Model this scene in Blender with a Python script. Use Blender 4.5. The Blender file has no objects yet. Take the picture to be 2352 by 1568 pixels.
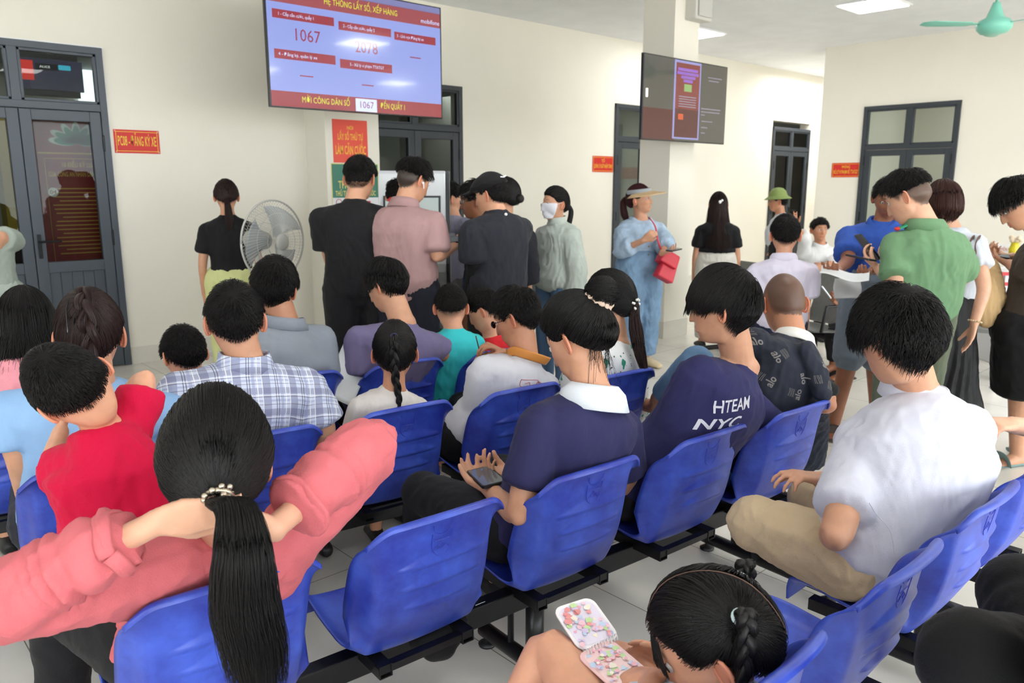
import bpy, bmesh, math, random
import numpy as np
from mathutils import Vector, Matrix, Euler
from mathutils.bvhtree import BVHTree
R = math.radians
C = bpy.context.scene.collection
SC = bpy.context.scene
# ---------------------------------------------------------------- camera, light
AZ = R(47.5); SA, CA = math.sin(AZ), math.cos(AZ)
FPX = 1800.0; PITCH = math.atan(359/1800.0); EYE = 1.6
cam_d = bpy.data.cameras.new('camera'); cam = bpy.data.objects.new('camera', cam_d); C.objects.link(cam)
cam.location = (0, 0, EYE); cam.rotation_euler = (R(90)-PITCH, 0, R(47.5-90))
cam_d.sensor_width = 36; cam_d.lens = 36*FPX/2352; cam_d.clip_start = .05
cam_d.dof.use_dof = True; cam_d.dof.focus_distance = 2.2; cam_d.dof.aperture_fstop = 5.6
SC.camera = cam
SC.view_settings.view_transform = 'Standard'; SC.view_settings.look = 'None'
SC.view_settings.gamma = 1; SC.view_settings.use_curve_mapping = False
SC.view_settings.exposure = 0.58
wd = bpy.data.worlds.new('sky'); SC.world = wd; wd.use_nodes = True
nt = wd.node_tree; nt.nodes.clear()
wo = nt.nodes.new('ShaderNodeOutputWorld'); bg = nt.nodes.new('ShaderNodeBackground')
bg.inputs['Color'].default_value = (.90, .955, 1.0, 1); bg.inputs['Strength'].default_value = 6.0
nt.links.new(bg.outputs[0], wo.inputs[0])
def area_light(name, loc, rot, sx, sy, power, col=(1, 1, 1)):
    d = bpy.data.lights.new(name, 'AREA'); d.shape = 'RECTANGLE'; d.size = sx; d.size_y = sy; d.energy = power; d.color = col
    o = bpy.data.objects.new(name, d); o.location = loc; o.rotation_euler = rot; C.objects.link(o); return o
SC.cycles.max_bounces = 6; SC.cycles.diffuse_bounces = 4; SC.cycles.glossy_bounces = 3
SC.cycles.transparent_max_bounces = 12; SC.cycles.caustics_reflective = False; SC.cycles.caustics_refractive = False
SC.cycles.use_denoising = True

def W(u, v, z): return Vector((u*SA+v*CA, -u*CA+v*SA, z))
def P(px, py, v):
    """the point seen at photo pixel (px,py) that stands v metres ahead of the camera"""
    a = (px-1176)/FPX; b = (784-py)/FPX; cp, sp = math.cos(PITCH), math.sin(PITCH)
    y = cp+b*sp; z = -sp+b*cp; t = v/y
    return W(a*t, v, EYE+z*t)
def PY(px, py, Y, u0=None):
    """the point seen at photo pixel (px,py) on the vertical plane y = Y of the hall"""
    a = (px-1176)/FPX; b = (784-py)/FPX; cp, sp = math.cos(PITCH), math.sin(PITCH)
    y = cp+b*sp; z = -sp+b*cp; t = Y/(-a*CA+y*SA)
    return W(a*t, y*t, EYE+z*t)
def PZ(px, py, z0):
    a = (px-1176)/FPX; b = (784-py)/FPX; cp, sp = math.cos(PITCH), math.sin(PITCH)
    y = cp+b*sp; z = -sp+b*cp; t = (z0-EYE)/z
    return W(a*t, y*t, z0)
# ---------------------------------------------------------------- materials
def srgb(r, g, b):
    f = lambda c: (c/255/12.92) if c/255 <= .04045 else ((c/255+.055)/1.055)**2.4
    return (f(r), f(g), f(b), 1)
MATS = {}
def mat(name, col, rough=.6, spec=.5, metal=0, noise=0, nscale=5, bump=0, bscale=60, emit=None, estr=1, sheen=0, coat=0, alpha=1, trans=0, attr=None, coord='Object'):
    if name in MATS: return MATS[name]
    m = bpy.data.materials.new(name); m.use_nodes = True; n = m.node_tree.nodes; l = m.node_tree.links
    b = n['Principled BSDF']; c = col if len(col) == 4 else tuple(col)+(1,)
    b.inputs['Base Color'].default_value = c; b.inputs['Roughness'].default_value = rough
    b.inputs['Specular IOR Level'].default_value = spec; b.inputs['Metallic'].default_value = metal
    if sheen: b.inputs['Sheen Weight'].default_value = sheen
    if coat: b.inputs['Coat Weight'].default_value = coat; b.inputs['Coat Roughness'].default_value = .05
    if trans: b.inputs['Transmission Weight'].default_value = trans
    if alpha < 1: b.inputs['Alpha'].default_value = alpha
    if emit is not None:
        b.inputs['Emission Color'].default_value = emit if len(emit) == 4 else tuple(emit)+(1,); b.inputs['Emission Strength'].default_value = estr
    tc = n.new('ShaderNodeTexCoord')
    if attr:
        a = n.new('ShaderNodeAttribute'); a.attribute_name = attr; l.new(a.outputs['Color'], b.inputs['Base Color'])
    if noise:
        t = n.new('ShaderNodeTexNoise'); t.inputs['Scale'].default_value = nscale; t.inputs['Detail'].default_value = 5
        l.new(tc.outputs[coord], t.inputs['Vector'])
        mr = n.new('ShaderNodeMapRange'); mr.inputs['From Min'].default_value = .3; mr.inputs['From Max'].default_value = .7
        mr.inputs['To Min'].default_value = 1-noise; mr.inputs['To Max'].default_value = 1+noise
        l.new(t.outputs['Fac'], mr.inputs['Value'])
        mx = n.new('ShaderNodeVectorMath'); mx.operation = 'SCALE'
        if attr: l.new(a.outputs['Color'], mx.inputs[0])
        else: mx.inputs[0].default_value = c[:3]
        l.new(mr.outputs[0], mx.inputs['Scale']); l.new(mx.outputs[0], b.inputs['Base Color'])
    if bump:
        t2 = n.new('ShaderNodeTexNoise'); t2.inputs['Scale'].default_value = bscale; t2.inputs['Detail'].default_value = 3
        l.new(tc.outputs[coord], t2.inputs['Vector'])
        bp = n.new('ShaderNodeBump'); bp.inputs['Strength'].default_value = bump; bp.inputs['Distance'].default_value = .004
        l.new(t2.outputs['Fac'], bp.inputs['Height']); l.new(bp.outputs[0], b.inputs['Normal'])
    MATS[name] = m; return m
def mathn(n, l, op, a, b=None, clamp=False):
    m = n.new('ShaderNodeMath'); m.operation = op; m.use_clamp = clamp
    for i, v in enumerate((a, b)):
        if v is None: continue
        if isinstance(v, (int, float)): m.inputs[i].default_value = v
        else: l.new(v, m.inputs[i])
    return m.outputs[0]
# ---------------------------------------------------------------- mesh building
class MB:
    def __init__(s): s.v = []; s.f = []
    def add(s, vs, fs):
        o = len(s.v); s.v += [tuple(v) for v in vs]; s.f += [tuple(i+o for i in f) for f in fs]; return s
    def box(s, c, d, M=None, taper=None):
        x, y, z = d[0]/2, d[1]/2, d[2]/2
        vs = [Vector((a*x, b*y, e*z)) for a in (-1, 1) for b in (-1, 1) for e in (-1, 1)]
        if taper: vs = [Vector((p.x*(taper if p.z > 0 else 1), p.y*(taper if p.z > 0 else 1), p.z)) for p in vs]
        if M is not None: vs = [M @ p for p in vs]
        vs = [p+Vector(c) for p in vs]
        return s.add(vs, [(0, 1, 3, 2), (4, 6, 7, 5), (0, 4, 5, 1), (2, 3, 7, 6), (0, 2, 6, 4), (1, 5, 7, 3)])
    def tube(s, pts, rad, ry=None, side=None, n=12, cap=1, sq=2.0):
        """closed loft along pts; rad/ry half widths along side / the other axis; rounded ends when cap"""
        pts = [Vector(p) for p in pts]; K = len(pts)
        if not hasattr(rad, '__len__'): rad = [rad]*K
        if ry is None: ry = rad
        elif not hasattr(ry, '__len__'): ry = [ry]*K
        tg = []
        for i in range(K):
            a = pts[max(i-1, 0)]; b = pts[min(i+1, K-1)]; t = (b-a)
            tg.append(t.normalized() if t.length > 1e-9 else Vector((0, 0, 1)))
        if side is None:
            t = tg[0]; sd = t.cross(Vector((0, 0, 1)) if abs(t.z) < .9 else Vector((0, 1, 0))).normalized()
            sides = []
            for t in tg:
                sd = (sd-t*sd.dot(t)).normalized(); sides.append(sd.copy())
        else:
            if not isinstance(side, list): side = [side]*K
            sides = [(Vector(sd)-t*Vector(sd).dot(t)).normalized() for sd, t in zip(side, tg)]
        rings = []
        def ring(p, t, sd, a, b):
            o = t.cross(sd); r = []
            for k in range(n):
                th = 2*math.pi*k/n; c, q = math.cos(th), math.sin(th)
                c = math.copysign(abs(c)**(2/sq), c); q = math.copysign(abs(q)**(2/sq), q)
                r.append(p+sd*(a*c)+o*(b*q))
            return r
        if cap:
            r0 = min(rad[0], ry[0])*cap
            for j in (2, 1): th = math.pi/2*j/3; rings.append(ring(pts[0]-tg[0]*r0*math.sin(th), tg[0], sides[0], rad[0]*math.cos(th), ry[0]*math.cos(th)))
        for i in range(K): rings.append(ring(pts[i], tg[i], sides[i], rad[i], ry[i]))
        if cap:
            r1 = min(rad[-1], ry[-1])*cap
            for j in (1, 2): th = math.pi/2*j/3; rings.append(ring(pts[-1]+tg[-1]*r1*math.sin(th), tg[-1], sides[-1], rad[-1]*math.cos(th), ry[-1]*math.cos(th)))
        vs = [p for r in rings for p in r]; fs = []
        for i in range(len(rings)-1):
            for k in range(n): fs.append((i*n+k, i*n+(k+1) % n, (i+1)*n+(k+1) % n, (i+1)*n+k))
        fs.append(tuple(range(n))[::-1]); L = (len(rings)-1)*n; fs.append(tuple(L+k for k in range(n)))
        return s.add(vs, fs)
    def ball(s, c, r, M=None, nu=14, nv=9):
        r = (r, r, r) if not hasattr(r, '__len__') else r; vs = []; fs = []
        vs.append(Vector((0, 0, -r[2])))
        for i in range(1, nv):
            a = -math.pi/2+math.pi*i/nv
            for k in range(nu): b = 2*math.pi*k/nu; vs.append(Vector((r[0]*math.cos(a)*math.cos(b), r[1]*math.cos(a)*math.sin(b), r[2]*math.sin(a))))
        vs.append(Vector((0, 0, r[2])))
        for k in range(nu): fs.append((0, 1+(k+1) % nu, 1+k))
        for i in range(nv-2):
            for k in range(nu): a = 1+i*nu; fs.append((a+k, a+(k+1) % nu, a+nu+(k+1) % nu, a+nu+k))
        a = 1+(nv-2)*nu; t = len(vs)-1
        for k in range(nu): fs.append((a+k, a+(k+1) % nu, t))
        if M is not None: vs = [M @ p for p in vs]
        return s.add([p+Vector(c) for p in vs], fs)
    def lathe(s, prof, c=(0, 0, 0), M=None, n=32):
        vs = []; fs = []
        for (r, z) in prof:
            for k in range(n): a = 2*math.pi*k/n; vs.append(Vector((r*math.cos(a), r*math.sin(a), z)))
        for i in range(len(prof)-1):
            for k in range(n): fs.append((i*n+k, i*n+(k+1) % n, (i+1)*n+(k+1) % n, (i+1)*n+k))
        if M is not None: vs = [M @ p for p in vs]
        return s.add([p+Vector(c) for p in vs], fs)
    def prism(s, poly, axis_o, ux, uy, th):
        """poly (2d list) in plane ux,uy from axis_o, thickness th along ux x uy"""
        o = Vector(axis_o); ux = Vector(ux).normalized(); uy = Vector(uy).normalized(); nn = ux.cross(uy)
        k = len(poly); vs = [o+ux*a+uy*b-nn*th/2 for a, b in poly]+[o+ux*a+uy*b+nn*th/2 for a, b in poly]
        return s.add(vs, [tuple(range(k))[::-1], tuple(range(k, 2*k))]+[(i, (i+1) % k, k+(i+1) % k, k+i) for i in range(k)])
    def mesh(s, name):
        me = bpy.data.meshes.new(name); me.from_pydata(s.v, [], s.f); me.update(); return me
    def build(s, name, m, parent=None, smooth=False, bevel=0, local=False):
        me = s.mesh(name)
        if m: me.materials.append(m)
        return link(me, name, parent, smooth, bevel)
def link(me, name, parent=None, smooth=False, bevel=0):
    o = bpy.data.objects.new(name, me); C.objects.link(o)
    if parent is not None:
        o.parent = parent
        o.matrix_parent_inverse = PW(parent).inverted()
    if smooth:
        me.polygons.foreach_set('use_smooth', [True]*len(me.polygons))
    if bevel:
        b = o.modifiers.new('bevel', 'BEVEL'); b.width = bevel; b.segments = 2; b.limit_method = 'ANGLE'; b.angle_limit = R(40)
    return o
def PW(o):
    m = o.matrix_basis.copy() if o.parent is None else PW(o.parent) @ o.matrix_parent_inverse @ o.matrix_basis
    return m
def thing(name, label, cat, loc=(0, 0, 0), rz=0, group=None):
    o = bpy.data.objects.new(name, None); o.empty_display_size = .1; C.objects.link(o); o.location = loc; o.rotation_euler = (0, 0, rz)
    return tag(o, label, cat, group)
def tag(o, label=None, cat=None, group=None, kind=None):
    if label: o['label'] = label
    if cat: o['category'] = cat
    if group: o['group'] = group
    if kind: o['kind'] = kind
    return o
def struct(name, mb, m, parent=None, **k):
    o = mb.build(name, m, parent, **k)
    if parent is None: o['kind'] = 'structure'
    return o
def frame(o, x, n):
    """matrix: local x -> x, local y -> up-ish (n cross x), local z -> n"""
    x = Vector(x).normalized(); n = Vector(n).normalized(); y = n.cross(x).normalized(); x = y.cross(n)
    return Matrix(((x.x, y.x, n.x, o[0]), (x.y, y.y, n.y, o[1]), (x.z, y.z, n.z, o[2]), (0, 0, 0, 1)))
def text(name, s, m, parent, M, width=None, height=.1, align='CENTER', thick=.0008, bold=0, maxw=None):
    """lettering as thin raised mesh; M places local xy plane; width squeezes to fit"""
    cu = bpy.data.curves.new(name, 'FONT'); cu.body = s; cu.size = 1; cu.align_x = align; cu.align_y = 'CENTER'; cu.extrude = 0; cu.resolution_u = 2
    cu.offset = bold; cu.space_character = 1+bold*2
    t = bpy.data.objects.new('tmp', cu); C.objects.link(t); bpy.context.view_layer.update()
    dg = bpy.context.evaluated_depsgraph_get(); me = bpy.data.meshes.new_from_object(t.evaluated_get(dg)); bpy.data.objects.remove(t); bpy.data.curves.remove(cu)
    co = np.empty(len(me.vertices)*3); me.vertices.foreach_get('co', co); co = co.reshape(-1, 3)
    if len(co) == 0: return None
    w = np.ptp(co[:, 0]); h = .72; sc = height/h; sx = sc
    if width: sx = width/w
    if maxw and w*sx > maxw: sx = maxw/w
    co[:, 0] *= sx; co[:, 1] *= sc; co[:, 2] = thick
    Mn = np.array(M); co = co @ Mn[:3, :3].T + Mn[:3, 3]
    me.vertices.foreach_set('co', co.ravel()); me.name = name; me.materials.clear(); me.materials.append(m); me.update()
    return link(me, name, parent)
def rect(name, m, parent, M, x, y, w, h, z=.0004, r=0):
    """flat plate in the local plane of M, thickness ~z, from centre x,y"""
    mb = MB()
    if r:
        poly = []
        for cx, cy, a0 in ((w/2-r, h/2-r, 0), (-w/2+r, h/2-r, 90), (-w/2+r, -h/2+r, 180), (w/2-r, -h/2+r, 270)):
            for k in range(5): a = R(a0+k*22.5); poly.append((x+cx+r*math.cos(a), y+cy+r*math.sin(a)))
    else: poly = [(x-w/2, y-h/2), (x+w/2, y-h/2), (x+w/2, y+h/2), (x-w/2, y+h/2)]
    k = len(poly); vs = [(a, b, 0) for a, b in poly]+[(a, b, z) for a, b in poly]
    vs = [M @ Vector(p) for p in vs]
    mb.add(vs, [tuple(range(k))[::-1], tuple(range(k, 2*k))]+[(i, (i+1) % k, k+(i+1) % k, k+i) for i in range(k)])
    return mb.build(name, m, parent)
# ---------------------------------------------------------------- room
YA = 7.49; XB = 11.74; HC = 3.6
M_wall = mat('cream_wall', srgb(234, 230, 218), .75, .3, noise=.02, nscale=1.2, bump=.15, bscale=90)
M_ceil = mat('ceiling_panel', srgb(238, 240, 243), .8, .3, noise=.03, nscale=3)
M_alu = mat('grey_aluminium', srgb(70, 78, 88), .45, .5)
M_alud = mat('dark_aluminium', srgb(48, 54, 61), .45, .5)
M_black = mat('black_rubber', srgb(18, 18, 20), .5)
M_skirt = mat('skirting_tile', srgb(214, 211, 200), .25, .5, noise=.04)
M_white = mat('white_paint', srgb(235, 236, 238), .5)
def tile_floor():
    m = bpy.data.materials.new('floor_tiles'); m.use_nodes = True; n = m.node_tree.nodes; l = m.node_tree.links; b = n['Principled BSDF']
    tc = n.new('ShaderNodeTexCoord'); mp = n.new('ShaderNodeMapping'); mp.inputs['Location'].default_value = (.17, .26, 0)
    l.new(tc.outputs['Object'], mp.inputs['Vector'])
    br = n.new('ShaderNodeTexBrick'); br.offset = 0; br.inputs['Scale'].default_value = 1; br.inputs['Brick Width'].default_value = .6; br.inputs['Row Height'].default_value = .6
    br.inputs['Mortar Size'].default_value = .0022; br.inputs['Mortar Smooth'].default_value = .3
    br.inputs['Color1'].default_value = srgb(230, 227, 218); br.inputs['Color2'].default_value = srgb(227, 223, 214); br.inputs['Mortar'].default_value = srgb(130, 122, 108)
    l.new(mp.outputs[0], br.inputs['Vector'])
    ns = n.new('ShaderNodeTexNoise'); ns.inputs['Scale'].default_value = 2.3; ns.inputs['Detail'].default_value = 6; l.new(tc.outputs['Object'], ns.inputs['Vector'])
    mr = n.new('ShaderNodeMapRange'); mr.inputs['From Min'].default_value = .3; mr.inputs['From Max'].default_value = .7; mr.inputs['To Min'].default_value = .93; mr.inputs['To Max'].default_value = 1.05
    l.new(ns.outputs['Fac'], mr.inputs['Value']); vm = n.new('ShaderNodeVectorMath'); vm.operation = 'SCALE'
    l.new(br.outputs['Color'], vm.inputs[0]); l.new(mr.outputs[0], vm.inputs['Scale']); l.new(vm.outputs[0], b.inputs['Base Color'])
    b.inputs['Roughness'].default_value = .16; mr2 = n.new('ShaderNodeMapRange'); mr2.inputs['To Min'].default_value = .12; mr2.inputs['To Max'].default_value = .3
    l.new(ns.outputs['Fac'], mr2.inputs['Value']); l.new(mr2.outputs[0], b.inputs['Roughness'])
    return m
struct('floor', MB().box((5.5, 1.0, -.05), (29, 20, .1)), tile_floor())
# ceiling plate with openings only as fixtures
struct('ceiling', MB().box((5.5, 1.0, HC+.05), (29, 20, .1)), M_ceil)
def seg(x0, x1, z0, z1, y0=YA, y1=YA+.2): return ((x0+x1)/2, (y0+y1)/2, (z0+z1)/2), (x1-x0, y1-y0, z1-z0)
D1 = (.82, 2.15); D2 = (4.66, 6.05); D3 = (8.83, 10.2); D4 = (13.15, 14.5)
DH = 2.73
mb = MB(); xs = [-9, D1[0], D1[1], D2[0], D2[1], D3[0], D3[1], D4[0], D4[1], 20]
for i in range(0, 10, 2): mb.box(*seg(xs[i], xs[i+1], 0, HC))
for d in (D1, D2, D3, D4): mb.box(*seg(d[0], d[1], DH, HC))
struct('wall_front', mb, M_wall)
# pilaster, free column
struct('pillar_wall', MB().box((4.32, 7.29, HC/2), (.62, .4, HC)), M_wall)
colm = struct('pillar_free', MB().box((6.902, 5.13, HC/2), (.414, .385, HC)), M_wall)
struct('trim_1', MB().box((6.902, 5.13, .09), (.43, .40, .18)), M_skirt)
mb = MB()
for i in range(0, 10, 2): mb.box(((xs[i]+xs[i+1])/2, YA-.006, .075), (xs[i+1]-xs[i], .012, .15))
mb.box((4.32, 7.09, .075), (.64, .012, .15)); mb.box((4.006, 7.29, .075), (.012, .4, .15))
struct('baseboard_front', mb, M_skirt)
# wall B (right) : plane x = XB, from y=5.90 back to y=-9
D5 = (3.95, 5.24)
mb = MB()
def segx(y0, y1, z0, z1, x0=XB, x1=XB+.2): return ((x0+x1)/2, (y0+y1)/2, (z0+z1)/2), (x1-x0, y1-y0, z1-z0)
mb.box(*segx(D5[1], 5.90, 0, HC)); mb.box(*segx(-9, D5[0], 0, HC)); mb.box(*segx(D5[0], D5[1], 2.71, HC))
mb.box((15.9, 5.80, HC/2), (8.2, .2, HC))
struct('wall_right', mb, M_wall)
mb = MB(); mb.box((XB-.006, 5.57, .075), (.012, .66, .15)); mb.box((XB-.006, -2.5, .075), (.012, 12.9, .15)); struct('baseboard_right', mb, M_skirt)
# corridor end
struct('wall_back', MB().box((20, 6.6, HC/2), (.2, 3, HC)), M_wall)
# entrance side behind the camera: pillars and lintel, open to daylight
mb = MB()
for x in (-8.5, -4.2, .1, 4.4, 8.7): mb.box((x, -7.2, HC/2), (.5, .4, HC))
mb.box((1.2, -7.2, 3.35), (20.5, .3, .5)); struct('wall_entrance', mb, M_wall)
mb = MB()
for y in (-7, -2.6, 1.8, 6.2): mb.box((-8.8, y, HC/2), (.4, .5, HC))
mb.box((-8.8, 4.2, 1.8), (.2, 5.6, 3.6)); mb.box((-8.8, -4.6, 1.8), (.2, 4.4, 3.6)); mb.box((-8.8, 0, .35), (.2, 15, .7)); mb.box((-8.8, 0, 3.35), (.2, 15, .5)); struct('wall_left', mb, M_wall)  # unseen side wall; solid panels added between its pillars to cut daylight
sun_d = bpy.data.lights.new('sun', 'SUN'); sun_d.energy = 9; sun_d.angle = R(3); sun_d.color = (1, .98, .95)
sun_o = bpy.data.objects.new('sun', sun_d); sun_o.rotation_euler = (R(18), R(14), 0); C.objects.link(sun_o)
struct('ground', MB().box((0, -12, -.15), (90, 90, .1)), mat('courtyard_paving', srgb(205, 202, 194), .8, noise=.05, nscale=2))
# rooms behind the glazed doors
M_in = mat('inner_wall', srgb(176, 178, 168), .8)
mb = MB(); mb.box((5.4, 11.0, 1.8), (28.8, .1, 3.6)); 
for x in (-5, 3.4, 7.6, 11.8, 19.9): mb.box((x, 9.3, 1.8), (.1, 3.4, 3.6))
struct('wall_inner', mb, M_in)
mb = MB(); mb.box((5.4, 9.3, 3.0), (28.8, 3.4, .05)); struct('ceiling_inner', mb, mat('inner_ceiling', srgb(150, 154, 152), .8))
mb = MB(); mb.box((5.4, 9.3, .005), (28.8, 3.4, .01)); struct('floor_inner', mb, mat('inner_floor', srgb(120, 116, 104), .4))
mb = MB(); mb.box((14.2, 2.0, 1.8), (.1, 8, 3.6)); mb.box((13, 5.6, 1.8), (2.4, .1, 3.6)); mb.box((13, -2, 1.8), (2.4, .1, 3.6)); struct('wall_office', mb, M_wall)
def glassmat():
    m = bpy.data.materials.new('door_glass'); m.use_nodes = True; n = m.node_tree.nodes; l = m.node_tree.links; n.clear()
    o = n.new('ShaderNodeOutputMaterial'); tr = n.new('ShaderNodeBsdfTransparent'); tr.inputs[0].default_value = (.78, .82, .80, 1)
    gl = n.new('ShaderNodeBsdfGlossy'); gl.inputs['Roughness'].default_value = .01; fr = n.new('ShaderNodeFresnel'); fr.inputs[0].default_value = 1.25
    mx = n.new('ShaderNodeMixShader'); l.new(fr.outputs[0], mx.inputs[0]); l.new(tr.outputs[0], mx.inputs[1]); l.new(gl.outputs[0], mx.inputs[2]); l.new(mx.outputs[0], o.inputs[0]); return m
M_glass = glassmat()
M_handle = mat('handle_metal', srgb(30, 32, 36), .3, .5, .6)
def door(idx, w, h, M, leafs=2, tr=2.21, panel=.92, alu=M_alu, handle_side=1):
    """glazed double door in local frame: x along wall, y up, z out of the wall towards the hall"""
    root = bpy.data.objects.new('door_%d' % idx, None); C.objects.link(root); root.matrix_world = M; root['kind'] = 'structure'
    def bx(mb, x0, x1, y0, y1, z0, z1): return mb.box(((x0+x1)/2, (y0+y1)/2, (z0+z1)/2), (x1-x0, y1-y0, z1-z0))
    def fin(mb, name, m, parent=None, bevel=0):
        me = mb.mesh(name); me.transform(M); me.materials.append(m); return link(me, name, parent or root, False, bevel)
    f = .055; mb = MB()
    bx(mb, 0, f, 0, h, -.05, .03); bx(mb, w-f, w, 0, h, -.05, .03); bx(mb, 0, w, h-f, h, -.05, .031); bx(mb, f, w-f, tr, tr+.06, -.05, .03); bx(mb, w/2-.035, w/2+.035, tr, h, -.05, .028)
    fin(mb, 'frame', alu, bevel=.004)
    for k in range(2):
        x0 = f if k == 0 else w/2+.035; x1 = w/2-.035 if k == 0 else w-f
        mb = MB(); b = .022; y0, y1 = tr+.06, h-f
        bx(mb, x0, x0+b, y0, y1, -.03, .02); bx(mb, x1-b, x1, y0, y1, -.03, .02); bx(mb, x0, x1, y0, y0+b, -.03, .02); bx(mb, x0, x1, y1-b, y1, -.03, .02)
        t = fin(mb, 'transom_sash', alu, bevel=.003)
        mb = MB(); bx(mb, x0+b, x1-b, y0+b, y1-b, -.008, -.002); fin(mb, 'pane', M_glass, t)
    for k in range(2):
        x0 = f+.004 if k == 0 else w/2+.003; x1 = w/2-.003 if k == 0 else w-f-.004; y0, y1 = .01, tr-.004; s = .085
        mb = MB(); bx(mb, x0, x0+s, y0, y1, -.035, .022); bx(mb, x1-s, x1, y0, y1, -.035, .022); bx(mb, x0+s, x1-s, y1-s, y1, -.035, .022); bx(mb, x0+s, x1-s, y0, y0+s, -.035, .022); bx(mb, x0+s, x1-s, panel-.045, panel+.045, -.035, .022)
        nb = 5; ww = (x1-x0-2*s)/nb
        for j in range(nb): bx(mb, x0+s+j*ww+.0015, x0+s+(j+1)*ww-.0015, y0+s, panel-.045, -.015, .006)
        bx(mb, x0+s, x1-s, y0+s, panel-.045, -.02, -.002)
        lf = fin(mb, 'door_leaf', alu, bevel=.004)
        mb = MB(); bx(mb, x0+s, x1-s, panel+.045, y1-s, -.01, -.004); fin(mb, 'pane', M_glass, lf)
        if k == 1:
            mb = MB(); xh = x0+s*.45
            bx(mb, xh-.014, xh+.014, 1.0, 1.2, .022, .032); mb.tube([(xh, 1.14, .03), (xh, 1.14, .07), (xh+.015, 1.14, .075), (xh+.15, 1.14, .075)], .009, n=8)
            mb.tube([(xh, 1.045, .032), (xh, 1.045, .045)], .009, n=10, cap=0)
            fin(mb, 'handle', M_handle, lf)
        for yy in (.35, 1.15, 1.95):
            mb = MB(); xx = x1+.004 if k == 1 else x0-.004
            mb.tube([(xx, yy-.06, .03), (xx, yy+.06, .03)], .009, n=8); fin(mb, 'hinge', M_handle, lf)
    return root
def MA(x, y=YA, z=0): return frame((x, y, z), (1, 0, 0), (0, -1, 0))
door(1, D1[1]-D1[0], DH, MA(D1[0]))
door(2, D2[1]-D2[0], DH, MA(D2[0]), alu=M_alud)
door(3, D3[1]-D3[0], DH, MA(D3[0]), alu=M_alud)
door(4, D4[1]-D4[0], 2.62, MA(D4[0]), alu=M_alud)
door(5, D5[1]-D5[0], 2.71, frame((XB, D5[1], 0), (0, -1, 0), (-1, 0, 0)), tr=2.10, alu=M_alud)
# thin pale caulk line round door_1
mb = MB(); mb.box((D1[1]+.006, YA-.003, DH/2), (.012, .006, DH)); mb.box(((D1[0]+D1[1])/2, YA-.003, DH+.006), (D1[1]-D1[0]+.03, .006, .012)); struct('trim_2', mb, M_white)
# ---------------------------------------------------------------- ceiling lights
M_lamp = mat('lamp_diffuser', (1, 1, 1, 1), .5, emit=(1, .99, .96), estr=14.0)
def ceiling_light(c, label, sx=.62, sy=.62):
    t = thing('ceiling_light', label, 'ceiling light', (c[0], c[1], HC), 0, 'square panel lights set in the ceiling')
    MB().box((c[0], c[1], HC-.01), (sx, sy, .02)).build('frame', M_white, t, bevel=.004)
    MB().box((c[0], c[1], HC-.023), (sx-.06, sy-.06, .006)).build('diffuser', M_lamp, t)
ceiling_light((9.35, 4.18), 'square white ceiling panel light cut by the top edge of the picture')
ceiling_light((9.32, 6.55), 'square white ceiling panel light showing just right of the free standing column')
for x, y in ((3.4, 1.9), (3.4, -1.5), (6.4, -1.5), (9.4, 1.2), (0, 4.3), (-3, 1.0), (6.4, 1.9), (0, -1.5), (9.3, -1.5)): ceiling_light((x, y), 'square white ceiling panel light above the waiting seats')
mb = MB(); mb.box((0, 0, 0), (.1, .1, .1))
# small box on the column
def col_box():
    c = P(1575, 2, 6.75)
    t = thing('ceiling_speaker', 'pale grey box fixed high on the free standing column under the ceiling', 'speaker box', (c.x, c.y, c.z))
    MB().box((7.0, 4.88, 3.36), (.28, .14, .3)).build('housing', mat('pale_plastic', srgb(205, 203, 196), .5), t, bevel=.015)
    MB().box((7.0, 4.8, 3.36), (.22, .02, .24)).build('grille', mat('pale_plastic2', srgb(190, 190, 184), .6), t, bevel=.004)
col_box()
# ceiling fan
def ceiling_fan():
    c = P(2282, 72, 7.6); M_teal = mat('teal_enamel', srgb(128, 205, 185), .35, .5)
    t = thing('ceiling_fan', 'teal ceiling fan with a cone housing on a thin rod', 'ceiling fan', (c.x, c.y, HC))
    MB().lathe([(.0001, .03), (.03, .03), (.045, -.02), (.075, -.10), (.125, -.125), (.15, -.16), (.145, -.2), (.11, -.235), (.05, -.25), (.0001, -.25)], (c.x, c.y, c.z+.22)).build('motor_housing', M_teal, t, smooth=True)
    MB().tube([(c.x, c.y, c.z+.2), (c.x, c.y, HC-.05)], .012, n=10, cap=0).build('rod', M_teal, t, smooth=True)
    MB().lathe([(.0001, 0), (.06, 0), (.055, -.03), (.02, -.09), (.0001, -.09)], (c.x, c.y, HC)).build('canopy', M_teal, t, smooth=True)
    for k in range(3):
        a = R(20+120*k); d = Vector((math.cos(a), math.sin(a), 0)); s = Vector((-d.y, d.x, .18)).normalized()
        z = c.z+.06; pts = [Vector((c.x, c.y, z))+d*r for r in (.1, .2, .24, .6, .68)]
        MB().tube(pts, [.02, .025, .055, .07, .04], .004, side=s, n=10, cap=0).build('blade', M_teal, t, smooth=True)
ceiling_fan()
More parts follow.
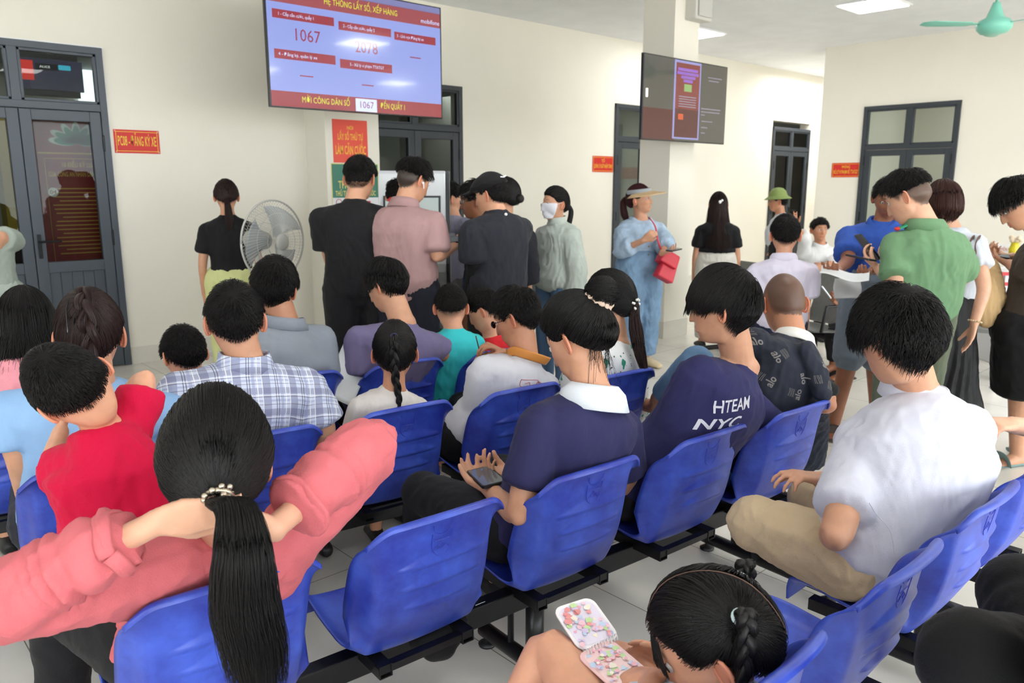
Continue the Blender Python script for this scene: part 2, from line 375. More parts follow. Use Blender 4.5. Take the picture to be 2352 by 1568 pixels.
# ---------------------------------------------------------------- signs
M_red = mat('red_sign', srgb(205, 40, 38), .45, .4, noise=.03, nscale=6)
M_yel = mat('yellow_letter', srgb(240, 205, 60), .5)
M_redw = mat('pale_edge', srgb(225, 190, 170), .5)
def wall_sign(c, w, h, M, label, lines, hs):
    t = thing('wall_sign', label, 'sign', c)
    M = M.copy()
    rect('plate', M_red, t, M, 0, 0, w, h, .006)
    for (x, y, a, b) in ((0, h/2-.018, w-.03, .004), (0, -h/2+.018, w-.03, .004), (-w/2+.018, 0, .004, h-.03), (w/2-.018, 0, .004, h-.03)): rect('border', M_yel, t, M, x, y, a, b, .007)
    for sx in (-1, 1):
        for sy in (-1, 1): MB().ball(M @ Vector((sx*(w/2-.012), sy*(h/2-.012), .007)), .006, nu=8, nv=6).build('screw', M_redw, t)
    y = h/2-.05
    for s, hh, yy, ww in hs: text('lettering', s, M_yel, t, M, ww, hh, thick=.0075, bold=.004) if not yy else text('lettering', s, M_yel, t, M @ Matrix.Translation((0, yy, 0)), ww, hh, thick=.0075, bold=.004)
def MAc(x, z, y=YA): return frame((x, y, z), (1, 0, 0), (0, -1, 0))
wall_sign((2.375, YA, 1.975), .38, .2, MAc(2.375, 1.975), 'red wall sign with large yellow letters right of the glazed grey door', None, [('PC08 - ĐĂNG KÝ XE', .085, 0, .32)])
wall_sign((8.6, YA, 1.89), .44, .22, MAc(8.6, 1.89), 'small red and yellow wall sign left of the door behind the column', None, [('TỔ', .04, .045, .07), ('QUẢN LÝ XUẤT NHẬP CẢNH', .055, -.03, .38)])
wall_sign((XB, 5.45, 1.82), .43, .21, frame((XB, 5.45, 1.82), (0, -1, 0), (-1, 0, 0)), 'small red and yellow wall sign on the right wall beside its double door', None, [('PHÒNG', .04, .045, .12), ('XỬ LÝ VI PHẠM VỀ TTATGT', .055, -.03, .37)])
# notices on the wall pillar
def pillar_notices():
    Mx = MAc(0, 0, 7.088)
    t = thing('notice', 'orange red paper notice with yellow letters taped on the pillar under the big screen', 'notice', (4.29, 7.08, 2.12))
    M = MAc(4.29, 2.03, 7.088); rect('sheet', mat('orange_paper', srgb(228, 72, 52), .4), t, M, 0, 0, .40, .42, .002)
    for s, hh, yy, w in (('NƠI', .035, .13, .07), ('LẤY SỐ THỨ TỰ', .06, .04, .29), ('LÀM CĂN CƯỚC', .085, -.09, .35)): text('lettering', s, mat('yellow_print', srgb(250, 190, 60), .5), t, M @ Matrix.Translation((0, yy, 0)), w, hh, thick=.003, bold=.02)
    t = thing('notice_poster', 'tall green and white notice poster on the pillar behind the man in black', 'poster', (4.33, 7.08, 1.3))
    M = MAc(4.33, 1.28, 7.088); MG = mat('poster_green', srgb(30, 112, 92), .35); MW = mat('poster_white', srgb(226, 228, 232), .35); MY = mat('poster_yellow', srgb(226, 214, 120), .5)
    rect('sheet', MW, t, M, 0, 0, .56, 1.08, .002); rect('header', MG, t, M, 0, .365, .54, .34, .003)
    for (x, y, a, b) in ((0, .53, .55, .008), (-.272, 0, .008, 1.06), (.272, 0, .008, 1.06)): rect('border', MY, t, M, x, y, a, b, .0035)
    mb = MB()
    for k in range(14):
        a = R(-60+k*(300/13)-90+90); a = R(120+k*300/13)
        mb.ball(M @ Vector((.055*math.cos(a), .46+.045*math.sin(a)*.9, .004)), .009, nu=6, nv=4)
    mb.build('emblem_wreath', MY, t)
    rect('emblem', mat('emblem_red', srgb(200, 50, 40), .5), t, M, 0, .465, .035, .035, .005, r=.012)
    for s, hh, yy, w, mm in (('CÔNG AN TỈNH PHÚ THỌ', .014, .395, .22, MY), ('THÔNG BÁO', .075, .32, .40, MY), ('THỦ TỤC CẤP CĂN CƯỚC', .05, .235, .47, MY)): text('lettering', s, mm, t, M @ Matrix.Translation((0, yy, 0)), w, hh, thick=.0045, bold=.015)
    MR = mat('poster_red', srgb(190, 40, 50), .5)
    rect('bar', MR, t, M, .02, .14, .3, .04, .003); text('lettering', 'THỜI GIAN', MW, t, M @ Matrix.Translation((.02, .14, 0)), .2, .025, thick=.004)
    mb = MB().lathe([(.028, 0), (.034, 0), (.034, .003), (.028, .003), (.028, 0)], M=M @ Matrix.Translation((-.2, .15, .002)), n=20); mb.build('clock_icon', MR, t)
    mb = MB().lathe([(.0001, .003), (.022, .003), (.022, 0)], M=M @ Matrix.Translation((-.17, .03, .002)), n=16); mb.build('sun_icon', mat('icon_orange', srgb(236, 180, 60), .5), t)
    text('lettering', '7h30 - 11h30', MR, t, M @ Matrix.Translation((.06, .03, 0)), .3, .045, thick=.004)
    text('lettering', '13h30 - 17h00', MR, t, M @ Matrix.Translation((.06, -.05, 0)), .3, .045, thick=.004)
    rect('icon_tile', MG, t, M, -.17, -.17, .07, .07, .003); rect('icon_tile', MY, t, M, -.17, -.17, .03, .03, .005, r=.01)
    mb = MB().lathe([(.0001, .003), (.045, .003), (.045, 0)], M=M @ Matrix.Translation((.19, -.17, .002)), n=20); mb.build('emblem_red_disc', MR, t)
    mb = MB().lathe([(.0001, .003), (.02, .003), (.02, 0)], M=M @ Matrix.Translation((.19, -.17, .005)), n=5); mb.build('star', MY, t)
    for k in range(8): rect('text_line', mat('poster_grey', srgb(120, 130, 140), .6), t, M, .0, -.26-k*.03, .42-.05*(k % 3), .008, .003)
pillar_notices()
t = thing('wall_socket', 'white wall socket on the side of the pillar', 'socket', (4.01, 7.25, .45))
MB().box((4.006, 7.22, .48), (.014, .075, .11)).build('plate', M_white, t, bevel=.004)
for dz in (-.022, .022): MB().box((3.999, 7.22, .48+dz), (.004, .02, .02)).build('socket_hole', M_black, t)
# ---------------------------------------------------------------- screens
def emat(name, c, s=1.0, base=.5): return mat(name, tuple(x*base for x in c[:3]), .12, .5, emit=c, estr=s, coat=.6)
def tv(label, M, w, h, name='wall_screen'):
    t = thing(name, label, 'television', tuple(M.translation))
    Mi = M
    mb = MB(); 
    def bx(x0, x1, y0, y1, z0, z1, mb): 
        vs = [M @ Vector((a, b, c)) for a in (x0, x1) for b in (y0, y1) for c in (z0, z1)]
        mb.add(vs, [(0, 1, 3, 2), (4, 6, 7, 5), (0, 4, 5, 1), (2, 3, 7, 6), (0, 2, 6, 4), (1, 5, 7, 3)]); return mb
    bx(-w/2, w/2, -h/2, h/2, -.03, 0, mb).build('casing', mat('tv_black', srgb(14, 14, 16), .25), t, bevel=.004)
    mb = bx(-.25, .25, -.2, .2, -.07, -.03, MB()); mb.build('rear_housing', M_black, t)
    return t
TW, TH = 1.69, .955
def big_screen():
    y = 6.02; x0 = 2.94
    M = MAc(x0+TW/2, 2.215+TH/2, y)
    t = tv('large screen showing queue numbers on lavender, hung in front of the pillar', M, TW+.02, TH+.02)
    MB().tube([(x0+TW/2, y+.1, 2.7), (x0+TW/2, y+.1, HC)], .03, n=12, cap=0).build('ceiling_pole', M_alud, t)
    MB().box((x0+TW/2, y+.08, 2.7), (.3, .06, .3)).build('mount', M_black, t)
    LAV = emat('screen_lavender', srgb(136, 150, 214), .62, .3); RED = emat('screen_red', srgb(146, 44, 58), .6, .3); RED2 = emat('screen_header', srgb(150, 70, 76), .6, .3)
    YEL = emat('screen_yellow', srgb(200, 205, 60), .75, .3); NUM = emat('screen_number', srgb(140, 40, 70), .7, .2); WHT = emat('screen_white', srgb(190, 200, 240), .8, .3); GRN = emat('screen_topbar', srgb(120, 122, 170), .6, .3)
    s = rect('screen', LAV, t, M, 0, 0, TW-.01, TH-.01, .001)
    X = lambda u: (u-.5)*TW; Y = lambda v: (.5-v)*TH
    def rc(u0, v0, u1, v1, m, z=.002, nm='panel'): rect(nm, m, s, M, X((u0+u1)/2), Y((v0+v1)/2), (u1-u0)*TW, (v1-v0)*TH, z)
    def tx(st, u, v, w, hh, m, al='CENTER', z=.004): text('lettering', st, m, s, M @ Matrix.Translation((X(u), Y(v), 0)), w*TW, hh*TH, align=al, thick=z)
    rc(0.003, .0, .997, .055, GRN); rc(.003, .05, .997, .18, RED2)
    tx('HỆ THỐNG LẤY SỐ, XẾP HÀNG', .51, .115, .42, .05, YEL); tx('mobifone', .93, .14, .12, .04, WHT)
    mb = MB()
    for k in range(6): a = R(k*60); mb.ball(M @ Vector((X(.06)+.04*math.cos(a), Y(.10)+.04*math.sin(a), .003)), (.018), nu=8, nv=4)
    mb.build('flower_emblem', YEL, s)
    for (u0, v0, u1, v1) in ((.03, .235, .35, .305), (.375, .255, .68, .325), (.70, .27, .965, .34), (.03, .545, .35, .62), (.375, .565, .68, .64)): rc(u0, v0, u1, v1, RED)
    for st, u, v, w in (('1 - Cấp căn cước, quầy 1', .15, .27, .18), ('2 - Cấp căn cước, quầy 2', .49, .29, .18), ('3 - Lĩnh vực Đăng ký xe', .80, .305, .17), ('4 - Đăng ký, quản lý xe', .15, .583, .2), ('5 - Xử lý vi phạm TTATGT', .53, .603, .2)): tx(st, u, v, w, .026, WHT)
    tx('1067', .20, .42, .13, .10, NUM); tx('2078', .53, .45, .13, .10, NUM)
    for u, v in ((.83, .475), (.19, .74), (.53, .765)): rc(u-.035, v-.005, u+.035, v+.005, NUM)
    rc(.003, .875, .997, .998, RED); rc(.455, .885, .58, .995, WHT, .003)
    tx('MỜI CÔNG DÂN SỐ', .29, .935, .26, .05, YEL); tx('1067', .517, .94, .08, .06, NUM); tx('ĐẾN QUẦY 1', .68, .935, .15, .05, YEL)
    return t
big_screen()
def second_screen():
    M = MAc(6.513, 2.385, 4.63); w, h = 1.34, .745
    t = tv('dark grey screen with a tall red notice, fixed to the free standing column', M, w+.01, h+.01)
    MB().box((6.85, 4.82, 2.4), (.2, .3, .2)).build('wall_bracket', M_black, t)
    DG = emat('screen_grey', srgb(84, 80, 74), .55, .2); BR = emat('screen_brown', srgb(110, 40, 36), .8, .3); LV = emat('screen_frame', srgb(130, 130, 180), .8, .3); DR = emat('screen_darkred', srgb(84, 16, 16), .55, .2)
    PU = emat('screen_purple', srgb(125, 85, 170), .8, .3); GY = emat('screen_text', srgb(120, 115, 130), .8, .3); OR = emat('screen_orange', srgb(180, 70, 30), .8, .3); GN = emat('screen_green', srgb(120, 150, 90), .8, .3)
    s = rect('screen', DG, t, M, 0, 0, w-.01, h-.01, .001); X = lambda u: (u-.5)*w; Y = lambda v: (.5-v)*h
    def rc(u0, v0, u1, v1, m, z=.002): rect('panel', m, s, M, X((u0+u1)/2), Y((v0+v1)/2), (u1-u0)*w, (v1-v0)*h, z)
    rc(.005, .62, .36, .99, DR); rc(.34, .01, .66, .97, LV, .0025); rc(.36, .04, .645, .60, BR, .003); rc(.36, .60, .645, .95, DR, .003)
    for k, (a, b) in enumerate(((.38, .62), (.37, .63), (.42, .59), (.45, .56))): rc(a, .10+k*.045, b, .135+k*.045, PU, .004)
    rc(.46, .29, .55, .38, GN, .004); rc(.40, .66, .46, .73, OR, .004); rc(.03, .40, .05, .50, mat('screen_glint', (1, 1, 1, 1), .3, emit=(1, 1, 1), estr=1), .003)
    for k in range(5): rc(.40, .44+k*.03, .61, .452+k*.03, GY, .004)
    for a, b, y in ((.75, .93, .16), (.76, .89, .20), (.68, .93, .56), (.68, .92, .60), (.68, .73, .64), (.69, .83, .72), (.69, .77, .80), (.69, .74, .87)): rc(a, y, b, y+.012, GY)
second_screen()
# small television and posters seen through door_1
def inner_things():
    pc = PY(118, 172, 8.88); M = frame(pc, (1, 0, 0), (0, -1, 0))
    t = tv('small screen with a red panel seen through the glass above the grey door', M, .56, .29)
    MB().tube([(pc.x, 8.93, pc.z), (pc.x, 8.93, 2.99)], .015, n=8, cap=0).build('ceiling_pole', M_white, t)
    s = rect('screen', emat('tv3_dark', srgb(45, 45, 62), .9, .2), t, M, 0, 0, .55, .28, .001)
    rect('panel', emat('tv3_red', srgb(190, 50, 45), .9, .3), s, M, -.21, .03, .12, .18, .002); rect('panel', emat('tv3_cyan', srgb(60, 160, 185), .9, .3), s, M, .12, .075, .11, .045, .002, r=.01)
    rect('panel', emat('tv3_black', srgb(20, 20, 22), .9, .3), s, M, -.03, .07, .2, .06, .002); text('lettering', 'ALICE', emat('tv3_white', srgb(220, 220, 220), .9, .3), s, M @ Matrix.Translation((-.05, .07, 0)), .09, .02, thick=.004)
    # discipline poster standing behind the glass
    M = frame((1.96, 7.75, 1.40), (1, 0, 0), (0, -1, 0)); DR = mat('poster_darkred', srgb(128, 26, 30), .5); G = mat('poster_gold', srgb(190, 150, 60), .5); GR = mat('lotus_green', srgb(40, 120, 95), .5); WH = mat('lotus_line', srgb(190, 200, 190), .5)
    t = thing('banner', 'dark red printed banner with green lotus and gold text behind the door glass', 'banner', (1.96, 7.75, .0))
    rect('sheet', DR, t, M, 0, .12, .66, 1.5, .004); rect('gold_line', G, t, M, 0, .47, .62, .012, .006)
    for (x, y, a, b) in ((-.27, -.1, .004, 1.05), (0, .425, .54, .004), (.27, -.1, .004, 1.05)): rect('gold_line', G, t, M, x, y, a, b, .006)
    mb = MB(); mb2 = MB()
    for a, L in ((90, .16), (55, .17), (125, .17), (25, .2), (155, .2), (5, .2), (175, .2)):
        d = Vector((math.cos(R(a)), math.sin(R(a)) , 0)); n_ = Vector((-d.y, d.x, 0)); pet = []
        for k in range(12): th = 2*math.pi*k/12; pet.append(d*(L/2*(1+math.cos(th)))+n_*(.032*math.sin(th)))
        for m_, k_, z_ in ((mb2, 1.12, .005), (mb, .92, .007)):
            vs = [M @ (Vector((0, .56, z_))+p*k_) for p in pet]; m_.add(vs, [tuple(range(12))])
    mb2.build('lotus_outline', WH, t); mb.build('lotus', GR, t)
    text('lettering', '10 ĐIỀU KỶ LUẬT', G, t, M @ Matrix.Translation((0, .37, 0)), .28, .04, thick=.008, bold=.02)
    text('lettering', 'CỦA CÔNG AN NHÂN DÂN VIỆT NAM', G, t, M @ Matrix.Translation((0, .29, 0)), .5, .04, thick=.008, bold=.02)
    rng = random.Random(4)
    for k in range(17): rect('text_line', G, t, M, -.0+rng.uniform(-.01, .01), .17-k*.035, .46-.1*(k % 4 == 3), .009, .006)
    MB().lathe([(.0001, .006), (.04, .006), (.04, 0)], M=M @ Matrix.Translation((-.23, .14, .004)), n=20).build('number_disc', mat('disc_white', srgb(215, 205, 195), .5), t)
    text('lettering', '04', DR, t, M @ Matrix.Translation((-.23, .14, 0)), .05, .035, thick=.012)
    t = thing('office_cabinet', 'dark cabinet block seen low through the glass of the grey door', 'cabinet', (1.5, 8.3, 0))
    MB().box((1.4, 8.6, .55), (1.6, .5, 1.1)).build('carcass', mat('dark_wood', srgb(34, 26, 24), .4), t)
    for k in range(3): MB().box((.88+k*.52, 8.34, .55), (.5, .02, 1.0)).build('door', mat('dark_wood2', srgb(42, 30, 28), .35), t, bevel=.004)
    w2 = PY(214, 210, 10.9); o = MB().box(w2, (.34, .04, .9)).build('window_2', mat('inner_window', (1, 1, 1, 1), .5, emit=(.85, .95, 1), estr=1.4)); o['kind'] = 'structure'
    y2 = PY(150, 243, 10.6); t = thing('cupboard', 'yellow topped cupboard far inside the room, glimpsed through the glass above the grey door', 'cupboard', (y2.x, y2.y, 0)); MB().box((y2.x, y2.y, y2.z/2), (1.5, .3, y2.z)).build('carcass', mat('yellow_board', srgb(150, 130, 40), .6), t)
    # dark red cabinet and board behind door 2
    t = thing('notice_board', 'dark brown board seen through the glass behind the kiosk', 'board', (5.6, 9.5, 0))
    MB().box((5.55, 9.6, 1.75), (1.0, .03, .9)).build('panel', mat('brown_board', srgb(70, 46, 42), .5), t)
    MB().box((5.55, 9.55, .6), (1.6, .5, 1.2)).build('cupboard', mat('brick_red_board', srgb(120, 58, 52), .5), t)
    # window in the office behind door 5
    o = MB().box((14.14, 3.9, 1.95), (.02, 1.1, .9)).build('window_1', mat('office_window', (1, 1, 1, 1), .5, emit=(.85, .95, 1), estr=1.6)); o['kind'] = 'structure'
    mb = MB(); mb.box((14.12, 3.9, 1.95), (.03, .06, .9)); mb.box((14.12, 3.9, 2.42), (.05, 1.2, .12)); mb.box((14.12, 3.9, 1.5), (.05, 1.2, .05)); mb.build('window_frame', M_alud, o)
inner_things()
area_light('office_lamp', (12.9, 2.5, 3.3), (0, 0, 0), 1.2, 3, 40); area_light('inner_lamp', (1.5, 9.3, 2.9), (0, 0, 0), 2, 1, 14); area_light('corridor_lamp', (14.2, 6.7, 3.5), (0, 0, 0), 2.5, .8, 60); area_light('inner_lamp', (14.5, 9.3, 2.9), (0, 0, 0), 3, 1, 50); area_light('inner_lamp', (9, 9.3, 2.9), (0, 0, 0), 4, 1, 30)
# ---------------------------------------------------------------- benches
def seat_plastic():
    m = bpy.data.materials.new('blue_plastic'); m.use_nodes = True; n = m.node_tree.nodes; l = m.node_tree.links; b = n['Principled BSDF']
    tc = n.new('ShaderNodeTexCoord'); ns = n.new('ShaderNodeTexNoise'); ns.inputs['Scale'].default_value = 7; ns.inputs['Detail'].default_value = 8; ns.inputs['Roughness'].default_value = .65
    oi = n.new('ShaderNodeObjectInfo'); va = n.new('ShaderNodeVectorMath'); va.operation = 'ADD'
    l.new(tc.outputs['Object'], va.inputs[0]); l.new(oi.outputs['Location'], va.inputs[1]); l.new(va.outputs[0], ns.inputs['Vector'])
    cr = n.new('ShaderNodeValToRGB'); cr.color_ramp.elements[0].position = .36; cr.color_ramp.elements[0].color = srgb(34, 48, 152); cr.color_ramp.elements[1].position = .68; cr.color_ramp.elements[1].color = srgb(62, 92, 204)
    l.new(ns.outputs['Fac'], cr.inputs[0]); l.new(cr.outputs[0], b.inputs['Base Color'])
    b.inputs['Roughness'].default_value = .38; mr = n.new('ShaderNodeMapRange'); mr.inputs['To Min'].default_value = .28; mr.inputs['To Max'].default_value = .55; l.new(ns.outputs['Fac'], mr.inputs['Value']); l.new(mr.outputs[0], b.inputs['Roughness'])
    n2 = n.new('ShaderNodeTexNoise'); n2.inputs['Scale'].default_value = 400; l.new(tc.outputs['Object'], n2.inputs['Vector'])
    bp = n.new('ShaderNodeBump'); bp.inputs['Strength'].default_value = .12; bp.inputs['Distance'].default_value = .001; l.new(n2.outputs['Fac'], bp.inputs['Height']); l.new(bp.outputs[0], b.inputs['Normal'])
    b.inputs['Coat Weight'].default_value = .15; b.inputs['Coat Roughness'].default_value = .3
    return m
M_seat = seat_plastic(); M_beam = mat('black_steel', srgb(22, 22, 25), .35, .5, .3, noise=.15, nscale=20)
M_seatd = mat('blue_plastic_logo', srgb(42, 56, 172), .4)
# profile: (y forward, z up) and half width; origin under top rear edge of the back
PROF = [(.465, .375, .185), (.46, .405, .195), (.44, .423, .2), (.38, .424, .205), (.30, .412, .21), (.22, .402, .212), (.165, .398, .213), (.132, .412, .214), (.112, .448, .214), (.095, .50, .213), (.079, .56, .212), (.062, .62, .213), (.044, .68, .215), (.026, .73, .218), (.008, .768, .22), (-.006, .790, .2195), (-.016, .799, .218), (-.027, .798, .217), (-.031, .790, .2165)]
def srt1(x): x = max(0, min(1, x)); return x*x*(3-2*x)
def catm(P_, t):
    K = len(P_)-1; x = t*K; i = min(int(x), K-1); f = x-i
    p0 = P_[max(i-1, 0)]; p1 = P_[i]; p2 = P_[i+1]; p3 = P_[min(i+2, K)]
    return [.5*((2*b)+(-a+c)*f+(2*a-5*b+4*c-d)*f*f+(-a+3*b-3*c+d)*f**3) for a, b, c, d in zip(p0, p1, p2, p3)]
def seat_pos(s, t, rib=True):
    y, z, hw = catm(PROF, s); y2, z2, _ = catm(PROF, min(s+.01, 1)); y0, z0, _ = catm(PROF, max(s-.01, 0))
    ty, tz = y2-y0, z2-z0; L = math.hypot(ty, tz) or 1; ty /= L; tz /= L
    ny, nz = tz, -ty   # outward (rear / underside) is (-ny,-nz)... n points to sitter side
    ny, nz = -(-tz), -ty
    back = max(0, min(1, (s-.40)/.12)); e = abs(t)
    # inner side is forward/up; edges curve toward sitter
    curve = .030*e**2.2+.035*max(0, (e-.80)/.2)**2*(1-.9*srt1((s-.68)/.2))
    seat = 1-back
    cy = y+curve*back*1.0; cz = z+curve*.55*seat*(1 if s > .08 else s/.08)
    x = t*hw
    if s > .84: yb = catm(PROF, .84)[0]; cy += (yb-y)*.85*e**4
    if s > .55:   # rounded upper corners: pull the top edge down near the sides
        k = min(1, (s-.55)/.30); k = k*k*(3-2*k); cz -= .012*e**3*k+.022*srt1((e-.62)/.5)**1.5*k*2
        x *= 1-.05*k*e**4
        cz += .006*(1-e**2)*k
    q = min(1, max(0, (.90-e)/.14)); q = q*q*(3-2*q); g = min(1, max(0, (.84-s)/.3)); g = g*g*(3-2*g); f = min(1, max(0, (s-.30)/.12)); f = f*f*(3-2*f)
    cy -= .038*q*g*back; cz -= .022*q*f*seat
    # concave pinch where back joins seat
    if .3 < s < .55: x *= 1-.03*math.sin((s-.3)/.25*math.pi)
    if rib:
        for k, (sc, wd, off) in enumerate(((.645, .66, .06), (.590, .62, .06), (.540, .5, .05))):
            u = (t-off)/wd
            if abs(u) < 1:
                up = .030*(1-u*u)*1.3; lo = sc
                d = (s-lo)
                if 0 <= d < up: h = .009*(1-d/up)**1.0; cy -= h*back
                elif -.006 < d < 0: cy += .0015*back
    return Vector((x, cy, cz))
def seat_mesh():
    NS, NT = 190, 56; vs = []; fs = []
    for i in range(NS+1):
        for j in range(NT+1): vs.append(seat_pos(i/NS, -1+2*j/NT))
    for i in range(NS):
        for j in range(NT): a = i*(NT+1)+j; fs.append((a, a+NT+1, a+NT+2, a+1))
    mb = MB(); mb.add(vs, fs); me = mb.mesh('seat_shell'); me.materials.append(M_seat)
    me.polygons.foreach_set('use_smooth', [True]*len(me.polygons))
    return me
SEAT_ME = seat_mesh()
def rear_point(x, z):
    t = x/.215; best = None
    for k in range(200):
        s = .45+.5*k/200; p = seat_pos(s, t, False)
        if best is None or abs(p.z-z) < abs(best.z-z): best = p
    return Vector((x, best.y-.0065, z))
def logo_mesh():
    mb = MB()
    def strip(pts, w):
        P3 = [rear_point(x, z) for x, z in pts]
        mb.tube(P3, w, .0012, side=None, n=5, cap=0)
    cx, cz = -.0, .715
    sh = [(-.03, .03), (-.03, .0), (-.026, -.018), (-.015, -.032), (0, -.038), (.015, -.032), (.026, -.018), (.03, 0), (.03, .03)]
    strip([(cx+a, cz+b) for a, b in sh], .0011)
    strip([(cx-.022, cz+.008), (cx+.022, cz+.008)], .0008)
    for q in ((-.012, -.008), (.012, -.008), (0, -.0)): strip([(cx+q[0]-.008, cz+q[1]-.008), (cx+q[0], cz+q[1]+.003), (cx+q[0]+.008, cz+q[1]-.008)], .0012)
    strip([(cx+.03*math.cos(R(a)), cz+.055+.03*math.sin(R(a))) for a in range(180, 361, 20)], .0009)
    me = mb.mesh('crest')
    # lettering
    cu = bpy.data.curves.new('l', 'FONT'); cu.body = 'HOA PHAT'; cu.size = .0115; cu.align_x = 'CENTER'; cu.resolution_u = 1
    t = bpy.data.objects.new('tmp', cu); C.objects.link(t); bpy.context.view_layer.update(); m2 = bpy.data.meshes.new_from_object(t.evaluated_get(bpy.context.evaluated_depsgraph_get())); bpy.data.objects.remove(t)
    vs = [rear_point(-(-v.co.x)*-1*1.0+0, 0) if False else rear_point(-v.co.x*-1*1.0, cz+.012+v.co.y) for v in m2.vertices]
    vs = [Vector((p.x, p.y-.0008, p.z)) for p in vs]
    mb.add(vs, [tuple(p.vertices) for p in m2.polygons]); me = mb.mesh('crest'); me.materials.append(M_seatd); return me
CREST_ME = logo_mesh()
MATS['seat_solid'] = None
def bench(label, seats, legs, ang, group=None, beam_dy=.24, foot=.36, tilt=None):
    """seats: list of (x,y) centre of top rear edge; ang: heading of the row in degrees; legs: distances along the row from first seat"""
    a = R(ang); root = thing('beam_seating', label, 'waiting bench', (seats[0][0], seats[0][1], 0), 0, group)
    ux = Vector((math.cos(a), math.sin(a), 0)); uy = Vector((-ux.y, ux.x, 0))
    o0 = Vector((seats[0][0], seats[0][1], 0)); oN = Vector((seats[-1][0], seats[-1][1], 0))
    bx = (oN-o0).normalized() if len(seats) > 1 else ux
    Rm = Matrix.Rotation(a, 4, 'Z')
    for k, (x, y) in enumerate(seats):
        c = Vector((x, y, 0))
        o = bpy.data.objects.new('seat_shell', SEAT_ME); C.objects.link(o); o.parent = root; o.matrix_parent_inverse = PW(root).inverted(); o.matrix_basis = Matrix.Translation(c) @ Rm
        sm = o.modifiers.new('thick', 'SOLIDIFY'); sm.thickness = .006; sm.offset = 0
        q = bpy.data.objects.new('crest', CREST_ME); C.objects.link(q); q.parent = o
        for dx in (-.13, .13):
            mb = MB(); p = c+ux*dx
            # rectangular cross tube under the shell, open at the rear end
            for (du, dz, w, h) in ((-.0175, 0, .003, .035), (.0175, 0, .003, .035), (0, .0165, .035, .003), (0, -.0165, .035, .003)):
                mb.box(p+ux*du+uy*.25+Vector((0, 0, .365+dz)), (w, .33, h), M=Matrix.Rotation(a, 3, 'Z'))
            mb.build('bracket', M_beam, root)
        mb = MB(); mb.box(c+uy*.10+Vector((0, 0, .368)), (.30, .025, .02), M=Matrix.Rotation(a, 3, 'Z')); mb.build('rear_rail', M_beam, root)
    s0 = o0-bx*.27+uy*beam_dy; s1 = oN+bx*.27+uy*beam_dy; mid = (s0+s1)/2
    ab = math.atan2(bx.y, bx.x)
    MB().box(mid+Vector((0, 0, .325)), ((s1-s0).length, .05, .07), M=Matrix.Rotation(ab, 3, 'Z')).build('beam', M_beam, root, bevel=.004)
    for d in legs:
        p = o0+bx*d+uy*beam_dy; z = Vector((0, 0, 1)); mb = MB()
        mb.tube([p+z*.06, p+z*.30], .030, n=16, cap=0)
        mb.tube([p-uy*foot+z*.055, p+uy*(foot-.06)+z*.055], .027, n=16, cap=.3)
        r = [p+z*.27+uy*.03, p+z*.285+uy*.08, p+z*.27+uy*.115, p+z*.23+uy*.125, p+z*.06+uy*.125]
        mb.tube(r, .011, n=10)
        L = mb.build('leg', M_beam, root, smooth=True)
        for e in (-foot+.02, foot-.08):
            MB().lathe([(.0001, .0), (.03, 0), (.032, .008), (.02, .016), (.009, .02), (.009, .04)], p+uy*e, n=16).build('foot_glide', M_black, L, smooth=True)
    return root
def row(xr, yr): return [(x-.215, y) for x, y in zip(xr, yr)]
bench('long blue seat bench holding the woman in coral pink and the girl in navy', row((.80, 1.33, 1.86, 2.39, 2.90), (1.50, 1.47, 1.43, 1.38, 1.33)), (.03, 1.02, 2.24), -4, foot=.34)
B_ = bench('middle blue seat bench holding the man in plaid and the girl with one braid', row((.80, 1.29, 1.82, 2.33, 2.83), (2.44, 2.38, 2.32, 2.23, 2.12)), (.5, 2.1), -6)
bench('farthest blue seat bench, holding the man in grey and the man in purple', row((.22, .72, 1.24, 1.76, 2.25, 2.77), (3.24, 3.18, 3.12, 3.04, 2.94, 2.84)), (.5, 2.1), -7)
bench('nearest blue bench, holding the man in white polo and girl with pigtails', row((.80, 1.36, 1.93, 2.48, 3.03), (.59, .58, .58, .575, .57)), (.9, 2.0), 0)
# ---------------------------------------------------------------- people: geometry kernel
def srt(t): return np.clip(t, 0, 1)**2*(3-2*np.clip(t, 0, 1))
def remesh(mb, voxel, smooth=4, name='m'):
    me = mb.mesh(name); o = bpy.data.objects.new('tmp', me); C.objects.link(o)
    r = o.modifiers.new('r', 'REMESH'); r.mode = 'VOXEL'; r.voxel_size = voxel; r.use_smooth_shade = True
    if smooth: q = o.modifiers.new('s', 'SMOOTH'); q.factor = .5; q.iterations = smooth
    dg = bpy.context.evaluated_depsgraph_get(); out = bpy.data.meshes.new_from_object(o.evaluated_get(dg))
    bpy.data.objects.remove(o); bpy.data.meshes.remove(me); out.name = name; return out
def getco(me):
    a = np.empty(len(me.vertices)*3, 'f'); me.vertices.foreach_get('co', a); return a.reshape(-1, 3).astype(float)
def setco(me, a): me.vertices.foreach_set('co', a.astype('f').ravel()); me.update()
def getno(me):
    a = np.empty(len(me.vertices)*3, 'f'); me.vertex_normals.foreach_get('vector', a); return a.reshape(-1, 3).astype(float)
def setcol(me, name, col):
    at = me.attributes.new(name, 'FLOAT_COLOR', 'POINT'); c = np.ones((len(col), 4), 'f'); c[:, :3] = col; at.data.foreach_set('color', c.ravel())
def setvec(me, name, v):
    at = me.attributes.new(name, 'FLOAT_VECTOR', 'POINT'); at.data.foreach_set('vector', v.astype('f').ravel())
def finish(me, name, m, parent, shade=True):
    me.materials.clear(); me.materials.append(m)
    return link(me, name, parent, shade)
